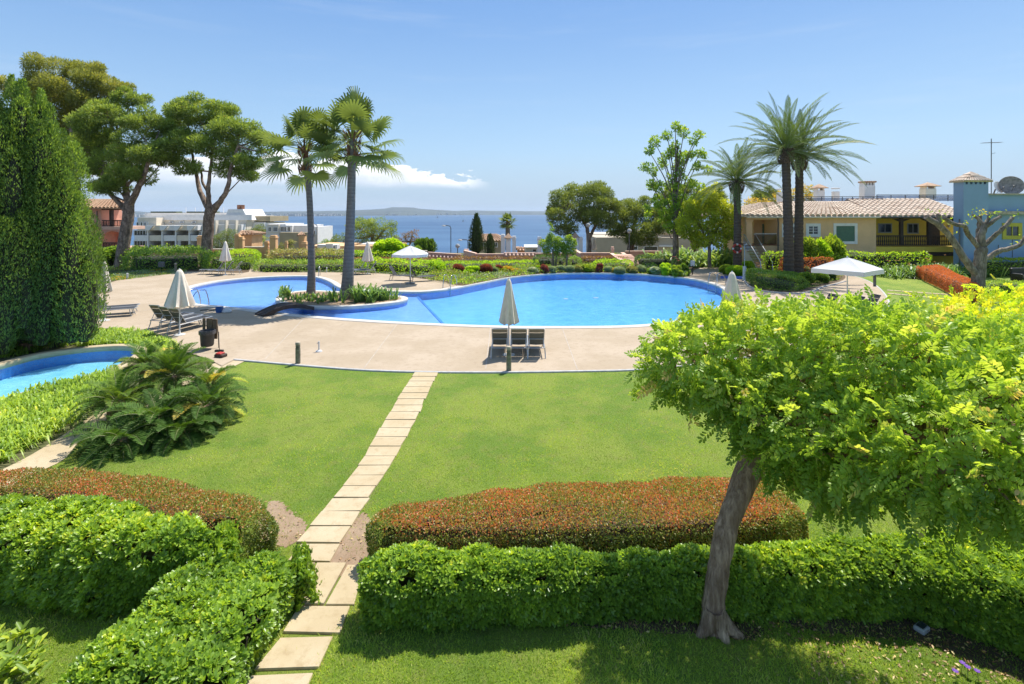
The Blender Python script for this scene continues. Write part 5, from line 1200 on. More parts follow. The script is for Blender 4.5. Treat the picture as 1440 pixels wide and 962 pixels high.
# the planting on the pool island
ZI = DZ+.05
GI = 'strap-leaved plants on the pool island'
for i, a in enumerate([(405,417,.8,.7,.05,16,'spiky plant at the left tip of the pool island by the bridge'),(420,421,.8,.55,.05,14,'low yellowish plant under the slimmer fan palm, left side'),(446,421,.9,.6,.05,18,'leafy plant just right of the slimmer fan palm trunk'),(462,424,.8,.5,.05,14,'low plant between the two fan palm trunks'),
    (507,423,1.3,.95,.065,34,'tall strelitzia-like clump right of the thick fan palm trunk'),(523,423,1.2,.9,.06,28,'broad dark clump at the centre right of the island'),(540,422,.8,.7,.05,15,'small spiky plant near the right end of the island'),(551,421,.5,.55,.045,9,'smallest spiky plant at the right tip of the island'),(470,419,.8,.55,.05,12,'low plant touching the thick fan palm trunk on its left'),(436,425,1.0,.35,.05,16,'low cover plant at the front rim of the island')]):
    k_ = (1.5, 1.0, 1.2, 1.0, 1.55, 1.45, 1.6, 1.4, 1.1, 1.1)[i]; a = (a[0], a[1], a[2]*.9, a[3]*k_, a[4]*1.5, int(a[5]*.75), a[6])
    strap_plant(*a, 300+i, z=ZI, group=GI, tb=.42, lean=.42, flower='petal_y' if i in (3, 9) else None, nf=3)
for i, a in enumerate([
    (852,364,1.6,1.3,.08,30,'agave-like spiky plant in front of the pink terrace wall',dict(mat='strap',tb=.6)),
    (962,372,3.2,2.6,.20,60,'tall broad-leaved plant at the foot of the slender light tree',dict(mat='strap_dark',tb=.7)),
    (1005,374,2.6,2.9,.20,50,'tall broad-leaved banana-like clump left of the lifebuoy palm',dict(mat='strap_dark',tb=.75)),
    (1024,373,1.8,2.6,.18,34,'upright broad-leaved clump touching the lifebuoy palm trunk',dict(mat='strap_dark',tb=.75)),
    (1262,388,2.2,1.3,.07,110,'strap-leaved clump with orange flowers at the left of the long flower bed',dict(flower='petal_o')),
    (1285,389,2.6,1.5,.08,120,'middle strap-leaved clump with orange flowers behind the right lawn',dict(flower='petal_o')),
    (1312,388,2.6,1.6,.08,130,'tall dark strap clump behind the rust hedge with orange flowers',dict(flower='petal_o')),
    (1338,387,2.4,1.5,.08,110,'rightmost strap-leaved clump behind the rust hedge',dict()),
    (949,386,.5,.9,.05,16,'slim plant with red flowers standing above the far pool rim',dict(flower='petal_r',nf=6,fz=1.3)),
    (1240,385,1.4,.8,.05,40,'low mixed clump at the left end of the orange flower bed',dict(flower='petal_o',nf=5)),
    ]): strap_plant(*a[:7], 320+i, **a[7])
# ground cover of the sloping flower bed and the strips along the deck (nobody could count it)
def cover(poly, dens, mats, label, seed, L=.12, Wd=.06, h=.22):
    g = np.random.default_rng(seed); xs = [p[0] for p in poly]; ys = [p[1] for p in poly]; n = int((max(xs)-min(xs))*(max(ys)-min(ys))*dens); x = g.uniform(min(xs), max(xs), n); y = g.uniform(min(ys), max(ys), n); k = in_poly(x, y, poly); x, y = x[k], y[k]; n = len(x)
    P0 = np.stack([x, y, 0*x], 1); hh = h*(.55+.6*np.clip(wob(P0, 3.2, seed), -.8, 1)); P = np.stack([x, y, np.maximum(.01, hh*g.uniform(.3, 1, n))], 1); D = unit(g.normal(size=(n, 3))+np.array([[0, 0, .8]])); U = unit(g.normal(size=(n, 3))+np.array([[0, 0, 1.]]))
    sel = wob(P0, 1.6, seed+7)+g.normal(size=n)*.35
    lo = -9; 
    for q, (hi, mt) in enumerate(mats):
        m = (sel >= lo) & (sel < hi); lo = hi
        if m.sum() == 0: continue
        o = leaves('ground_cover', P[m], D[m], U[m], L*g.uniform(.6, 1.3, m.sum()), Wd, M[mt], np.clip(.45+g.normal(size=m.sum())*.25, 0, 1)); tag(o, label[q], 'ground cover', kind='stuff')
bedA = g2([(590,392),(612,396),(640,402),(655,402.5),(680,397.6),(720,390.2),(760,386.3),(813,384.2),(860,384.6),(900,385.8),(940,388.6),(966,391.5),(972,384),(960,376),(900,378),(820,377),(760,377),(700,378),(640,379),(600,387)])
cover(bedA, 230, [(-.45,'olive'),(.1,'lime'),(.55,'midgreen'),(.8,'whiteflower'),(9,'greygreen')], ['olive brown low plants in the sloping bed','bright green low plants in the sloping bed','mid green low plants in the sloping bed','white-flowered low plants in the sloping bed','silvery low plants in the sloping bed'], 401, h=.42)
bedB = g2([(420,383.3),(470,383.5),(520,384.3),(550,386.3),(580,389.8),(600,392.5),(600,388),(575,386),(520,382.5),(420,381.5)])
cover(bedB, 300, [(.2,'whiteflower'),(9,'greygreen')], ['white-flowered edging strip along the back of the deck','silvery edging strip along the back of the deck'], 402, L=.09, h=.15)
bedC = g2([(160,396),(200,391),(237,386.5),(262,383.5),(262,380),(215,381),(175,384),(155,390)])
cover(bedC, 260, [(-.1,'greygreen'),(.4,'midgreen'),(9,'orangeflower')], ['blue-grey edging plants left of the far loungers','green edging plants left of the far loungers','yellow-flowered edging plants left of the far loungers'], 403, L=.1, h=.2)
bedD = g2([(1045,388),(1040,386.8),(1062,383),(1100,378),(1140,378),(1172,383),(1186,389),(1182,394),(1150,403),(1120,410),(1090,410),(1062,406)])
cover(bedD, 150, [(.0,'olive'),(9,'midgreen')], ['olive low cover beneath the tall date palms','green low cover beneath the tall date palms'], 404, L=.1, h=.2)
bedE = g2([(1172,383),(1240,378),(1345,374),(1500,373),(1500,366),(1240,366),(1040,366),(985,372),(1000,375),(1046,378),(1060,380.5)])
cover(bedE, 30, [(.2,'midgreen'),(9,'lime')], ['green grass strip between deck and house','bright grass strip between deck and house'], 405, L=.12, h=.08)
bedF = g2([(-150,412),(120,402),(148,400),(160,396),(175,384),(215,381),(360,379),(360,364),(120,366),(-200,372)])
cover(bedF, 45, [(.0,'darkgreen'),(9,'midgreen')], ['dark low undergrowth beneath the umbrella pines','green low undergrowth beneath the umbrella pines'], 406, L=.16, h=.22)
cover(g2([(360,379),(560,380),(760,375),(960,373),(985,372),(985,362),(360,362)]), 30, [(.0,'olive'),(9,'midgreen')], ['brownish undergrowth between the back hedges','green undergrowth between the back hedges'], 407, L=.2, h=.25)

# ------------------------------------------------------------------ the foreground tree
def pinnate_crown(root, O, lobes, dens, mat, seed, L=.22, nl=7, ll=.060, lw=.025, squash=.8, tb=.33, reject=None, depth=.2):
    g = np.random.default_rng(seed); lb = [(x-O[0], y-O[1], z-O[2], r) for x, y, z, r in lobes]
    P, N = lobes_surface(lb, dens, g, squash, depth, .12, 5, seed)
    P = P+N*g.normal(size=(len(P), 1))*.06
    n = len(P); D = unit(N*.7+g.normal(size=P.shape)*.55+np.array([[0, 0, .12]])); S = unit(np.cross(D, N+g.normal(size=P.shape)*.45)); Nn = unit(np.cross(S, D)); Lc = L*g.uniform(.6, 1.25, n)
    Ps, Ds, Us, Ls, Ws, Ts = [], [], [], [], [], []
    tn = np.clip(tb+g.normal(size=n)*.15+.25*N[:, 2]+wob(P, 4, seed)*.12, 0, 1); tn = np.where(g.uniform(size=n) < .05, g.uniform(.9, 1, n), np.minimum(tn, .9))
    for i in range(nl):
        k = .2+.8*(i+1)/nl; base = P+D*(Lc*k)[:, None]-np.array([[0, 0, 1]])*(Lc*k*k*.22)[:, None]
        for sg in (-1, 1):
            Ps.append(base); Ds.append(unit(S*sg*.85+D*.55-np.array([[0, 0, .22]])+g.normal(size=P.shape)*.13)); Us.append(unit(Nn+g.normal(size=P.shape)*.25)); q = ll*(1-.35*abs(k-.6)); Ls.append(q*Lc/L*g.uniform(.85, 1.15, n)); Ws.append(np.full(n, lw)*Lc/L); Ts.append(tn+g.normal(size=n)*.04)
    Ps.append(P+D*Lc[:, None]*1.02-np.array([[0, 0, 1]])*(Lc*.22)[:, None]); Ds.append(unit(D-np.array([[0, 0, .3]]))); Us.append(Nn); Ls.append(ll*Lc/L); Ws.append(np.full(n, lw)*Lc/L); Ts.append(tn)
    leaves('crown', np.concatenate(Ps), np.concatenate(Ds), np.concatenate(Us), np.concatenate(Ls), np.concatenate(Ws), M[mat], np.clip(np.concatenate(Ts), 0, 1), root, shape='leaf6', fold=.06, droop=.12)
    return P
def fg_tree():
    Y = 5.72; O = (XX(1005, Y), Y, 0); r = empty('leaning_tree', O, 0, 'leaning foreground tree with a broad crown of bright green feathery leaves', 'tree')
    tp = [(1004,890,5.78),(1004,868,5.78),(1004,842,5.78),(1010,808,5.8),(1016,772,5.83),(1024,736,5.87),(1037,700,5.92),(1050,668,5.98),(1066,640,6.04),(1084,612,6.1)]
    rd = [.15,.128,.122,.116,.118,.115,.126,.142,.14,.12]
    mb = MB(); sp = smooth_poly(rel([P3(*p) for p in tp], O), False, 4); m = len(sp); g = np.random.default_rng(77)
    rr = np.interp(np.linspace(0, 1, m), np.linspace(0, 1, 10), rd)*(1+.03*g.normal(size=m)); mb.tube(sp, list(rr), 18)
    for a, l in ((-.15, .30), (1.9, .16), (3.3, .20), (5.3, .15)):    # root flare
        mb.tube([(0, 0, .24), (math.cos(a)*l*.45, math.sin(a)*l*.45, .09), (math.cos(a)*l, math.sin(a)*l, -.03)], [.12, .08, .04], 10)
    o = mb.build('trunk', M['bark'], r, True)
    for v in o.data.vertices:
        p = np.array(v.co); k = float(wob(p[None]*np.array([[1, 1, .5]]), 16, 3)[0])*.010+float(wob(p[None], 5, 8)[0])*.012; v.co.x += k; v.co.y += k*.6
    L_ = [(978,510,6.9,.60),(1015,485,7.1,.56),(948,528,7.0,.33),(1060,490,6.8,.66),(1145,505,6.4,.74),(1050,560,6.3,.46),(1120,598,6.0,.66),(1235,520,5.9,.78),(1330,545,5.3,.72),(1215,622,5.2,.60),(1320,635,4.7,.58),(1420,620,4.5,.68),(1420,550,5.1,.74),(1395,672,4.2,.30),(1290,672,4.6,.30),(1530,600,4.6,.85),(1510,690,4.2,.42),(1085,478,7.1,.50),(1180,480,6.7,.56),(1290,500,6.2,.65),(1172,672,5.6,.30),(1600,560,5.3,1.0),(1255,580,5.3,.58),(1365,600,4.9,.58),(1160,560,6.0,.54)]
    lobes = []
    for px, py, y, rr_ in L_:
        k_ = .915 if y > 5.8 else .96; q = P3(px, py, y*k_); lobes.append((q[0], q[1], q[2], rr_*k_*.95))
    bm_ = MB(); st = np.array(sp[-1]); fork = np.array(sp[-6]); g = np.random.default_rng(78)
    for (x, y, z, rr_) in lobes:
        e = np.array([x, y, z])-np.array(O); mid = (st+e)/2+np.array([0, 0, -.18])+g.normal(size=3)*.06
        bm_.tube(smooth_poly([tuple(fork if g.uniform() < .4 else st), tuple(mid), tuple(e)], False, 4), list(np.linspace(.075, .022, 9)), 6)
        for k in range(6):
            d = g.normal(size=3); d /= np.linalg.norm(d); bm_.tube([tuple(e+(mid-e)*g.uniform(0, .3)), tuple(e+d*rr_*.5), tuple(e+d*rr_*.85*np.array([1, 1, .8]))], [.018, .012, .005], 5)
    for k in range(0, len(bm_.v), 1): pass
    bm_.build('branches', M['bark'], r, True)
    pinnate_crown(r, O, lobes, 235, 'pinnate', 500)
fg_tree()
def bush_tree():
    O = (XX(1440, 9.6), 9.6, 0); r = empty('bushy_tree', O, 0, 'yellow-green bushy tree with orange tips at the right edge, behind the leaning tree', 'tree'); lobes = []
    for px, py, y, rr in [(1345,468,9.6,.62),(1325,500,9.2,.5),(1400,455,9.8,.72),(1470,460,9.6,.85),(1390,510,9.2,.7),(1460,520,9.0,.8),(1560,480,9.6,1.1),(1540,560,9,1.0),(1320,440,10.0,.3)]: q = P3(px, py, y); lobes.append((*q, rr))
    mb = MB(); g = np.random.default_rng(5); mb.tube([(0, 0, -.05), (.05, 0, .8), (.1, .05, 1.5)], [.14, .12, .1], 10); mb.build('trunk', M['bark'], r, True); mb = MB()
    for (x, y, z, rr) in lobes: e = np.array([x, y, z])-np.array(O); mb.tube([(.1, .05, 1.45), tuple(e*.6+np.array([0, 0, .3])), tuple(e)], [.07, .04, .015], 6)
    mb.build('branches', M['bark'], r, True)
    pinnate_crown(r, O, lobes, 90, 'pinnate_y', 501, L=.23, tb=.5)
bush_tree()
# pruned bare tree
def bare_tree():
    Y = 27.5; P = lambda *q: [P3(a[0], a[1], Y+(a[2] if len(a) > 2 else 0)) for a in q]; O = (XX(1374, Y), Y, 0); r = empty('pruned_tree', O, 0, 'heavily pruned bare tree with thick stubby branches before the blue house', 'tree')
    mb = MB(); L = lambda pts, a, b, n=10: limb(mb, rel(P(*pts), O), a, b, n, 4, .012)
    L([(1374,430),(1375,405),(1377,380),(1379,358),(1380,350)], .33, .26, 12); mb.build('trunk', M['greybark'], r, True); mb = MB()
    L([(1372,385),(1362,372),(1350,355),(1338,335),(1322,318),(1302,305)], .20, .13)
    L([(1327,322),(1321,312,.1),(1320,301,.1)], .13, .10)
    L([(1381,352),(1374,345),(1362,330),(1355,318,-.3),(1342,315,-.4),(1326,306,-.5)], .14, .09)
    L([(1381,354),(1380,340),(1382,325),(1386,315)], .2, .14); L([(1384,318),(1376,308,.2),(1367,302,.2)], .11, .06); L([(1385,316),(1390,308),(1391,303)], .10, .07); L([(1387,318),(1395,313,-.2),(1407,304,-.2)], .11, .08)
    L([(1384,345),(1395,335),(1410,322,-.3),(1424,306,-.3)], .13, .09); L([(1376,352),(1375,335,.5),(1377,320,.6),(1378,303,.6)], .12, .09)
    L([(1382,362),(1392,361),(1405,353,-.2),(1420,349,-.3),(1435,343,-.4),(1448,325,-.5)], .15, .10); L([(1432,345,-.4),(1442,337,-.4),(1452,330,-.4)], .1, .08)
    mb.build('branches', M['greybark'], r, True)
    g = np.random.default_rng(3); T = [(1302,305),(1320,301),(1326,306),(1367,302),(1391,303),(1407,304),(1424,306),(1378,303),(1355,318),(1448,325),(1335,315),(1430,343),(1340,332),(1375,300)]
    Q = np.concatenate([np.array(P((a+g.normal()*2, b+g.normal()*2-2)*1))[0:1].repeat(9, 0)+g.normal(size=(9, 3))*.12 for a, b in T])-np.array(O); n = len(Q)
    leaves('young_leaves', Q, unit(g.normal(size=(n, 3))+np.array([[0, 0, .6]])), g.normal(size=(n, 3)), .15, .07, M['maple'], g.uniform(.3, 1, n), r)
bare_tree()

# ------------------------------------------------------------------ sun loungers
def make_lounger(back_el=58, fab='mesh_dark', fabback='mesh_grey', fabtop='mesh_taupe', fm='alu'):
    """head at the origin side, foot toward +X; 1.95 long"""
    r = empty('sun_lounger', (0, 0, 0)); w = .265; zs = .34; hx = .62; bl = .72; ca, sa = math.cos(R(back_el)), math.sin(R(back_el))
    top = (hx-bl*ca, zs+bl*sa)
    m = MB()
    for s in (-1, 1): m.tube([(hx-.32, s*w, zs-.02), (1.2, s*w, zs), (1.88, s*w, zs+.01)], .019, 8)
    m.tube([(1.88, -w, zs+.01), (1.88, w, zs+.01)], .019, 8); m.tube([(hx-.3, -w, zs-.02), (hx-.3, w, zs-.02)], .016, 8); m.tube([(1.0, -w, zs-.03), (1.0, w, zs-.03)], .014, 6)
    m.build('frame', M[fm], r, True)
    m = MB(); n = 8; v = []
    for i in range(n+1):
        x = hx+.02+(1.84-hx)*i/n
        for s in (-1, 0, 1): v.append((x, s*(w-.02), zs+.012-(.018 if s == 0 else 0)))
    m.add(v, [(i*3+k, i*3+k+1, (i+1)*3+k+1, (i+1)*3+k) for i in range(n) for k in (0, 1)]+[(i*3+k, (i+1)*3+k, (i+1)*3+k+1, i*3+k+1) for i in range(0)])
    m.build('seat', M[fab], r)
    m = MB()
    for s in (-1, 1): m.tube([(hx, s*(w-.02), zs+.01), (top[0], s*(w-.02), top[1])], .017, 8)
    m.tube([(top[0], -w+.02, top[1]), (top[0], w-.02, top[1])], .02, 8)
    bm_ = m.build('back_frame', M[fm], r, True)
    def panel(a, b, name, mat, off=0.0):
        q = MB(); v = []
        for i in range(5):
            t = a+(b-a)*i/4
            for s in (-1, 0, 1): v.append((hx+(top[0]-hx)*t-(.015 if s == 0 else 0)*sa*-1+off*sa, s*(w-.035), zs+.01+(top[1]-zs)*t+off*ca-(.01 if s == 0 else 0)))
        q.add(v, [(i*3+k, i*3+k+1, (i+1)*3+k+1, (i+1)*3+k) for i in range(4) for k in (0, 1)]); return q.build(name, M[mat], r)
    panel(.02, .74, 'backrest', fabback); panel(.76, .99, 'headrest', fabtop)
    m = MB(); m.tube([(hx+(top[0]-hx)*.42, -w+.04, zs+(top[1]-zs)*.42), (hx-.3, -w+.04, zs-.02)], .012, 6); m.tube([(hx+(top[0]-hx)*.42, w-.04, zs+(top[1]-zs)*.42), (hx-.3, w-.04, zs-.02)], .012, 6); m.tube([(hx+(top[0]-hx)*.42, -w+.03, zs+(top[1]-zs)*.42-.02), (hx+(top[0]-hx)*.42, w-.03, zs+(top[1]-zs)*.42-.02)], .014, 6)
    m.build('back_support', M[fm], r, True)
    for (x, dx) in ((hx-.28, -.10), (1.7, .08)):
        for s in (-1, 1):
            m = MB(); m.tube([(x, s*w, zs-.02), (x+dx*.3, s*(w+.01), .16), (x+dx, s*(w+.015), .0)], [.018, .018, .016], 8); m.build('leg', M[fm], r, True)
    return r
proto = make_lounger(); used = [False]
proto_d = make_lounger(fabback='mesh_dark', fabtop='mesh_dark'); used_d = [False]
proto_b = make_lounger(fabback='mesh_dark', fabtop='mesh_dark', fm='postgrey'); used_b = [False]
def lounger(px, py, ang, label, group, pr=None, flag=used, sc=1.0, z=DZ):
    """centre of the hinge area at the traced ground point; ang = heading of the foot end"""
    p = pr or proto; o = p if not flag[0] else copy_tree(p); flag[0] = True
    x, y = gp(px, py, z); a = R(ang); o.location = (x-.6*math.cos(a), y-.6*math.sin(a), z); o.rotation_euler = (0, 0, a); o.scale = (sc, sc, sc); tag(o, label, 'sun lounger', group); return o
G1 = 'three loungers with backs to the lawn'
for px, l in ((703,'left one of three dark loungers seen from behind at the deck edge, by the bollard'),(729.5,'middle one of three dark loungers seen from behind at the deck edge'),(754,'right one of three dark loungers seen from behind at the deck edge')): lounger(px, 500, 90, l, G1)
G2 = 'three loungers under the closed parasol beside the trash bin'
for (px, py), l in (((228,460),'far one of three loungers left of the trash bin, mostly hidden by the others'),((241,463),'middle one of three loungers left of the trash bin'),((254,466),'nearest one of three loungers left of the trash bin')): lounger(px, py, 76, l, G2)
G3 = 'three far loungers before the clipped mound'
for (px, py), l in (((308,385),'left one of three far loungers before the clipped mound, under a closed parasol'),((320,385.5),'middle one of three far loungers before the clipped mound'),((332,386),'right one of three far loungers before the clipped mound')): lounger(px, py, 195, l, G3, proto_d, used_d)
G4 = 'loungers behind the tall fan palm'
for (px, py), l in (((507,384.5),'left one of three loungers partly behind the tall fan palm trunk'),((514,385),'middle one of three loungers right of the tall fan palm trunk'),((522,385.5),'right one of three loungers right of the tall fan palm trunk')): lounger(px, py, 196, l, G4, proto_d, used_d)
G5 = 'two black loungers under the open white parasol by the pool'
lounger(556, 394, -8, 'left black lounger under the round-edged open parasol, seen from its side', G5, proto_b, used_b); lounger(585, 396, 25, 'right black lounger under the open parasol, seen from behind', G5, proto_b, used_b)
G6 = 'loungers beside the big cypress'
for (px, py), l in (((147,442),'far one of two dark flat loungers sticking out beside the cypress'),((143,446),'near one of two dark flat loungers sticking out beside the cypress')): lounger(px, py, 22, l, G6, proto_d, used_d)
G7 = 'dark loungers under the right open parasol, behind the tree crown'
for (px, py, a), l in (((1165,444,200),'left dark lounger half hidden by the tree crown under the square parasol'),((1200,447,190),'middle dark lounger half hidden by the tree crown under the square parasol'),((1222,444,185),'right dark lounger behind the tree crown, nearest the black post')): lounger(px, py, a, l, G7, proto_b, used_b)

# ------------------------------------------------------------------ parasols
def closed_parasol(px, pyb, pyt, pyc, wpx, label, seed, basep=True, lean=0):
    x, y = gp(px, pyb, DZ); s = y/720; zt = CH-(pyt-299)*s-DZ; zc = CH-(pyc-299)*s-DZ; rb = wpx*s/2*.98
    r = empty('closed_parasol', (x, y, DZ), seed*.7, label, 'parasol', 'closed cream parasols')
    m = MB(); m.tube([(0, 0, 0), (0, 0, zt-.05)], .022, 10); m.build('pole', M['whitepaint'], r, True)
    nf = 8; N_ = 48; ph = seed
    def mod(k, z):
        t = (zt-z)/(zt-zc); return 1+.26*t*math.cos(k*2*math.pi/N_*nf+ph)+.06*t*math.cos(k*2*math.pi/N_*3+ph*2)
    prof = [(rb*.99, zc+.02)]+[(rb*(.24+.76*t**.9), zt-.06-(zt-zc-.08)*t) for t in (.97, .85, .7, .5, .3, .15, .04)]+[(rb*.16, zt-.02), (.02, zt)]
    m = MB(); m.lathe(prof, (0, 0, 0), N_, lambda k, z: mod(k, z)); o = m.build('canopy', M['canvas'], r, True)
    for v in o.data.vertices:
        if v.co.z < zc+.03: a = math.atan2(v.co.y, v.co.x); v.co.z += .045*math.cos(a*nf+ph)
    m = MB(); m.lathe([(.02, zt-.01), (.03, zt+.01), (.01, zt+.04)], (0, 0, 0), 8); m.build('finial', M['whitepaint'], r)
    if basep: m = MB(); m.lathe([(.20, 0), (.20, .02), (.06, .035), (.035, .09), (.03, .16)], (0, 0, 0), 16); m.build('base', M['whitepaint'], r)
    return r
closed_parasol(715.5,499,392,455,25,'closed cream parasol standing over the three loungers at the lawn edge',1)
closed_parasol(252.5,471,379,431,33,'widest closed cream parasol, beside the trash bin and three loungers',2)
closed_parasol(147,451,368,411,17,'closed cream parasol half hidden behind the big cypress',3)
closed_parasol(317,387,339.5,367,13.5,'far closed cream parasol over three loungers before the clipped mound',4)
closed_parasol(517,385,340,367.5,14.5,'far closed cream parasol right of the tall fan palm trunk',5)
closed_parasol(1029.5,478,382.5,442,31,'closed cream parasol rising behind the leaning tree crown, before the pool ladder',6)
def open_parasol(px, pyb, pyt, pyr, w, side, label, rz, val=.18, sag=.03):
    x, y = gp(px, pyb, DZ); s = y/720; zt = CH-(pyt-299)*s-DZ; zr = CH-(pyr-299)*s-DZ; r = empty('open_parasol', (x, y, DZ), rz, label, 'parasol', 'open white parasols')
    m = MB(); m.tube([(0, 0, 0), (0, 0, zt-.04)], .028, 10); m.build('pole', M['whitepaint'], r, True)
    R_ = w/2*(math.sqrt(2) if side == 4 else 1.0); C_ = [(R_*math.cos(2*math.pi*(i+.5)/side), R_*math.sin(2*math.pi*(i+.5)/side)) for i in range(side)]
    ns = 10; v = []; f = []
    for i in range(side):          # each panel a sagging grid
        a = np.array(C_[i]); b = np.array(C_[(i+1) % side]); base = len(v)
        for j in range(ns+1):
            t = j/ns
            for k in range(ns+1):
                u = k/ns; p = (a*(1-u)+b*u)*t; z = zt-(zt-zr)*(t**1.12); z -= sag*math.sin(u*math.pi)*math.sin(t*math.pi)*2; edge = 1-.035*math.sin(u*math.pi)*t; v.append((p[0]*edge, p[1]*edge, z))
        f += [(base+j*(ns+1)+k, base+j*(ns+1)+k+1, base+(j+1)*(ns+1)+k+1, base+(j+1)*(ns+1)+k) for j in range(ns) for k in range(ns)]
    m = MB(); m.add(v, f); o = m.build('canopy', M['canvas_t'], r, True)
    v = []; f = []
    for i in range(side):
        a = np.array(C_[i]); b = np.array(C_[(i+1) % side]); base = len(v)
        for k in range(17):
            u = k/16; p = (a*(1-u)+b*u)*(1-.035*math.sin(u*math.pi)); wv = .012*math.sin(k*2.3+i); v.append((p[0]*1.002, p[1]*1.002, zr-.002)); v.append((p[0]*(1+wv), p[1]*(1+wv), zr-val-.012*math.sin(k*1.7)))
        f += [(base+2*k, base+2*k+1, base+2*k+3, base+2*k+2) for k in range(16)]
    m = MB(); m.add(v, f); m.build('valance', M['canvas_t'], r, True)
    for i in range(side):
        m = MB(); m.tube([(0, 0, zt-.06), (C_[i][0]*.99, C_[i][1]*.99, zr-.012)], .012, 5); m.tube([(0, 0, zt-(zt-zr)-.35), (C_[i][0]*.5, C_[i][1]*.5, zt-(zt-zr)*.46-.04)], .01, 5); m.build('rib', M['whitepaint'], r)
    m = MB(); m.lathe([(.03, zt-.05), (.05, zt), (.035, zt+.03), (.01, zt+.07)], (0, 0, 0), 8); m.build('finial', M['whitepaint'], r)
    m = MB(); m.bbox(-.3, .3, -.3, .3, 0, .06, .015); m.lathe([(.06, .06), (.04, .1), (.035, .3)], (0, 0, 0), 12); m.build('base', M['postgrey'], r)
M['canvas_t'] = leaf_mat('thin_white_canvas', [(0, (.42, .42, .415)), (1, (.42, .42, .415))], .12, .85, .1, (1, .98, .94))
open_parasol(577,399,345.5,357,2.45,8,'open white parasol shading two black loungers behind the pool', .1, .17)
open_parasol(1191.5,430,362,378,2.35,4,'square open white parasol on the round right end of the deck', .62, .22, .05)

# ------------------------------------------------------------------ small things round the pool
def bollard(px, pyb, pyt, r_, label, mat='post', ring_=True, name='bollard', z=DZ, group='garden light bollards'):
    x, y = gp(px, pyb, z); h = CH-(pyt-299)/720*y-z; r = empty(name, (x, y, z), 0, label, 'bollard', group)
    m = MB(); m.lathe([(r_, 0), (r_, h*.72), (r_*.82, h*.73), (r_*.82, h*.76), (r_, h*.77), (r_, h*.80), (r_*.82, h*.81), (r_*.82, h*.84), (r_, h*.85), (r_, h*.86)], (0, 0, 0), 14); m.build('post', M[mat], r, True)
    m = MB(); m.lathe([(r_*1.02, h*.862), (r_*1.04, h*.97), (r_*.8, h), (.01, h)], (0, 0, 0), 14); m.build('cap', M['stonetrim'] if mat == 'post' else M['postgrey'], r, True)
bollard(715.5,521,487,.075,'mottled round bollard at the lawn edge in front of the closed parasol')
bollard(419,511,481,.075,'round bollard alone at the lawn edge, left of the slab path')
bollard(247,383,370,.09,'grey bollard before the large hedge, above the widest closed parasol')
bollard(1230,402,385,.085,'dark bollard beneath the edge of the square open parasol', 'postgrey')
bollard(1230,441,425,.085,'dark bollard at the deck rim just above the tree crown', 'postgrey')
def small_post(px, pyb, pyt, w, label, mat='whitepaint', name='marker_post', foot=False):
    x, y = gp(px, pyb, DZ); h = CH-(pyt-299)/720*y-DZ; r = empty(name, (x, y, DZ), 0, label, 'post')
    m = MB(); m.tube([(0, 0, 0), (0, 0, h)], w, 8); m.build('post', M[mat], r, True)
    if foot: m = MB(); m.lathe([(.11, 0), (.10, .03), (.03, .06)], (0, 0, 0), 14); m.build('foot', M[mat], r); m = MB(); m.tube([(0, 0, h-.06), (-.06, -.02, h-.06)], .015, 6); m.build('nozzle', M['steel'], r)
    else: m = MB(); m.lathe([(w*1.25, h), (w*1.25, h+.03), (.01, h+.05)], (0, 0, 0), 10); m.build('cap', M[mat], r)
small_post(448.5,494.5,480,.026,'small white foot-washing post with round foot on the deck','whitepaint','foot_shower',True)
small_post(179,392,385,.06,'stubby white post at the left edge of the deck')
small_post(459.5,383,376.5,.045,'stubby white post between the two fan palm trunks')
# sign on its dark post by the far pool rim
x, y = gp(974, 386.5); r = empty('sign_post', (x, y, 0), 0, 'small pale sign on a dark post at the far pool rim', 'sign'); m = MB(); m.tube([(0, 0, 0), (0, 0, .72)], .035, 8); m.build('post', M['black'], r)
m = MB(); m.bbox(-.16, .16, -.02, .02, .66, 1.08, .01); m.build('panel', M['whitepaint'], r)
x, y = gp(227, 383.5); r = empty('spotlight', (x, y, 0), 0, 'dark garden spotlight on a stake before the large left hedge', 'lamp'); m = MB(); m.tube([(0, 0, 0), (0, 0, .5)], .02, 6); m.build('stake', M['black'], r); m = MB(); m.bbox(-.22, .22, -.12, .12, .45, .85, .04); m.build('lamp_head', M['postgrey'], r)
# ladders
def ladder(px, py, ang, label, w=.5, h=.72, inn=.75):
    x, y = gp(px, py, DZ); r = empty('pool_ladder', (x, y, DZ), R(ang), label, 'ladder', 'steel pool ladders')
    for s in (-1, 1):
        pts = [(-.62, s*w/2, 0)]+[(-.62+.02, s*w/2, h*.45)]+[(-.45+.45*(1-math.cos(t)), s*w/2, h*.55+h*.45*math.sin(t)) for t in np.linspace(.35, 2.2, 7)]+[(inn*.55, s*w/2, h*.35), (inn*.6, s*w/2, -.1), (inn*.6, s*w/2, -.85)]
        m = MB(); m.tube(smooth_poly(pts, False, 2), .024, 8); m.build('rail', M['steel'], r, True)
    for z in (-.3, -.6): m = MB(); m.bbox(inn*.6-.05, inn*.6+.05, -w/2, w/2, z, z+.03, .005); m.build('tread', M['steel'], r)
ladder(277,430,72,'steel ladder at the near left end of the pool, beside the widest parasol', .55, .8)
ladder(444,388.5,-75,'steel ladder at the far rim behind the slimmer fan palm', .5, .7)
ladder(632,404.5,-105,'steel ladder at the far rim where the planting meets the pool', .5, .8)
ladder(1007,401,215,'steel ladder at the right rim of the pool behind the closed parasol', .55, .8)
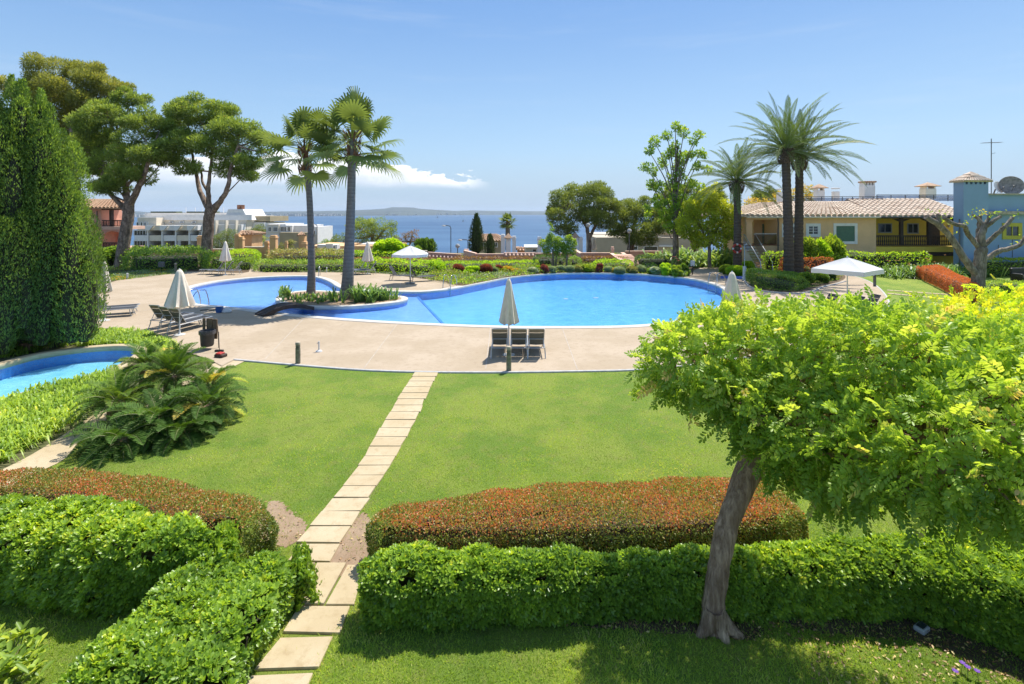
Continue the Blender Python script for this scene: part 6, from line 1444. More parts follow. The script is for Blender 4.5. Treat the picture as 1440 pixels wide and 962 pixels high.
# blue box, bag
x, y = gp(308.5, 439.5, DZ); r = empty('bucket', (x, y, DZ), .2, 'square blue bucket on the deck by the footbridge', 'bucket'); m = MB(); q = [(-.13, -.1), (.13, -.1), (.13, .1), (-.13, .1)]
m.add([(a*.85, b*.85, 0) for a, b in q]+[(a*1.1, b*1.1, .26) for a, b in q]+[(a*1.0, b*1.0, .26) for a, b in q]+[(a*.8, b*.8, .03) for a, b in q], [(3,2,1,0)]+[(i,(i+1)%4,4+(i+1)%4,4+i) for i in range(4)]+[(4+i,4+(i+1)%4,8+(i+1)%4,8+i) for i in range(4)]+[(8+i,8+(i+1)%4,12+(i+1)%4,12+i) for i in range(4)]+[(12,13,14,15)]); m.build('tub', M['bluep'], r)
m = MB(); m.tube([(-.14, 0, .25), (-.12, 0, .32), (0, 0, .36), (.12, 0, .32), (.14, 0, .25)], .008, 5); m.build('handle', M['whitepaint'], r)
x, y = gp(319, 439.5, DZ); g = np.random.default_rng(4); m = MB(); pr = [(.16, 0), (.19, .05), (.16, .12), (.10, .18), (.04, .23), (.01, .25)]; rad_ = g.uniform(.75, 1.2, 14); m.lathe(pr, (0, 0, 0), 14, lambda k, z: rad_[k]); o = m.build('plastic_bag', M['whitepaint'], None, True); o.location = (x, y, DZ); tag(o, 'crumpled white plastic bag right of the blue bucket', 'bag')
x, y = gp(296, 436.5, DZ); m = MB(); m.tube(smooth_poly([(-.45,-.08,.02),(-.2,.03,.025),(0,-.04,.02),(.22,.05,.022),(.42,.02,.02),(.4,.12,.02)], False, 4), .02, 6); o = m.build('hose', M['wood_dark'], None, True); o.location = (x, y, DZ); tag(o, 'short dark hose lying left of the blue bucket', 'hose')
# footbridge
a = np.array(gp(364, 444, DZ)); b = np.array(gp(436, 427.5, DZ+.2)); d = b-a; Lb = np.linalg.norm(d); u = d/Lb; nn = np.array([-u[1], u[0]])
r = empty('footbridge', (a[0], a[1], DZ), math.atan2(u[1], u[0]), 'arched dark wooden footbridge from the deck to the pool island', 'bridge')
hgt = lambda t: .02+.30*math.sin(math.pi*t)*(1-.15*t)+.05*t
m = MB(); NB = 26
for i in range(NB):
    t0, t1 = i/NB+.004, (i+1)/NB-.004; x0, x1 = t0*Lb, t1*Lb; z0, z1 = hgt(t0), hgt(t1); w = .36
    m.add([(x0,-w,z0),(x1,-w,z1),(x1,w,z1),(x0,w,z0),(x0,-w,z0+.035),(x1,-w,z1+.035),(x1,w,z1+.035),(x0,w,z0+.035)], [(0,3,2,1),(4,5,6,7),(0,1,5,4),(1,2,6,5),(2,3,7,6),(3,0,4,7)])
m.build('deck_boards', M['wood_dark'], r)
for s in (-1, 1):
    m = MB(); v = []; f = []
    for i in range(21):
        t = i/20; z = hgt(t); v += [(t*Lb, s*.37-.03, z-.13), (t*Lb, s*.37+.03, z-.13), (t*Lb, s*.37+.03, z+.05), (t*Lb, s*.37-.03, z+.05)]
    f = [(i*4+k, i*4+(k+1) % 4, (i+1)*4+(k+1) % 4, (i+1)*4+k) for i in range(20) for k in range(4)]+[(0,1,2,3),(80,83,82,81)]
    m.add(v, f); m.build('beam', M['wood_dark'], r)
# trash bin
x, y = gp(299, 489, DZ); r = empty('trash_bin', (x, y, DZ), -.1, 'dark trash bin with liner hung on brown wooden boards beside the cycads', 'bin')
for (x0, x1, y0, z0, z1) in ((-.36, -.27, -.03, 0, 1.02), (-.25, -.03, .02, .3, 1.0), (-.02, .14, .02, .3, .98)):
    m = MB(); m.bbox(x0, x1, y0, y0+.05, z0, z1, .008); m.build('board', M['wood_brown'], r)
m = MB(); m.lathe([(.17, .12), (.20, .16), (.225, .60), (.235, .62), (.225, .62), (.19, .2), (.01, .18)], (-.02, -.24, 0), 18); m.build('bucket', M['bin'], r, True)
g = np.random.default_rng(2); rd_ = g.uniform(.93, 1.1, 22); m = MB(); m.lathe([(.245, .53), (.25, .6), (.245, .66), (.215, .66), (.2, .5), (.05, .42)], (-.02, -.24, 0), 22, lambda k, z: rd_[k]); m.build('liner', M['binbag'], r)
m = MB(); m.tube([(.22, .02, 0), (.20, .02, .55)], .02, 6); m.build('stand', M['postgrey'], r)
x, y = gp(309, 494, DZ); r = empty('broom', (x, y, DZ), 0, 'broom with dark head leaning against the trash bin', 'broom'); m = MB(); m.tube([(.02, -.05, .06), (-.12, .08, .85)], .011, 6); m.build('handle', M['wood_brown'], r); m = MB(); m.bbox(-.13, .16, -.09, -.02, .0, .07, .012); m.build('brush', M['black'], r)
x, y = gp(311, 502, DZ); r = empty('tool_box', (x, y, .0), -.25, 'small dark box with an orange-red lid at the corner of the beige path', 'box'); m = MB(); m.bbox(-.17, .14, -.12, .12, 0, .13, .015); m.build('case', M['wood_dark'], r); m = MB(); m.bbox(-.14, .06, -.10, .10, .132, .17, .012); m.build('lid', M['redp'], r)
# lifebuoy on the palm, shower post, blue mat
Y = 39.55; r = empty('lifebuoy', P3(1036.5, 349.5, Y), 0, 'red and white lifebuoy hanging on the lone date palm trunk', 'lifebuoy'); 
def torus_arc(a0, a1, R1, r1, n=8, k=10):
    mb = MB(); mb.tube([(math.cos(t)*R1, 0, math.sin(t)*R1) for t in np.linspace(a0, a1, k)], r1, n); return mb
for i in range(4):
    torus_arc(i*math.pi/2+.22, (i+1)*math.pi/2-.22, .31, .075).build('ring_segment', M['redp'], r, True); torus_arc(i*math.pi/2-.215, i*math.pi/2+.215, .31, .079).build('white_band', M['whitepaint'], r, True)
x, y = gp(1047, 394, DZ); r = empty('shower', (x, y, DZ), 0, 'slim silver shower post on a white pedestal beside the blue mat', 'shower'); m = MB(); m.lathe([(.14, 0), (.13, .02), (.11, .95), (.04, .97)], (0, 0, 0), 12); m.build('pedestal', M['whitepaint'], r, True)
m = MB(); m.tube([(0, 0, .95), (0, 0, 2.45), (0, -.05, 2.52), (0, -.22, 2.52)], .022, 8); m.build('pipe', M['steel'], r, True); m = MB(); m.lathe([(.07, 2.46), (.075, 2.49), (.02, 2.52)], (0, -.24, 0), 10); m.build('shower_head', M['steel'], r)
q = [gp(1013, 391.6, DZ), gp(1050, 392.6, DZ), gp(1048, 389, DZ), gp(1014, 388.6, DZ)]; m = MB(); m.prism(q, DZ, DZ+.03); o = m.build('shower_mat', M['bluemat']); tag(o, 'blue mat on the deck at the foot of the shower post', 'mat')
# garden sofa at the right
x, y = gp(1446, 397); r = empty('garden_sofa', (x, y, 0), .15, 'dark wicker garden sofa on the grass at the right edge', 'sofa'); m = MB(); m.bbox(-.95, .95, -.4, .4, .06, .36, .03); m.build('base', M['black'], r); m = MB(); m.bbox(-.95, .95, .28, .45, .36, .95, .04); m.build('backrest', M['black'], r)
for s in (-1, 1): m = MB(); m.bbox(s*.95-.09, s*.95+.09, -.4, .27, .36, .62, .03); m.build('armrest', M['black'], r)
for s in (-.45, .45): m = MB(); m.bbox(s-.42, s+.42, -.38, .25, .362, .48, .04); m.build('cushion', M['mesh_grey'], r)
for sx in (-.85, .85):
    for sy in (-.32, .35): m = MB(); m.tube([(sx, sy, 0), (sx, sy, .07)], .03, 6); m.build('leg', M['black'], r)
# square floodlight in the grass under the tree
x, y = gp(1296, 886); r = empty('ground_light', (x, y, 0), .5, 'square glass garden light low in the grass under the tree', 'lamp'); m = MB(); m.bbox(-.075, .075, -.055, .055, 0, .05, .012); m.build('housing', M['curb'], r); m = MB(); m.bbox(-.05, .05, -.035, .035, .052, .058, .002); m.build('lens', M['glassdark'], r)
# purple flowers at the bottom edge
for i, (px, py) in enumerate([(1352,945),(1361,952),(1376,958),(1345,957)]):
    x, y = gp(px, py); r = empty('purple_flower', (x, y, 0), i, 'purple flower in the grass at the bottom right, %s' % ('back one of the cluster','middle one of the cluster','right one of the cluster','left one of the cluster')[i], 'flower', 'purple flowers'); m = MB(); m.tube([(0, 0, 0), (.01, 0, .09)], .003, 4); m.build('stem', M['stalk'], r); m = MB()
    for k in range(7):
        a = k*.9; c = Vector((math.cos(a), math.sin(a), .35))*.03; p = Vector((.01, 0, .09)); s = Vector((-math.sin(a), math.cos(a), 0))*.012; m.add([p, p+c*.6+s, p+c, p+c*.6-s], [(0, 1, 2, 3)])
    m.build('petals', M['purple'], r)

# ------------------------------------------------------------------ buildings
def bx(parent, name, mat, px0, px1, py0, py1, Y, d, bev=0):
    """box traced in the plane y=Y (px, py), going d metres back; parent sits at its own origin"""
    o = parent.location; m = MB(); m.box(XX(px0, Y)-o.x, XX(px1, Y)-o.x, Y-o.y, Y+d-o.y, ZZ(py1, Y)-o.z, ZZ(py0, Y)-o.z); return m.build(name, M[mat], parent)
def bxz(parent, name, mat, x0, x1, y0, y1, z0, z1):
    o = parent.location; m = MB(); m.box(x0-o.x, x1-o.x, y0-o.y, y1-o.y, z0-o.z, z1-o.z); return m.build(name, M[mat], parent)
def window(parent, px0, px1, py0, py1, Y, frame='white', glass='glassdark', mull=1, bars=0, fr=.12, proud=.04, sill=True, name='window'):
    """frame, pane and mullions standing proud of the wall plane"""
    o = parent.location; x0, x1, z0, z1 = XX(px0, Y)-o.x, XX(px1, Y)-o.x, ZZ(py1, Y)-o.z, ZZ(py0, Y)-o.z; y = Y-o.y; m = MB()
    for q in ((x0, x0+fr, z0, z1), (x1-fr, x1, z0, z1), (x0+fr, x1-fr, z1-fr, z1), (x0+fr, x1-fr, z0, z0+fr)): m.box(q[0], q[1], y-proud, y-.002, q[2], q[3])
    w = m.build(name, M[frame], parent); m = MB(); m.box(x0+fr, x1-fr, y-.012, y-.003, z0+fr, z1-fr); m.build('pane', M[glass], w)
    if mull:
        m = MB()
        for i in range(mull): xc = x0+fr+(x1-x0-2*fr)*(i+1)/(mull+1); m.box(xc-.03, xc+.03, y-proud*.8, y-.013, z0+fr, z1-fr)
        for i in range(bars): zc = z0+fr+(z1-z0-2*fr)*(i+1)/(bars+1); m.box(x0+fr, x1-fr, y-proud*.7, y-.014, zc-.015, zc+.015)
        m.build('mullion', M['white' if frame in ('white',) else frame], w)
    return w
def tiled_roof(parent, name, mat, A, B, Cc, D, pitch=.44, r=.155, under=True):
    """barrel tiles running from the eave A-B up to the ridge D-C (world points)"""
    o = np.array(parent.location); A, B, Cc, D = [np.array(p, float)-o for p in (A, B, Cc, D)]
    n = max(2, int(np.linalg.norm(B-A)/pitch)); nr = np.cross(B-A, D-A); nr /= np.linalg.norm(nr)
    if nr[2] < 0: nr = -nr
    m = MB(); m.add([tuple(A), tuple(B), tuple(Cc), tuple(D), tuple(A-nr*.1), tuple(B-nr*.1), tuple(Cc-nr*.1), tuple(D-nr*.1)], [(0,1,2,3),(7,6,5,4),(0,4,5,1),(1,5,6,2),(2,6,7,3),(3,7,4,0)])
    V = []; F = []
    for i in range(n):
        t = (i+.5)/n; p = A+(B-A)*t; q = D+(Cc-D)*t; ln = np.linalg.norm(q-p); u = (q-p)/(ln+1e-9); s = np.cross(u, nr); rows = max(1, int(ln/.42)); 
        if ln < .1: continue
        for k in range(rows):
            a = p+u*ln*k/rows; b = p+u*(ln*(k+1)/rows+.03); b0 = len(m.v)+len(V)
            for (c, rr, up) in ((a, r*1.12, .025), (b, r*.92, 0)):
                for j in range(6): th = math.pi*j/5; V.append(tuple(c+s*math.cos(th)*rr+nr*(math.sin(th)*rr+up)))
            F += [(b0+j, b0+j+1, b0+6+j+1, b0+6+j) for j in range(5)]+[(b0+5, b0+4, b0+3, b0+2, b0+1, b0)]
    m.v += V; m.f += F; return m.build(name, M[mat], parent)
def chimney(px0, px1, pyb, pyt, Y, label, cap='flat', mat='white', group='white chimneys of the ochre and yellow house', zb=None):
    x0, x1 = XX(px0, Y), XX(px1, Y); w = x1-x0; z0 = ZZ(pyb, Y); z1 = ZZ(pyt, Y); r = empty('chimney', ((x0+x1)/2, Y, z0), 0, label, 'chimney', group)
    h = z1-z0; ch = .35 if cap != 'none' else 0; m = MB(); m.bbox(-w/2, w/2, 0, w*.8, 0, h-ch, .02); m.build('shaft', M[mat], r)
    if cap == 'tiles':
        for sx in (-.42, -.14, .14, .42): m = MB(); m.box(sx*w-.06, sx*w+.06, .04, w*.8-.04, h-ch, h-.12); m.build('pier', M[mat], r)
        m = MB(); m.box(-w*.56, w*.56, -.06, w*.86, h-.12, h-.05)
        for i in range(6): a = -w*.5+w*i/5; m.tube([(a, -.08, h-.03), (a, w*.86, h-.03)], .07, 8)
        m.build('tile_cap', M['rooftile_r'], r)
    elif cap == 'hip':
        for sx in (-.38, .38): m = MB(); m.box(sx*w-.07, sx*w+.07, .05, w*.8-.05, h-ch, h-.1); m.build('pier', M[mat], r)
        e = w*.78; m = MB(); m.add([(-e, -.25, h-.1), (e, -.25, h-.1), (e, w*.8+.25, h-.1), (-e, w*.8+.25, h-.1), (0, w*.4, h+.28), (-e, -.25, h-.15), (e, -.25, h-.15), (e, w*.8+.25, h-.15), (-e, w*.8+.25, h-.15)], [(0,1,4),(1,2,4),(2,3,4),(3,0,4),(5,6,1,0),(6,7,2,1),(7,8,3,2),(8,5,0,3),(8,7,6,5)]); m.build('tile_cap', M['rooftile_r'], r)
    else:
        m = MB(); m.bbox(-w*.54, w*.54, -.03, w*.83, h-.12, h, .02); m.build('cap', M[mat], r)
    return r
def ochre_house():
    Y = 42.0; r = empty('house', (XX(1165, Y), Y, 0), 0, 'low ochre house with barrel-tiled roof, green shutters and front steps', 'house')
    zt = ZZ(305.5, Y)
    # main wall block, porch recess on the left, platform under the porch
    bxz(r, 'wall', 'ochre', XX(1096, Y), XX(1232, Y), Y, Y+9, -.2, zt)
    bxz(r, 'porch_back_wall', 'ochre', XX(1060, Y+2.6), XX(1096, Y)-.002, Y+2.6, Y+9, -.2, zt-.02)
    fl = ZZ(345.5, Y); bxz(r, 'porch_floor', 'ochre', XX(1050, Y), XX(1096, Y)-.002, Y+.0, Y+2.598, -.2, fl)
    bxz(r, 'porch_floor_tiles', 'terracotta', XX(1049.5, Y), XX(1096, Y)-.004, Y-.03, Y+2.59, fl+.002, fl+.05)
    x0 = XX(1050, Y); bxz(r, 'column', 'ochre', x0, x0+.47, Y+.02, Y+.49, fl+.052, zt-.35); bxz(r, 'column_capital', 'ochre', x0-.06, x0+.53, Y-.03, Y+.55, zt-.35, zt-.2)
    bxz(r, 'porch_beam', 'ochre', x0-.02, XX(1096, Y)-.003, Y+.03, Y+.45, zt-.198, zt-.003)
    # porch side: green door with shutters
    yd = Y+2.6; o = r.location
    m = MB(); a, b = XX(1072, yd)-o.x, XX(1086.5, yd)-o.x; m.box(a, b, yd-o.y-.05, yd-o.y-.002, fl+.055, ZZ(315, yd)); 
    d = m.build('door', M['shutter'], r); m = MB(); m.box((a+b)/2-.012, (a+b)/2+.012, yd-o.y-.06, yd-o.y-.05, fl+.06, ZZ(315.5, yd)); m.build('door_joint', M['black'], d)
    # windows
    window(r, 1099.5, 1120.5, 314.5, 333.5, Y, 'white', fr=.27, bars=2); window(r, 1133.2, 1153.8, 314.3, 333.2, Y, 'white', fr=.24, bars=2)
    w = window(r, 1171.7, 1205.3, 314, 343.2, Y, 'white', glass='shutter', mull=0, fr=.22, proud=.06)
    m = MB(); xa, xb = XX(1171.7, Y)-o.x+.22, XX(1205.3, Y)-o.x-.22; z0_, z1_ = ZZ(343.2, Y)+.22, ZZ(314, Y)-.22
    for i in range(3): xc = xa+(xb-xa)*(i+1)/4; m.box(xc-.012, xc+.012, -.032, -.02, z0_, z1_)
    for i in range(26): zc = z0_+(z1_-z0_)*(i+.5)/26; m.box(xa+.04, xb-.04, -.026, -.013, zc-.015, zc+.015)
    m.build('slats', M['shutter'], w)
    # gutter and downpipe
    m = MB(); xe0 = XX(1046.5, Y)-o.x; xe1 = XX(1232.5, Y)-o.x; m.tube([(xe0, -.52, zt+.0), (xe1, -.52, zt+.0)], .07, 8); m.build('gutter', M['beige_l'], r, True)
    m = MB(); xd = XX(1093.5, Y)-o.x; m.tube([(xd-.25, -.5, zt), (xd, -.12, zt-.5), (xd, -.08, zt-1.0), (xd, -.08, .1)], .05, 8); m.build('downpipe', M['postgrey'], r, True)
    bxz(r, 'eave_board', 'beige_l', XX(1047, Y), XX(1232, Y)-.003, Y-.46, Y-.003, zt-.001, zt+.08)
    ze = zt+.10; yr = Y+3.5; zr = ZZ(285.2, yr)
    tiled_roof(r, 'roof', 'rooftile', (XX(1046.5, Y-.5), Y-.5, ze), (XX(1232.3, Y), Y-.5, ze), (XX(1232.3, Y), yr, zr), (XX(1112, yr), yr, zr+.01))
    tiled_roof(r, 'roof', 'rooftile', (XX(1046.5, Y-.5), Y+9, ze), (XX(1046.5, Y-.5), Y-.5, ze), (XX(1112, yr), yr, zr), (XX(1112, yr), Y+9, zr+.01))
    m = MB(); m.tube([tuple(np.array((XX(1046.5, Y-.5), Y-.5, ze+.06))-np.array(o)), tuple(np.array((XX(1112, yr), yr, zr+.08))-np.array(o))], .12, 8); m.build('hip_ridge', M['rooftile'], r)
    bxz(r, 'roof_deck', 'beige', XX(1112, yr)+.02, XX(1232, Y), yr+.02, Y+9, zt, zr-.12)
    # roof terrace railing
    yq = yr+.25
    for i in range(9):
        a = 1112+14.5*i; b = 1112+14.5*(i+1)
        m = MB(); m.box(XX(a, yq)-o.x+.03, XX(b, yq)-o.x-.03, yq-o.y-.008, yq-o.y+.008, zr-.1, ZZ(278, yq)); m.build('railing_panel', M['railglass'], r)
        m = MB(); m.box(XX(a, yq)-o.x-.025, XX(a, yq)-o.x+.025, yq-o.y-.025, yq-o.y+.025, zr-.12, ZZ(277, yq)); m.build('railing_post', M['postgrey'], r)
    m = MB(); m.box(XX(1112, yq)-o.x, XX(1242, yq)-o.x, yq-o.y-.03, yq-o.y+.03, ZZ(277, yq), ZZ(276.2, yq)); m.build('top_rail', M['postgrey'], r)
    # steps
    n = 10; xs0, xs1 = XX(1050.5, 41.2), XX(1065, 41.2); m = MB()
    for i in range(n):
        z = fl*(n-i)/n; y1 = Y-.32*i; m.box(xs0-o.x, xs1-o.x, y1-.32-o.y-.03, Y-.035-o.y, z-fl/n, z-.03) if i == 0 else m.box(xs0-o.x, xs1-o.x, y1-.32-o.y, y1-.034-o.y+.0, -.1, z-.03)
    m.build('stair_body', M['beige_l'], r); m = MB()
    for i in range(n): z = fl*(n-i)/n; y1 = Y-.32*i; m.box(xs0-o.x-.01, xs1-o.x+.01, y1-.36-o.y, y1-.04-o.y, z-.028, z)
    m.build('stair_treads', M['terracotta'], r)
    for xx in (xs0-.03, xs1+.03):
        m = MB(); y_a, y_b = Y-.1-o.y, Y-3.1-o.y; m.tube([(xx-o.x, y_a, fl+.95), (xx-o.x, y_a-.3, fl+.93), (xx-o.x, y_b, .95), (xx-o.x, y_b-.15, .1)], .035, 8); m.build('handrail', M['alu'], r, True)
        m = MB(); m.add([(xx-o.x, y_a-.1, fl+.1), (xx-o.x, y_b, .15), (xx-o.x, y_b, .88), (xx-o.x, y_a-.1, fl+.88)], [(0,1,2,3)]); m.build('glass_side', M['railglass'], r)
    m = MB(); m.box(xs1+.1-o.x, XX(1092, Y)-o.x, -.01, .01, fl+.1, fl+.95); m.build('porch_railing_glass', M['railglass'], r); m = MB(); m.box(xs1+.1-o.x, XX(1092, Y)-o.x, -.03, .03, fl+.95, fl+1.0); m.build('porch_rail', M['alu'], r)
    m = MB(); m.box(XX(1087, Y)-o.x, XX(1089, Y)-o.x, -.05, -.003, 1.0, 1.25); m.build('wall_vent', M['beige_l'], r)
ochre_house()
def yellow_house():
    Y = 42.0; x0, x1 = XX(1232, Y)+.004, XX(1352, Y); r = empty('house', ((x0+x1)/2, Y, 0), 0, 'yellow house wing with a dark timber balcony under its tiled roof', 'house'); o = r.location
    zt = ZZ(303.5, Y); zf = ZZ(346, Y); yb = Y+2.2
    bxz(r, 'wall', 'yellow', x0, x1+3, yb, Y+9, -.2, zt+.3); bxz(r, 'lower_wall', 'yellow', x0, x1+3, Y+1.2, yb-.002, -.2, zf-.25)
    bxz(r, 'balcony_slab', 'yellow', x0, x1+3, Y, Y+2.198, ZZ(354.5, Y), ZZ(347, Y)); bxz(r, 'lower_beam', 'wood_dark', x0, x1+3, Y+.05, Y+.3, ZZ(360, Y), ZZ(354.7, Y)-.01)
    bxz(r, 'top_beam', 'wood_dark', x0, x1+3, Y+.02, Y+.26, ZZ(307.2, Y), zt); 
    for px in (1267, 1306, 1345): bxz(r, 'post', 'wood_dark', XX(px, Y), XX(px+4, Y), Y+.03, Y+.25, zf+.03, ZZ(307.2, Y)-.002)
    for px in (1267, 1306, 1345):      # timber brackets curving out of each post
        for s in (-1, 1):
            xc = XX(px+2, Y)-o.x; m = MB(); m.add([(xc+s*.13, .06, 3.95), (xc+s*.75, .06, 4.2), (xc+s*.13, .06, 4.2), (xc+s*.13, .2, 3.95), (xc+s*.75, .2, 4.2), (xc+s*.13, .2, 4.2)], [(0,1,2),(5,4,3),(0,3,4,1),(1,4,5,2),(2,5,3,0)]); m.build('bracket', M['wood_dark'], r)
    m = MB(); m.box(x0-o.x, x1+3-o.x, .06, .2, ZZ(332.8, Y), ZZ(331, Y)); rail = m.build('balcony_rail', M['wood_dark'], r); m = MB(); m.box(x0-o.x, x1+3-o.x, .07, .19, ZZ(345.5, Y), ZZ(344.2, Y)); m.build('bottom_rail', M['wood_dark'], r)
    n = 40; zb_, zt_ = ZZ(344.2, Y), ZZ(332.8, Y); hh = zt_-zb_
    for i in range(n):
        xc = x0+(x1-x0)*(i+.5)/n-o.x; m = MB(); m.lathe([(.045, zb_), (.045, zb_+hh*.12), (.03, zb_+hh*.2), (.062, zb_+hh*.42), (.035, zb_+hh*.62), (.03, zb_+hh*.8), (.045, zb_+hh*.9), (.045, zt_)], (xc, .13, 0), 8); m.build('baluster', M['wood_dark'], r, True)
    for a, b, c, d in ((1234.5,1254,314.2,327.5),(1275.5,1291.5,314.2,328.5),(1343,1352,317,331)): window(r, a, b, c, d, yb, 'whitegrey', fr=.08, proud=.05)
    bxz(r, 'door', 'wood_dark', XX(1308, yb), XX(1321, yb), yb-.06, yb-.002, zf, ZZ(314, yb)); 
    for px in (1264.5, 1333):
        m = MB(); m.lathe([(.04, 0), (.09, .05), (.09, .2), (.03, .26)], (XX(px, yb)-o.x, yb-o.y-.12, ZZ(320, yb)), 10); m.build('wall_lamp', M['curb'], r)
    ze = zt+.06; yr = Y+3.9; zr = ZZ(281, yr); tiled_roof(r, 'roof', 'rooftile', (x0, Y-.55, ze-.12), (x1+.5, Y-.55, ze-.12), (x1+.5, yr, zr), (x0, yr, zr)); 
    m = MB(); m.tube([(x0-o.x, -.58, ze-.16), (x1+.3-o.x, -.58, ze-.16)], .07, 8); m.build('gutter', M['postgrey'], r, True)
    bxz(r, 'roof_deck', 'beige', x0, x1+.5, yr+.02, Y+9, zt+.3, zr-.1)
    yq = yr+.25
    for i in range(6):
        a = 1233+20*i; b = a+20; m = MB(); m.box(XX(a, yq)-o.x+.03, XX(b, yq)-o.x-.03, yq-o.y-.008, yq-o.y+.008, zr-.1, ZZ(275, yq)); m.build('railing_panel', M['railglass'], r); m = MB(); m.box(XX(a, yq)-o.x-.025, XX(a, yq)-o.x+.025, yq-o.y-.025, yq-o.y+.025, zr-.12, ZZ(274.5, yq)); m.build('railing_post', M['postgrey'], r)
    m = MB(); m.box(XX(1233, yq)-o.x, XX(1353, yq)-o.x, yq-o.y-.03, yq-o.y+.03, ZZ(274.6, yq), ZZ(273.7, yq)); m.build('top_rail', M['postgrey'], r)
M['whitegrey'] = plain('grey_window_frame', (.42, .44, .47), .6, var=.05)
yellow_house()
chimney(1095,1103,288,265,49,'plain narrow white chimney at the left end of the roof'); chimney(1149,1160,282,262.5,49,'white chimney with small hipped tile cap, left of the tall palms row','hip'); chimney(1173,1181,282,264,49,'plain square white chimney in the middle of the roof')
chimney(1216,1231,284,255,47,'largest white chimney with a row of tiles on top','tiles'); chimney(1302,1317,279,260,49,'white chimney with hipped tile cap behind the balcony wing','hip')
def blue_house():
    Y = 39.0; r = empty('house', (XX(1400, Y), Y, 0), 0, 'blue house with square tower and yellow-framed window at the right edge', 'house'); o = r.location
    zt = ZZ(274, Y+.6); bxz(r, 'wall', 'blue', XX(1388, Y)-.3, XX(1640, Y), Y+.6, Y+2.4, -.2, zt)
    bxz(r, 'cornice', 'stonetrim', XX(1384.5, Y), XX(1640, Y)+.1, Y+.25, Y+.598, ZZ(301.5, Y+.3), ZZ(297, Y+.3)); bxz(r, 'coping', 'stonetrim', XX(1386, Y), XX(1640, Y)+.1, Y+.42, Y+2.5, zt+.002, zt+.1)
    ty0 = Y; bxz(r, 'tower', 'blue', XX(1355, Y), XX(1390, Y), ty0, ty0+.9, -.2, ZZ(259, Y)); a, b = XX(1355, Y), XX(1390, Y); zz0, zz1 = ZZ(259, Y), ZZ(255, Y)
    for i in range(6): t = a+(b-a-.16)*i/5; bxz(r, 'tower_pier', 'blue', t, t+.16, ty0, ty0+.9, zz0+.002, zz1)
    e = .2; m = MB(); q = [(a-e, ty0-e), (b+e, ty0-e), (b+e, ty0+.9+e), (a-e, ty0+.9+e)]; zc = zz1+.02; apx = ((a+b)/2-o.x, 1.1, ZZ(243, Y+1))
    A_, B_, C2, D_ = [(x, y, zc) for x, y in q]; ap = ((a+b)/2, ty0+.45, ZZ(242.5, Y+.5))
    rr = tiled_roof(r, 'tower_roof', 'rooftile', A_, B_, ap, ap, .2, .07); tiled_roof(r, 'tower_roof', 'rooftile', B_, C2, ap, ap, .2, .07); tiled_roof(r, 'tower_roof', 'rooftile', D_, A_, ap, ap, .2, .07); tiled_roof(r, 'tower_roof', 'rooftile', C2, D_, ap, ap, .2, .07)
    window(r, 1409, 1436.5, 313.5, 336.5, Y+.6, 'yellowframe', fr=.28, proud=.07, mull=1)
    m = MB(); m.tube([(XX(1352.5, Y)-o.x, .2, 4.2), (XX(1352.5, Y)-o.x, .2, 0)], .05, 8); m.build('downpipe', M['postgrey'], r, True)
    for px in (1414, 1434): bxz(r, 'wall_cable', 'postgrey', XX(px, Y), XX(px, Y)+.03, Y+.57, Y+.598, 1.0, ZZ(330 if px > 1420 else 345, Y))
    # antenna and dishes on the roof
    Ya = Y+1.6; r = empty('antenna', P3(1394, 272, Ya), 0, 'tall thin television antenna mast on the blue house roof', 'antenna'); H = ZZ(195, Ya)-ZZ(272, Ya); m = MB(); m.tube([(0, 0, 0), (0, 0, H)], .03, 8); m.build('mast', M['postgrey'], r)
    m = MB(); m.tube([(-.75, 0, H-.35), (.8, 0, H-.3)], .012, 6)
    for i in range(11): m.tube([(-.7+i*.145, -.25, H-.34+i*.004), (-.7+i*.145, .25, H-.34+i*.004)], .008, 4)
    m.tube([(0, 0, H*.72), (.28, -.05, H*.74)], .015, 6); m.build('aerial', M['postgrey'], r)
    def dish(px, py, rr, Yd, lab, rz, mat):
        r = empty('satellite_dish', P3(px, py, Yd), rz, lab, 'dish', 'satellite dishes on the blue house'); m = MB(); prof = [(rr*t, .28*rr*t*t) for t in (.02, .3, .55, .8, 1.0)]+[(rr*.97, .30*rr), (rr*.5, .10*rr), (.01, .04)]
        m.lathe(prof, (0, 0, 0), 28); m.xf(Matrix.Rotation(R(72), 4, 'X')); m.build('reflector', M[mat], r, True); m = MB(); m.tube([(0, .1, -.1), (0, .25, -rr*1.05)], .05, 8); m.build('mount', M['postgrey'], r); m = MB(); m.tube([(0, 0, -rr*.8), (0, -rr*.9, -.05)], .02, 6); m.lathe([(.05, 0), (.07, .1), (.02, .14)], (0, -rr*.9, -.08), 8); m.build('feed_arm', M['postgrey'], r)
    dish(1402, 264, .5, Y+1.9, 'pale round satellite dish just right of the antenna mast', .25, 'white'); dish(1421, 262, .78, Y+1.6, 'large weathered satellite dish seen from its back on the blue roof', -.5, 'rust'); dish(1449, 261, .8, Y+1.9, 'weathered satellite dish cut by the right edge of the view', .3, 'rust')
M['yellowframe'] = plain('yellow_frame', (.72, .62, .08), .8, var=.08)
blue_house()

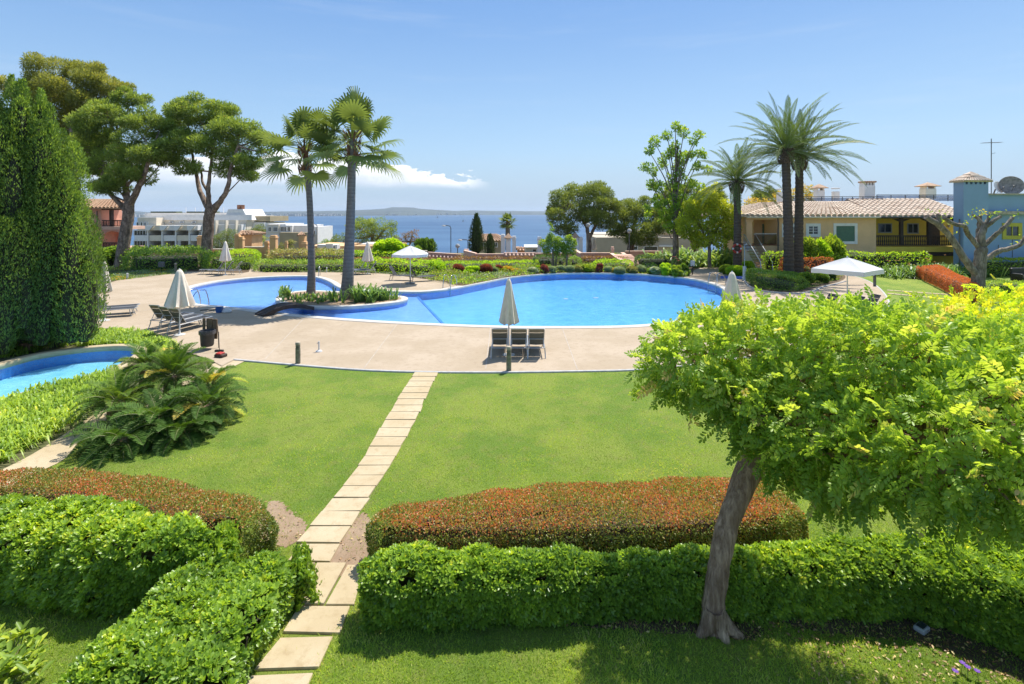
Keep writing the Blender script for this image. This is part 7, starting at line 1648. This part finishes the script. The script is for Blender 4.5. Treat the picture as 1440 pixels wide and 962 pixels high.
def pink_house():
    Y = 56.0; r = empty('house', (XX(160, Y), Y, 0), 0, 'pink two-storey house with arched lower loggia and timber balcony, beside the cypress', 'house'); o = r.location
    x0 = XX(60, Y); xa = XX(142.5, Y); xb = XX(176, Y); zt = ZZ(293, Y); zf = ZZ(323, Y); z2 = ZZ(318.5, Y)
    bxz(r, 'wall', 'pink', x0, xa, Y, Y+3.0, -4, zt); 
    # loggia: corner piers, arch band, floors
    bxz(r, 'pier', 'pink', XX(173, Y), xb, Y, Y+.7, -4, zf-.02); bxz(r, 'floor_band', 'pink_l', xa+.002, xb+.1, Y-.06, Y+2.9, zf, z2); 
    bxz(r, 'ground_floor_slab', 'pink_l', xa+.002, xb+.05, Y-.02, Y+2.9, -.6, ZZ(348, Y)); bxz(r, 'back_pier', 'orangewall', XX(146, Y), XX(153, Y), Y+2.1, Y+2.8, -.6, zf-.01)
    m = MB(); a, b = xa-o.x+.002, XX(173, Y)-o.x; top = zf-.01; n = 14; cx = (a+b)/2; rx = (b-a)/2; v = []
    for i in range(n+1):
        t = math.pi*i/n; x = cx-rx*math.cos(t); z = ZZ(337, Y)+(ZZ(325, Y)-ZZ(337, Y))*math.sin(t)
        v += [(x, 0, z), (x, 0, top), (x, .45, z), (x, .45, top)]
    m.add(v, [q for i in range(n) for q in ((i*4, i*4+4, i*4+5, i*4+1), (i*4+2, i*4+3, i*4+7, i*4+6), (i*4, i*4+2, i*4+6, i*4+4))]); m.build('arch', M['pink'], r)
    for px in (153, 173): bxz(r, 'post', 'wood_dark', XX(px, Y), XX(px+3.2, Y), Y+.05, Y+.4, z2, ZZ(295.5, Y))
    bxz(r, 'beam', 'wood_dark', xa+.004, xb+.3, Y+.02, Y+.4, ZZ(295.5, Y)+.01, zt)
    for (z0_, z1_) in ((z2+.02, ZZ(309.5, Y)), (ZZ(348, Y)+.02, ZZ(341, Y))):
        m = MB(); m.box(xa-o.x+.01, xb-o.x, .1, .18, z1_-.1, z1_); m.box(xa-o.x+.01, xb-o.x, .1, .18, z0_, z0_+.08)
        m.build('railing', M['wood_dark'], r)
        for i in range(15): xc = xa-o.x+.12+(xb-xa-.2)*i/14; m = MB(); m.tube([(xc, .14, z0_+.08), (xc, .14, z1_-.1)], .045, 6); m.build('baluster', M['wood_dark'], r)
    tiled_roof(r, 'roof', 'rooftile_r', (x0, Y-.7, zt+.02), (XX(188, Y), Y-.7, zt+.02), (XX(180, Y+3), Y+3.0, ZZ(281, Y+3)), (x0, Y+3.0, ZZ(281, Y+3)), .4, .13)
    m = MB(); m.tube([(XX(137, Y)-o.x, -.06, zt-.3), (XX(137, Y)-o.x, -.08, -.5)], .05, 6); m.build('downpipe', M['postgrey'], r)
    m = MB(); m.lathe([(.05, 0), (.11, .06), (.11, .24), (.04, .3)], (XX(143.5, Y)-o.x-.4, -.12, ZZ(334, Y)), 8); m.build('wall_lamp', M['black'], r)
pink_house()

def hotel():
    Y = 103.0; r = empty('hotel', (XX(240, Y), Y, tz(Y)), 0, 'long white terraced hotel with rows of balconies, beyond the left pines', 'hotel'); o = r.location
    bxz(r, 'wall', 'beige_l', XX(186, Y), XX(334, Y), Y+3.5, Y+16, -14, ZZ(304, Y)); bxz(r, 'upper_wall', 'white', XX(181, Y), XX(300, Y), Y+4.5, Y+17, ZZ(304, Y)+.01, ZZ(301.5, Y)+.3)
    bxz(r, 'parapet', 'white', XX(180, Y), XX(342, Y), Y+3.3, Y+3.49, ZZ(310, Y), ZZ(302, Y)); bxz(r, 'roof_planting', 'hedgeflat', XX(187, Y), XX(225, Y), Y+5, Y+7, ZZ(302, Y)+.3, ZZ(299.5, Y)+.3); bxz(r, 'roof_planting', 'hedgeflat', XX(240, Y), XX(281, Y), Y+5, Y+7, ZZ(302, Y)+.3, ZZ(299.5, Y)+.3)
    # recessed top-left loggia
    bxz(r, 'loggia', 'beige_l', XX(188, Y), XX(215, Y), Y+1, Y+3.48, ZZ(324, Y), ZZ(306, Y)); 
    for a, b in ((192,196),(197.5,201),(202.5,206),(207,209)): window(r, a, b, 312, 318, Y+1, 'white', fr=.12, proud=.1, mull=0)
    for px in (238,253,270): window(r, px, px+5.5, 311, 313.6, Y+3.3, 'white', fr=.08, proud=.12, mull=0)
    cols = [(188,207),(209,227),(229,246),(248,265),(267,277)]
    for (pt, pb, wt, wb) in ((317,324,324.5,331),(331,339,339,345),(345,350,338,341)):
        for i, (a, b) in enumerate(cols):
            if pt == 317 and i == 0: continue
            bxz(r, 'balcony', 'beige_l' if i % 2 else 'white', XX(a, Y), XX(b, Y), Y+.2, Y+3.3, ZZ(pb, Y), ZZ(pt, Y)) if pt < 345 else bxz(r, 'balcony', 'beige_l', XX(a, Y), XX(b, Y), Y+.2, Y+3.3, ZZ(358, Y), ZZ(347, Y))
    for i, (a, b) in enumerate(cols):
        for (t, bt) in ((325, 330.5), (339.5, 345.5)): window(r, a+.5, b-1, t-1.5, bt+1, Y+3.5, 'white', fr=.15, proud=.15, mull=3)
        for (z0_, z1_) in ((ZZ(331, Y), ZZ(329.5, Y)), (ZZ(347, Y), ZZ(345, Y))): m = MB(); m.box(XX(a, Y)-o.x, XX(b, Y)-o.x, .22, .3, z0_-o.z+.005, z1_-o.z); m.build('railing', M['railglass'], r)
    for a in (207.5, 227.7, 246.7, 265.8): 
        m = MB(); x = XX(a, Y)-o.x; z1_ = ZZ(317, Y)-o.z; z0_ = ZZ(358, Y)-o.z; m.box(x-.12, x+.12, .0, 3.4, z0_, z1_); m.build('fin', M['white'], r)
        m = MB(); m.add([(x-.15, -.4, z1_), (x+1.4, -.4, z1_), (x+.6, -.4, z1_-1.0), (x-.15, -.4, z1_-1.0), (x-.15, -.02, z1_), (x+1.4, -.02, z1_), (x+.6, -.02, z1_-1.0), (x-.15, -.02, z1_-1.0)], [(0,3,2,1),(4,5,6,7),(0,1,5,4),(1,2,6,5),(2,3,7,6),(3,0,4,7)]); m.build('bracket', M['white'], r)
    # right block with white bays
    bxz(r, 'right_block', 'white', XX(277.5, Y), XX(334, Y), Y+1.5, Y+3.2, -14, ZZ(316, Y)); 
    for a, b, t, bt in ((280,284,325,331),(284,290,338,347),(292,298,338,347),(299,305,338,346),(250.5,254,338,346)): window(r, a, b, t, bt, Y+1.5 if a > 277 else Y+.2, 'white', fr=.12, proud=.12, mull=1)
    for a in (299.5, 313.8, 328): bxz(r, 'fin', 'beige_l', XX(a, Y), XX(a+1.6, Y), Y+.5, Y+1.49, -12, ZZ(310, Y))
    m = MB(); xa, xb, xc = XX(300, Y)-o.x, XX(328, Y)-o.x, XX(337, Y)-o.x; z0_, z1_ = ZZ(310, Y)-o.z, ZZ(294, Y)-o.z
    m.add([(xa, 3.6, z0_), (xc, 3.6, z0_), (xb, 3.6, z1_), (xa+1, 3.6, z1_), (xa, 12, z0_), (xc, 12, z0_), (xb, 12, z1_), (xa+1, 12, z1_)], [(0,1,2,3),(7,6,5,4),(0,4,5,1),(1,5,6,2),(2,6,7,3),(3,7,4,0)]); m.build('sloped_block', M['white'], r)
    for px in (317.5, 323): m = MB(); m.tube([(XX(px, Y)-o.x, 5, z1_), (XX(px, Y)-o.x, 5, z1_+.9)], .4, 8); m.build('roof_vent', M['terracotta'], r)
    for px in (226, 240, 251, 283): m = MB(); m.tube([(XX(px, Y)-o.x, 8, z1_-1.5), (XX(px, Y)-o.x, 8, z1_+.4)], .06, 5); m.build('mast', M['white'], r)
M['hedgeflat'] = plain('roof_greenery', (.08, .12, .04), .9, var=.3, scale=3)
hotel()
def block(name, label, cat, Y, parts, wins=(), roofs=(), group=None):
    a = parts[0]; r = empty(name, (XX((a[1]+a[2])/2, Y), Y, tz(Y)), 0, label, cat, group)
    for (pn, p0, p1, t, b, dy, d, mat) in parts: bx(r, pn, mat, p0, p1, t, b, Y+dy, d)
    for w in wins: window(r, *w[:4], Y+(w[4] if len(w) > 4 else 0), 'white', fr=.1, proud=.08, mull=w[5] if len(w) > 5 else 1)
    for (p0, p1, pe, pr, dy, d, ov) in roofs:
        Yq = Y+dy; A_ = P3(p0-ov, pe, Yq-.3); B_ = P3(p1+ov, pe, Yq-.3); k = .22; C_ = P3(p1-(p1-p0)*k, pr, Yq+d/2); D_ = P3(p0+(p1-p0)*k, pr, Yq+d/2)
        tiled_roof(r, 'roof', 'rooftile_r', A_, B_, C_, D_, .4, .11); A2 = (A_[0], Yq+d+.3, A_[2]); B2 = (B_[0], Yq+d+.3, B_[2]); tiled_roof(r, 'roof', 'rooftile_r', B2, A2, D_, C_, .4, .11); tiled_roof(r, 'roof', 'rooftile_r', B_, B2, C_, C_, .4, .11); tiled_roof(r, 'roof', 'rooftile_r', A2, A_, D_, D_, .4, .11)
    return r
block('villa','modern white villa with roof terrace left of the slimmer fan palm','villa',92,[('wall',374,402,315,372,0,8,'white'),('upper_wall',376,392,316,333,-.5,.48,'beige_l'),('glazed_wing',392,411,317,327,-.2,6,'white'),('right_wing',411,432,317,340,.5,8,'white'),('end_wall',440,446,319,348,0,8,'white'),('lower_wall',376,394,331,372,-.8,.78,'white'),('olive_wall',393,437,327,352,-2,1.7,'tanwall')],
      [(377,382,319,326,-.5,1),(384,391,319,326,-.5,2),(394,403,318.5,326,-.2,3),(404,409,318.5,326,-.2,1),(388,392,334,340,-.8,0),(441,444,324,330,0,0)])
block('pavilion','flat sand-coloured roof slab on slim posts, right of the white hotel','pavilion',110,[('roof_slab',334,380,304,311.5,0,9,'tanwall'),('lower_terrace',322,372,313,322,-1,10,'white'),('post',372.5,374.5,311.6,330,.5,.5,'postgrey')])
block('kiosk','small tiled ochre kiosk left of the far loungers parasol','kiosk',58,[('wall',336,354,329,352,0,2.5,'orangewall')],[],[(336,354,329.5,325,0,2.5,2)])
block('house','low ochre house with flat terrace between the fan palm trunks','house',66,[('wall',432,484,346,362,0,8,'orangewall'),('white_box',446,474,344,350,-1.2,1.1,'white'),('grey_box',458,468,343,351,-1.5,.25,'white')],[(464,472,344.5,350.5,-1.2,0)],[])
block('house','sandy low house with sloped tiled edge right of the tall fan palm','house',64,[('wall',497,556,346,366,0,7,'orangewall'),('terrace_wall',505,553,343.5,347,1.5,5,'beige_l')])
block('house','tan house with hipped terracotta roof behind the thin dark cypresses','house',72,[('wall',663,706,338,372,0,8,'tanwall')],[(676,684,340.5,347,0,1),(693,700,340.5,348,0,1)],[(661,707,338.5,329.5,0,8,1.5)])
block('house','beige modern house with white horizontal bands behind the far right pines','house',76,[('wall',838,988,334,374,0,10,'beige'),('upper_wall',880,986,325,334,2,8,'beige'),('white_band',927,947,324,327,1.4,.5,'beige_l'),('white_band',927,947,345,347.3,-.35,.3,'white'),('band',880,930,333,335,-.4,.38,'beige_l')],[(889,897,346,352,0,0),(905,925,346,356,0,0)])
block('house','white roofed low building glimpsed through the dark pines','house',90,[('wall',836,870,330,360,0,6,'white'),('roof_slab',834,872,328.6,330,-.3,7,'beige_l')],[(843,850,333,337)])
block('house','small grey hut with dark opening left of the ball-crowned trees','house',60,[('wall',739,760,348.5,366,0,4,'beige_l'),('roof_slab',738,761,347.5,348.6,-.3,4.6,'white')],[(748,755,349.5,355,0,0)])
block('house','far terracotta roofed house low between the pale chimneys','house',66,[('wall',728,740,351.5,366,0,5,'pink')],[],[(727,741,352,349,0,5,0)])

# garden walls, pillars
def wall(px0, px1, pyt, Y, mat, label, d=.3, cap='pink_l', Y2=None, pyt2=None, name='garden_wall', balus=None, group=None):
    Y2 = Y2 or Y; pyt2 = pyt2 or pyt; a = P3(px0, pyt, Y); b = P3(px1, pyt2, Y2); r = empty(name, (a[0], a[1], 0), 0, label, 'wall', group); o = np.array([a[0], a[1], 0.]); A_ = np.array(a)-o; B_ = np.array(b)-o
    u = (B_-A_); u[2] = 0; u /= np.linalg.norm(u); nn = np.array([-u[1], u[0], 0])*d
    def slab(z0a, z0b, z1a, z1b, off, ext, nm, mt):
        p = A_-u*ext-nn*off; q = B_+u*ext-nn*off; p2 = p+nn*(1+2*off); q2 = q+nn*(1+2*off); m = MB(); v = [(*p[:2], z0a), (*q[:2], z0b), (*q2[:2], z0b), (*p2[:2], z0a), (*p[:2], z1a), (*q[:2], z1b), (*q2[:2], z1b), (*p2[:2], z1a)]
        m.add(v, [(0,3,2,1),(4,5,6,7),(0,1,5,4),(1,2,6,5),(2,3,7,6),(3,0,4,7)]); return m.build(nm, M[mt], r)
    slab(-3, -3, A_[2]-.07, B_[2]-.07, 0, 0, 'wall', mat); slab(A_[2]-.068, B_[2]-.068, A_[2], B_[2], .12, .02, 'coping', cap)
    if balus:
        n = int(np.linalg.norm(B_-A_)/.33); m = MB()
        for i in range(n):
            p = A_+(B_-A_)*(i+.5)/n-nn*.12-np.array([0, .05, 0]); zz = A_[2]+(B_[2]-A_[2])*(i+.5)/n-balus; m.tube([(p[0], p[1]-.12, zz-.16), (p[0], p[1]+.06, zz)], .10, 7)
        m.build('tile_row', M['pink_l'], r)
    return r
def pillar(px0, px1, pyt, Y, mat, label, group, cap=True, name='pillar', top=None):
    a = P3((px0+px1)/2, pyt, Y); w = (px1-px0)/720*Y; r = empty(name, (a[0], a[1], 0), 0, label, 'pillar', group); z = a[2]; m = MB(); m.bbox(-w/2*.86, w/2*.86, 0, w*.86, -3, z-.3, .015); m.build('shaft', M[mat], r); m = MB(); m.bbox(-w/2, w/2, -w*.07, w*.93, z-.298, z-.18, .02); m.bbox(-w/2*.82, w/2*.82, .04, w*.8, z-.179, z, .03); m.build('cap', M[mat], r)
    if top == 'hip':
        e = w*.75; m = MB(); m.add([(-e, -.2, z), (e, -.2, z), (e, w+.1, z), (-e, w+.1, z), (0, w*.45, z+.5), (-e, -.2, z-.05), (e, -.2, z-.05), (e, w+.1, z-.05), (-e, w+.1, z-.05)], [(0,1,4),(1,2,4),(2,3,4),(3,0,4),(5,6,1,0),(6,7,2,1),(7,8,3,2),(8,5,0,3),(8,7,6,5)]); m.build('tile_roof', M['rooftile_r'], r)
    return r
GW = 'orange garden walls beyond the left hedges'; GP = 'orange pillars of the left terrace walls'
wall(183,285,350.5,56,'orangewall','long orange garden wall left of the second pine trunk',cap='beige_l',group=GW,Y2=52,pyt2=347)
wall(290,330,350,53,'orangewall','orange garden wall right of the second pine trunk',cap='beige_l',group=GW); wall(341,378,347,53,'orangewall','orange garden wall between the middle pillars',cap='beige_l',group=GW)
wall(386,433,351,53,'orangewall','orange garden wall left of the slimmer fan palm',cap='beige_l',group=GW); wall(440,490,350.5,53,'orangewall','orange garden wall between the two fan palms',cap='beige_l',group=GW); wall(496,600,352.5,54,'beige_l','pale low garden wall right of the tall fan palm',cap='beige_l',group=GW)
for a, b, t, l in ((276,286,331.5,'orange pillar beside the second pine trunk'),(329,336,329,'left one of a close pair of orange pillars'),(334,341.5,333,'right one of a close pair of orange pillars'),(378.5,388,331,'stand-alone orange pillar left of the slimmer fan palm'),(423,431,340,'short orange pillar by the tiled well cover')): pillar(a, b, t, 52.6, 'orangewall', l, GP)
pillar(400,404,339,52.8,'orangewall','slim orange pillar under the small olive tree',GP); pillar(371,377,339,52.8,'orangewall','slim orange pillar at the end of the kiosk wall',GP)
r = empty('well_cover', P3(424, 331, 53), 0, 'small tiled gable cover above the orange wall left of the fan palm', 'roof'); o = r.location; A_ = P3(417, 331, 53); B_ = P3(431, 331, 53); ap = P3(424, 326.5, 54); tiled_roof(r, 'roof', 'rooftile_r', A_, B_, ap, ap, .25, .08)
m = MB(); m.box(-.3, .3, 0, .6, -3, -.05); m.build('post', M['orangewall'], r)
GQ = 'pink terrace walls behind the flower bed'
wall(602,648,354.5,50,'pink','pink terrace wall at the left, behind the open parasol',group=GQ,balus=.28,Y2=50,pyt2=357.5); wall(668,709,357,49,'pink','pink terrace wall below the tan hipped house',group=GQ,balus=.3)
wall(709,752,355.5,49,'pink_l','pale scalloped balustrade wall between the chimney groups',group=GQ,balus=.12); wall(752,808,356,49,'pink','pink terrace wall behind the ball-crowned trees',group=GQ)
wall(817,858,355.5,48.5,'pink','pink terrace wall right of the white pillars',group=GQ,balus=.35); wall(880,932,353,52,'pink','pink terrace wall right of the garden steps',group=GQ)
wall(858,872,356,48.5,'pink','sloping pink wall left of the garden steps',group=GQ,Y2=46,pyt2=366); wall(873,893,355,50,'pink','sloping pink wall right of the garden steps',group=GQ,Y2=46,pyt2=369)
wall(807,817,351,49.5,'pink_l','short sloping pink wall joining the white pillars',group=GQ,Y2=48.6,pyt2=357); wall(652,668,352,49.6,'pink_l','short pink corner wall left of the tan house',group=GQ,Y2=49,pyt2=356)
pillar(651.5,659,350.5,50,'pink_l','pale pink pillar at the end of the left terrace wall',GQ)
pillar(859.5,864,347,49.4,'pink_l','pink pillar at the top of the garden steps',GQ)
GT = 'white chimney pillars above the pink walls'
for a, b, t, tp, l in ((704,710.5,329.5,None,'leftmost white chimney pillar of the left group'),(711,718.5,334.5,'hip','tile-capped white chimney in the middle of the left group'),(720,726,332,None,'rightmost white chimney pillar of the left group'),(755.5,762,333,None,'single white chimney pillar left of the ball-crowned trees'),(806,813,333.5,'hip','tile-capped white chimney behind the right ball-crowned tree'),(813.5,820,333,None,'white pillar right of the tile-capped chimney')): pillar(a, b, t, 53.5, 'white', l, GT, name='chimney', top=tp)
# garden steps
m = MB(); a = XX(868, 48); 
for i in range(8): m.box(a-.05*i+.0, a+1.5-.02*i, 44.5+.42*i, 48.5, -.1+.0, .09*(i+1)+.002*i)
o_ = m.build('garden_steps', M['pink_l']); tag(o_, 'pale garden steps climbing between two sloping pink walls', 'steps')
closed_parasol(835.5,357,333,351,7.5,'small far closed parasol on the terrace beyond the pink wall',9)
# lamps
def lamp(px, pyt, pyb, Y, label, globe=True):
    a = P3(px, pyb, Y); z = ZZ(pyt, Y)-a[2]; r = empty('street_lamp', a, 0, label, 'street lamp', 'street lamps'); m = MB(); m.tube([(0, 0, 0), (0, 0, z*.9)]+([(0, 0, z)] if globe else [(-.1, 0, z*.97), (-.5, 0, z), (-.8, 0, z)]), .05, 6); m.build('pole', M['postgrey'], r, True)
    m = MB(); c = (0, 0, z-.15) if globe else (-.85, 0, z-.08); m.lathe([(.04, 0), (.2, .1), (.24, .25), (.16, .4), (.02, .45)] if globe else [(.05, -.05), (.28, 0), (.2, .1), (.02, .12)], c, 10); m.build('lamp_head', M['curb'], r)
lamp(634,317,356,62,'street lamp with small head against the sea, left of the cypress',False); lamp(446,315,352,72,'curved street lamp between the two fan palm trunks',False); lamp(827,318,356,52,'white lamp post with globe under the leftmost far pine'); lamp(885,326,356,50,'lamp post with globe against the middle far pine'); lamp(658,337,352,56,'short curved street lamp left of the thin cypress',False); lamp(643.5,347,356,52,'small globe lamp above the left pink wall')
# sail boats
for px, py, l in ((651,312,'tiny white sailing boat on the sea, larger one of two'),(615,307,'tiny white sailing boat near the far shore, smaller one of two')):
    Yb = 720*44.7/(py-299); x = XX(px, Yb); r = empty('sailing_boat', (x, Yb, -40), .4, l, 'boat', 'sailing boats'); s = Yb/2500; m = MB(); m.add([(-7*s,0,.8*s),(7*s,0,1.2*s),(5*s,1.6*s,.8*s),(-6*s,1.6*s,.8*s),(5*s,-1.6*s,.8*s),(-6*s,-1.6*s,.8*s),(0,0,-.8*s)], [(0,3,2,1),(0,1,4,5),(1,2,6),(2,3,6),(3,0,6),(0,5,6),(5,4,6),(4,1,6)]); m.build('hull', M['whitepaint'], r)
    m = MB(); m.add([(-4*s,0,2*s),(1*s,.0,2*s),(1*s,0,14*s),(1.4*s,0,2*s),(6*s,0,2*s),(-1.5*s,.25*s,5*s)], [(0,1,2),(1,3,2),(3,4,2)]); m.build('sail', M['whitepaint'], r)

def litter():
    g = np.random.default_rng(950); A_ = [g2(q) for q in ([(700,868),(800,885),(1060,905),(1200,905),(1300,925),(1450,1000),(1520,960),(1480,860),(1300,850),(1000,860),(720,850)],[(368,700),(400,705),(440,745),(420,768),(350,740)],[(500,735),(520,735),(520,780),(500,830),(462,800),(470,768)],[(1130,900),(1250,905),(1350,940),(1330,1000),(1150,1000)])]
    P = []
    for A1, n in zip(A_, (900, 45, 45, 250)): x, y = poly_sampler(A1)(g, n); P.append(np.stack([x, y, g.uniform(.006, .035, len(x))], 1))
    P = np.concatenate(P); n = len(P); D = unit(g.normal(size=(n, 3))*np.array([[1, 1, .25]])); U = unit(g.normal(size=(n, 3))*.4+np.array([[0, 0, 1.]]))
    tag(leaves('leaf_litter', P, D, U, .05*g.uniform(.4, 1.2, n), .022, M['dryleaf'], g.uniform(0, 1, n)), 'dry fallen leaves scattered under the hedges and tree', 'leaf litter', kind='stuff')
M['dryleaf'] = leaf_mat('dry_leaf', [(0, (.10, .06, .03)), (.6, (.22, .13, .06)), (1, (.38, .30, .12))], .1)
litter()
# ------------------------------------------------------------------ grass blades
def blades():
    g = np.random.default_rng(900); n = 430000; Y = 3.9+ (g.uniform(0, 1, n)**1.7)*12.5; X = g.uniform(-1.08, 1.08, n)*Y
    k = in_poly(X, Y, L0)
    k &= ~in_poly(X, Y, pth); 
    k &= ~in_poly(X, Y, offset_poly(deckpoly, .02))
    sl = g2([(584,523.5),(617,523.5),(541,670),(479,767),(512,796),(498,852),(492,855),(440,950),(400,1100),(262,1100),(352,954),(394,900),(420,852),(392,824),(402,794),(424,767),(417,766),(493,670)]); k &= ~(in_poly(X, Y, offset_poly(sl, -.03)) & (g.uniform(size=n) < .97))
    P0 = np.stack([X, Y, 0*X], 1); w = wob(P0, 2.6, 4)
    for poly, pr in [(smooth_poly(g2(s), True, 3), .80) for s in ([(368,696),(398,705),(415,722),(438,738),(420,765),(380,770),(355,740)],[(512,722),(520,735),(520,780),(500,830),(470,800),(460,790),(470,768),(495,735)],[(1110,880),(1200,895),(1300,905),(1440,960),(1520,960),(1480,860),(1300,850),(1120,860)],[(700,868),(800,880),(900,886),(990,893),(1050,900),(1060,880),(900,860),(720,850)])]:
        k &= ~(in_poly(X, Y, poly) & (g.uniform(size=n) < (pr if max(q[1] for q in poly) > 6.8 else .45)))
    k &= g.uniform(size=n) < np.clip(1.15-(Y-5)/13, .1, 1)
    X, Y, w = X[k], Y[k], w[k]; n = len(X); P = np.stack([X, Y, np.zeros(n)], 1); D = unit(np.array([[0, 0, 1.0]])+g.normal(size=(n, 3))*np.array([[.65, .65, .1]])); U = unit(g.normal(size=(n, 3)))
    S = unit(np.cross(D, U)); L_ = (.038+.012*w)*g.uniform(.5, 1.5, n)*np.clip(1.25-Y*.045, .5, 1); Wd = .0045+.00055*Y
    V = np.stack([P-S*(Wd*.5)[:, None], P+S*(Wd*.5)[:, None], P+D*L_[:, None]], 1).reshape(-1, 3); F = np.arange(n*3).reshape(-1, 3)
    w2 = wob(np.stack([X, Y, 0*X], 1), 7.5, 6); tn = np.clip(.43+.28*w+.2*w2+g.normal(size=n)*.17+(g.uniform(size=n) < .04)*.5, 0, 1); o = np_obj('grass', V, F, M['grassblade'], tint=np.repeat(tn, 3)); tag(o, 'short green grass blades of the near lawns', 'grass', kind='stuff')
blades()
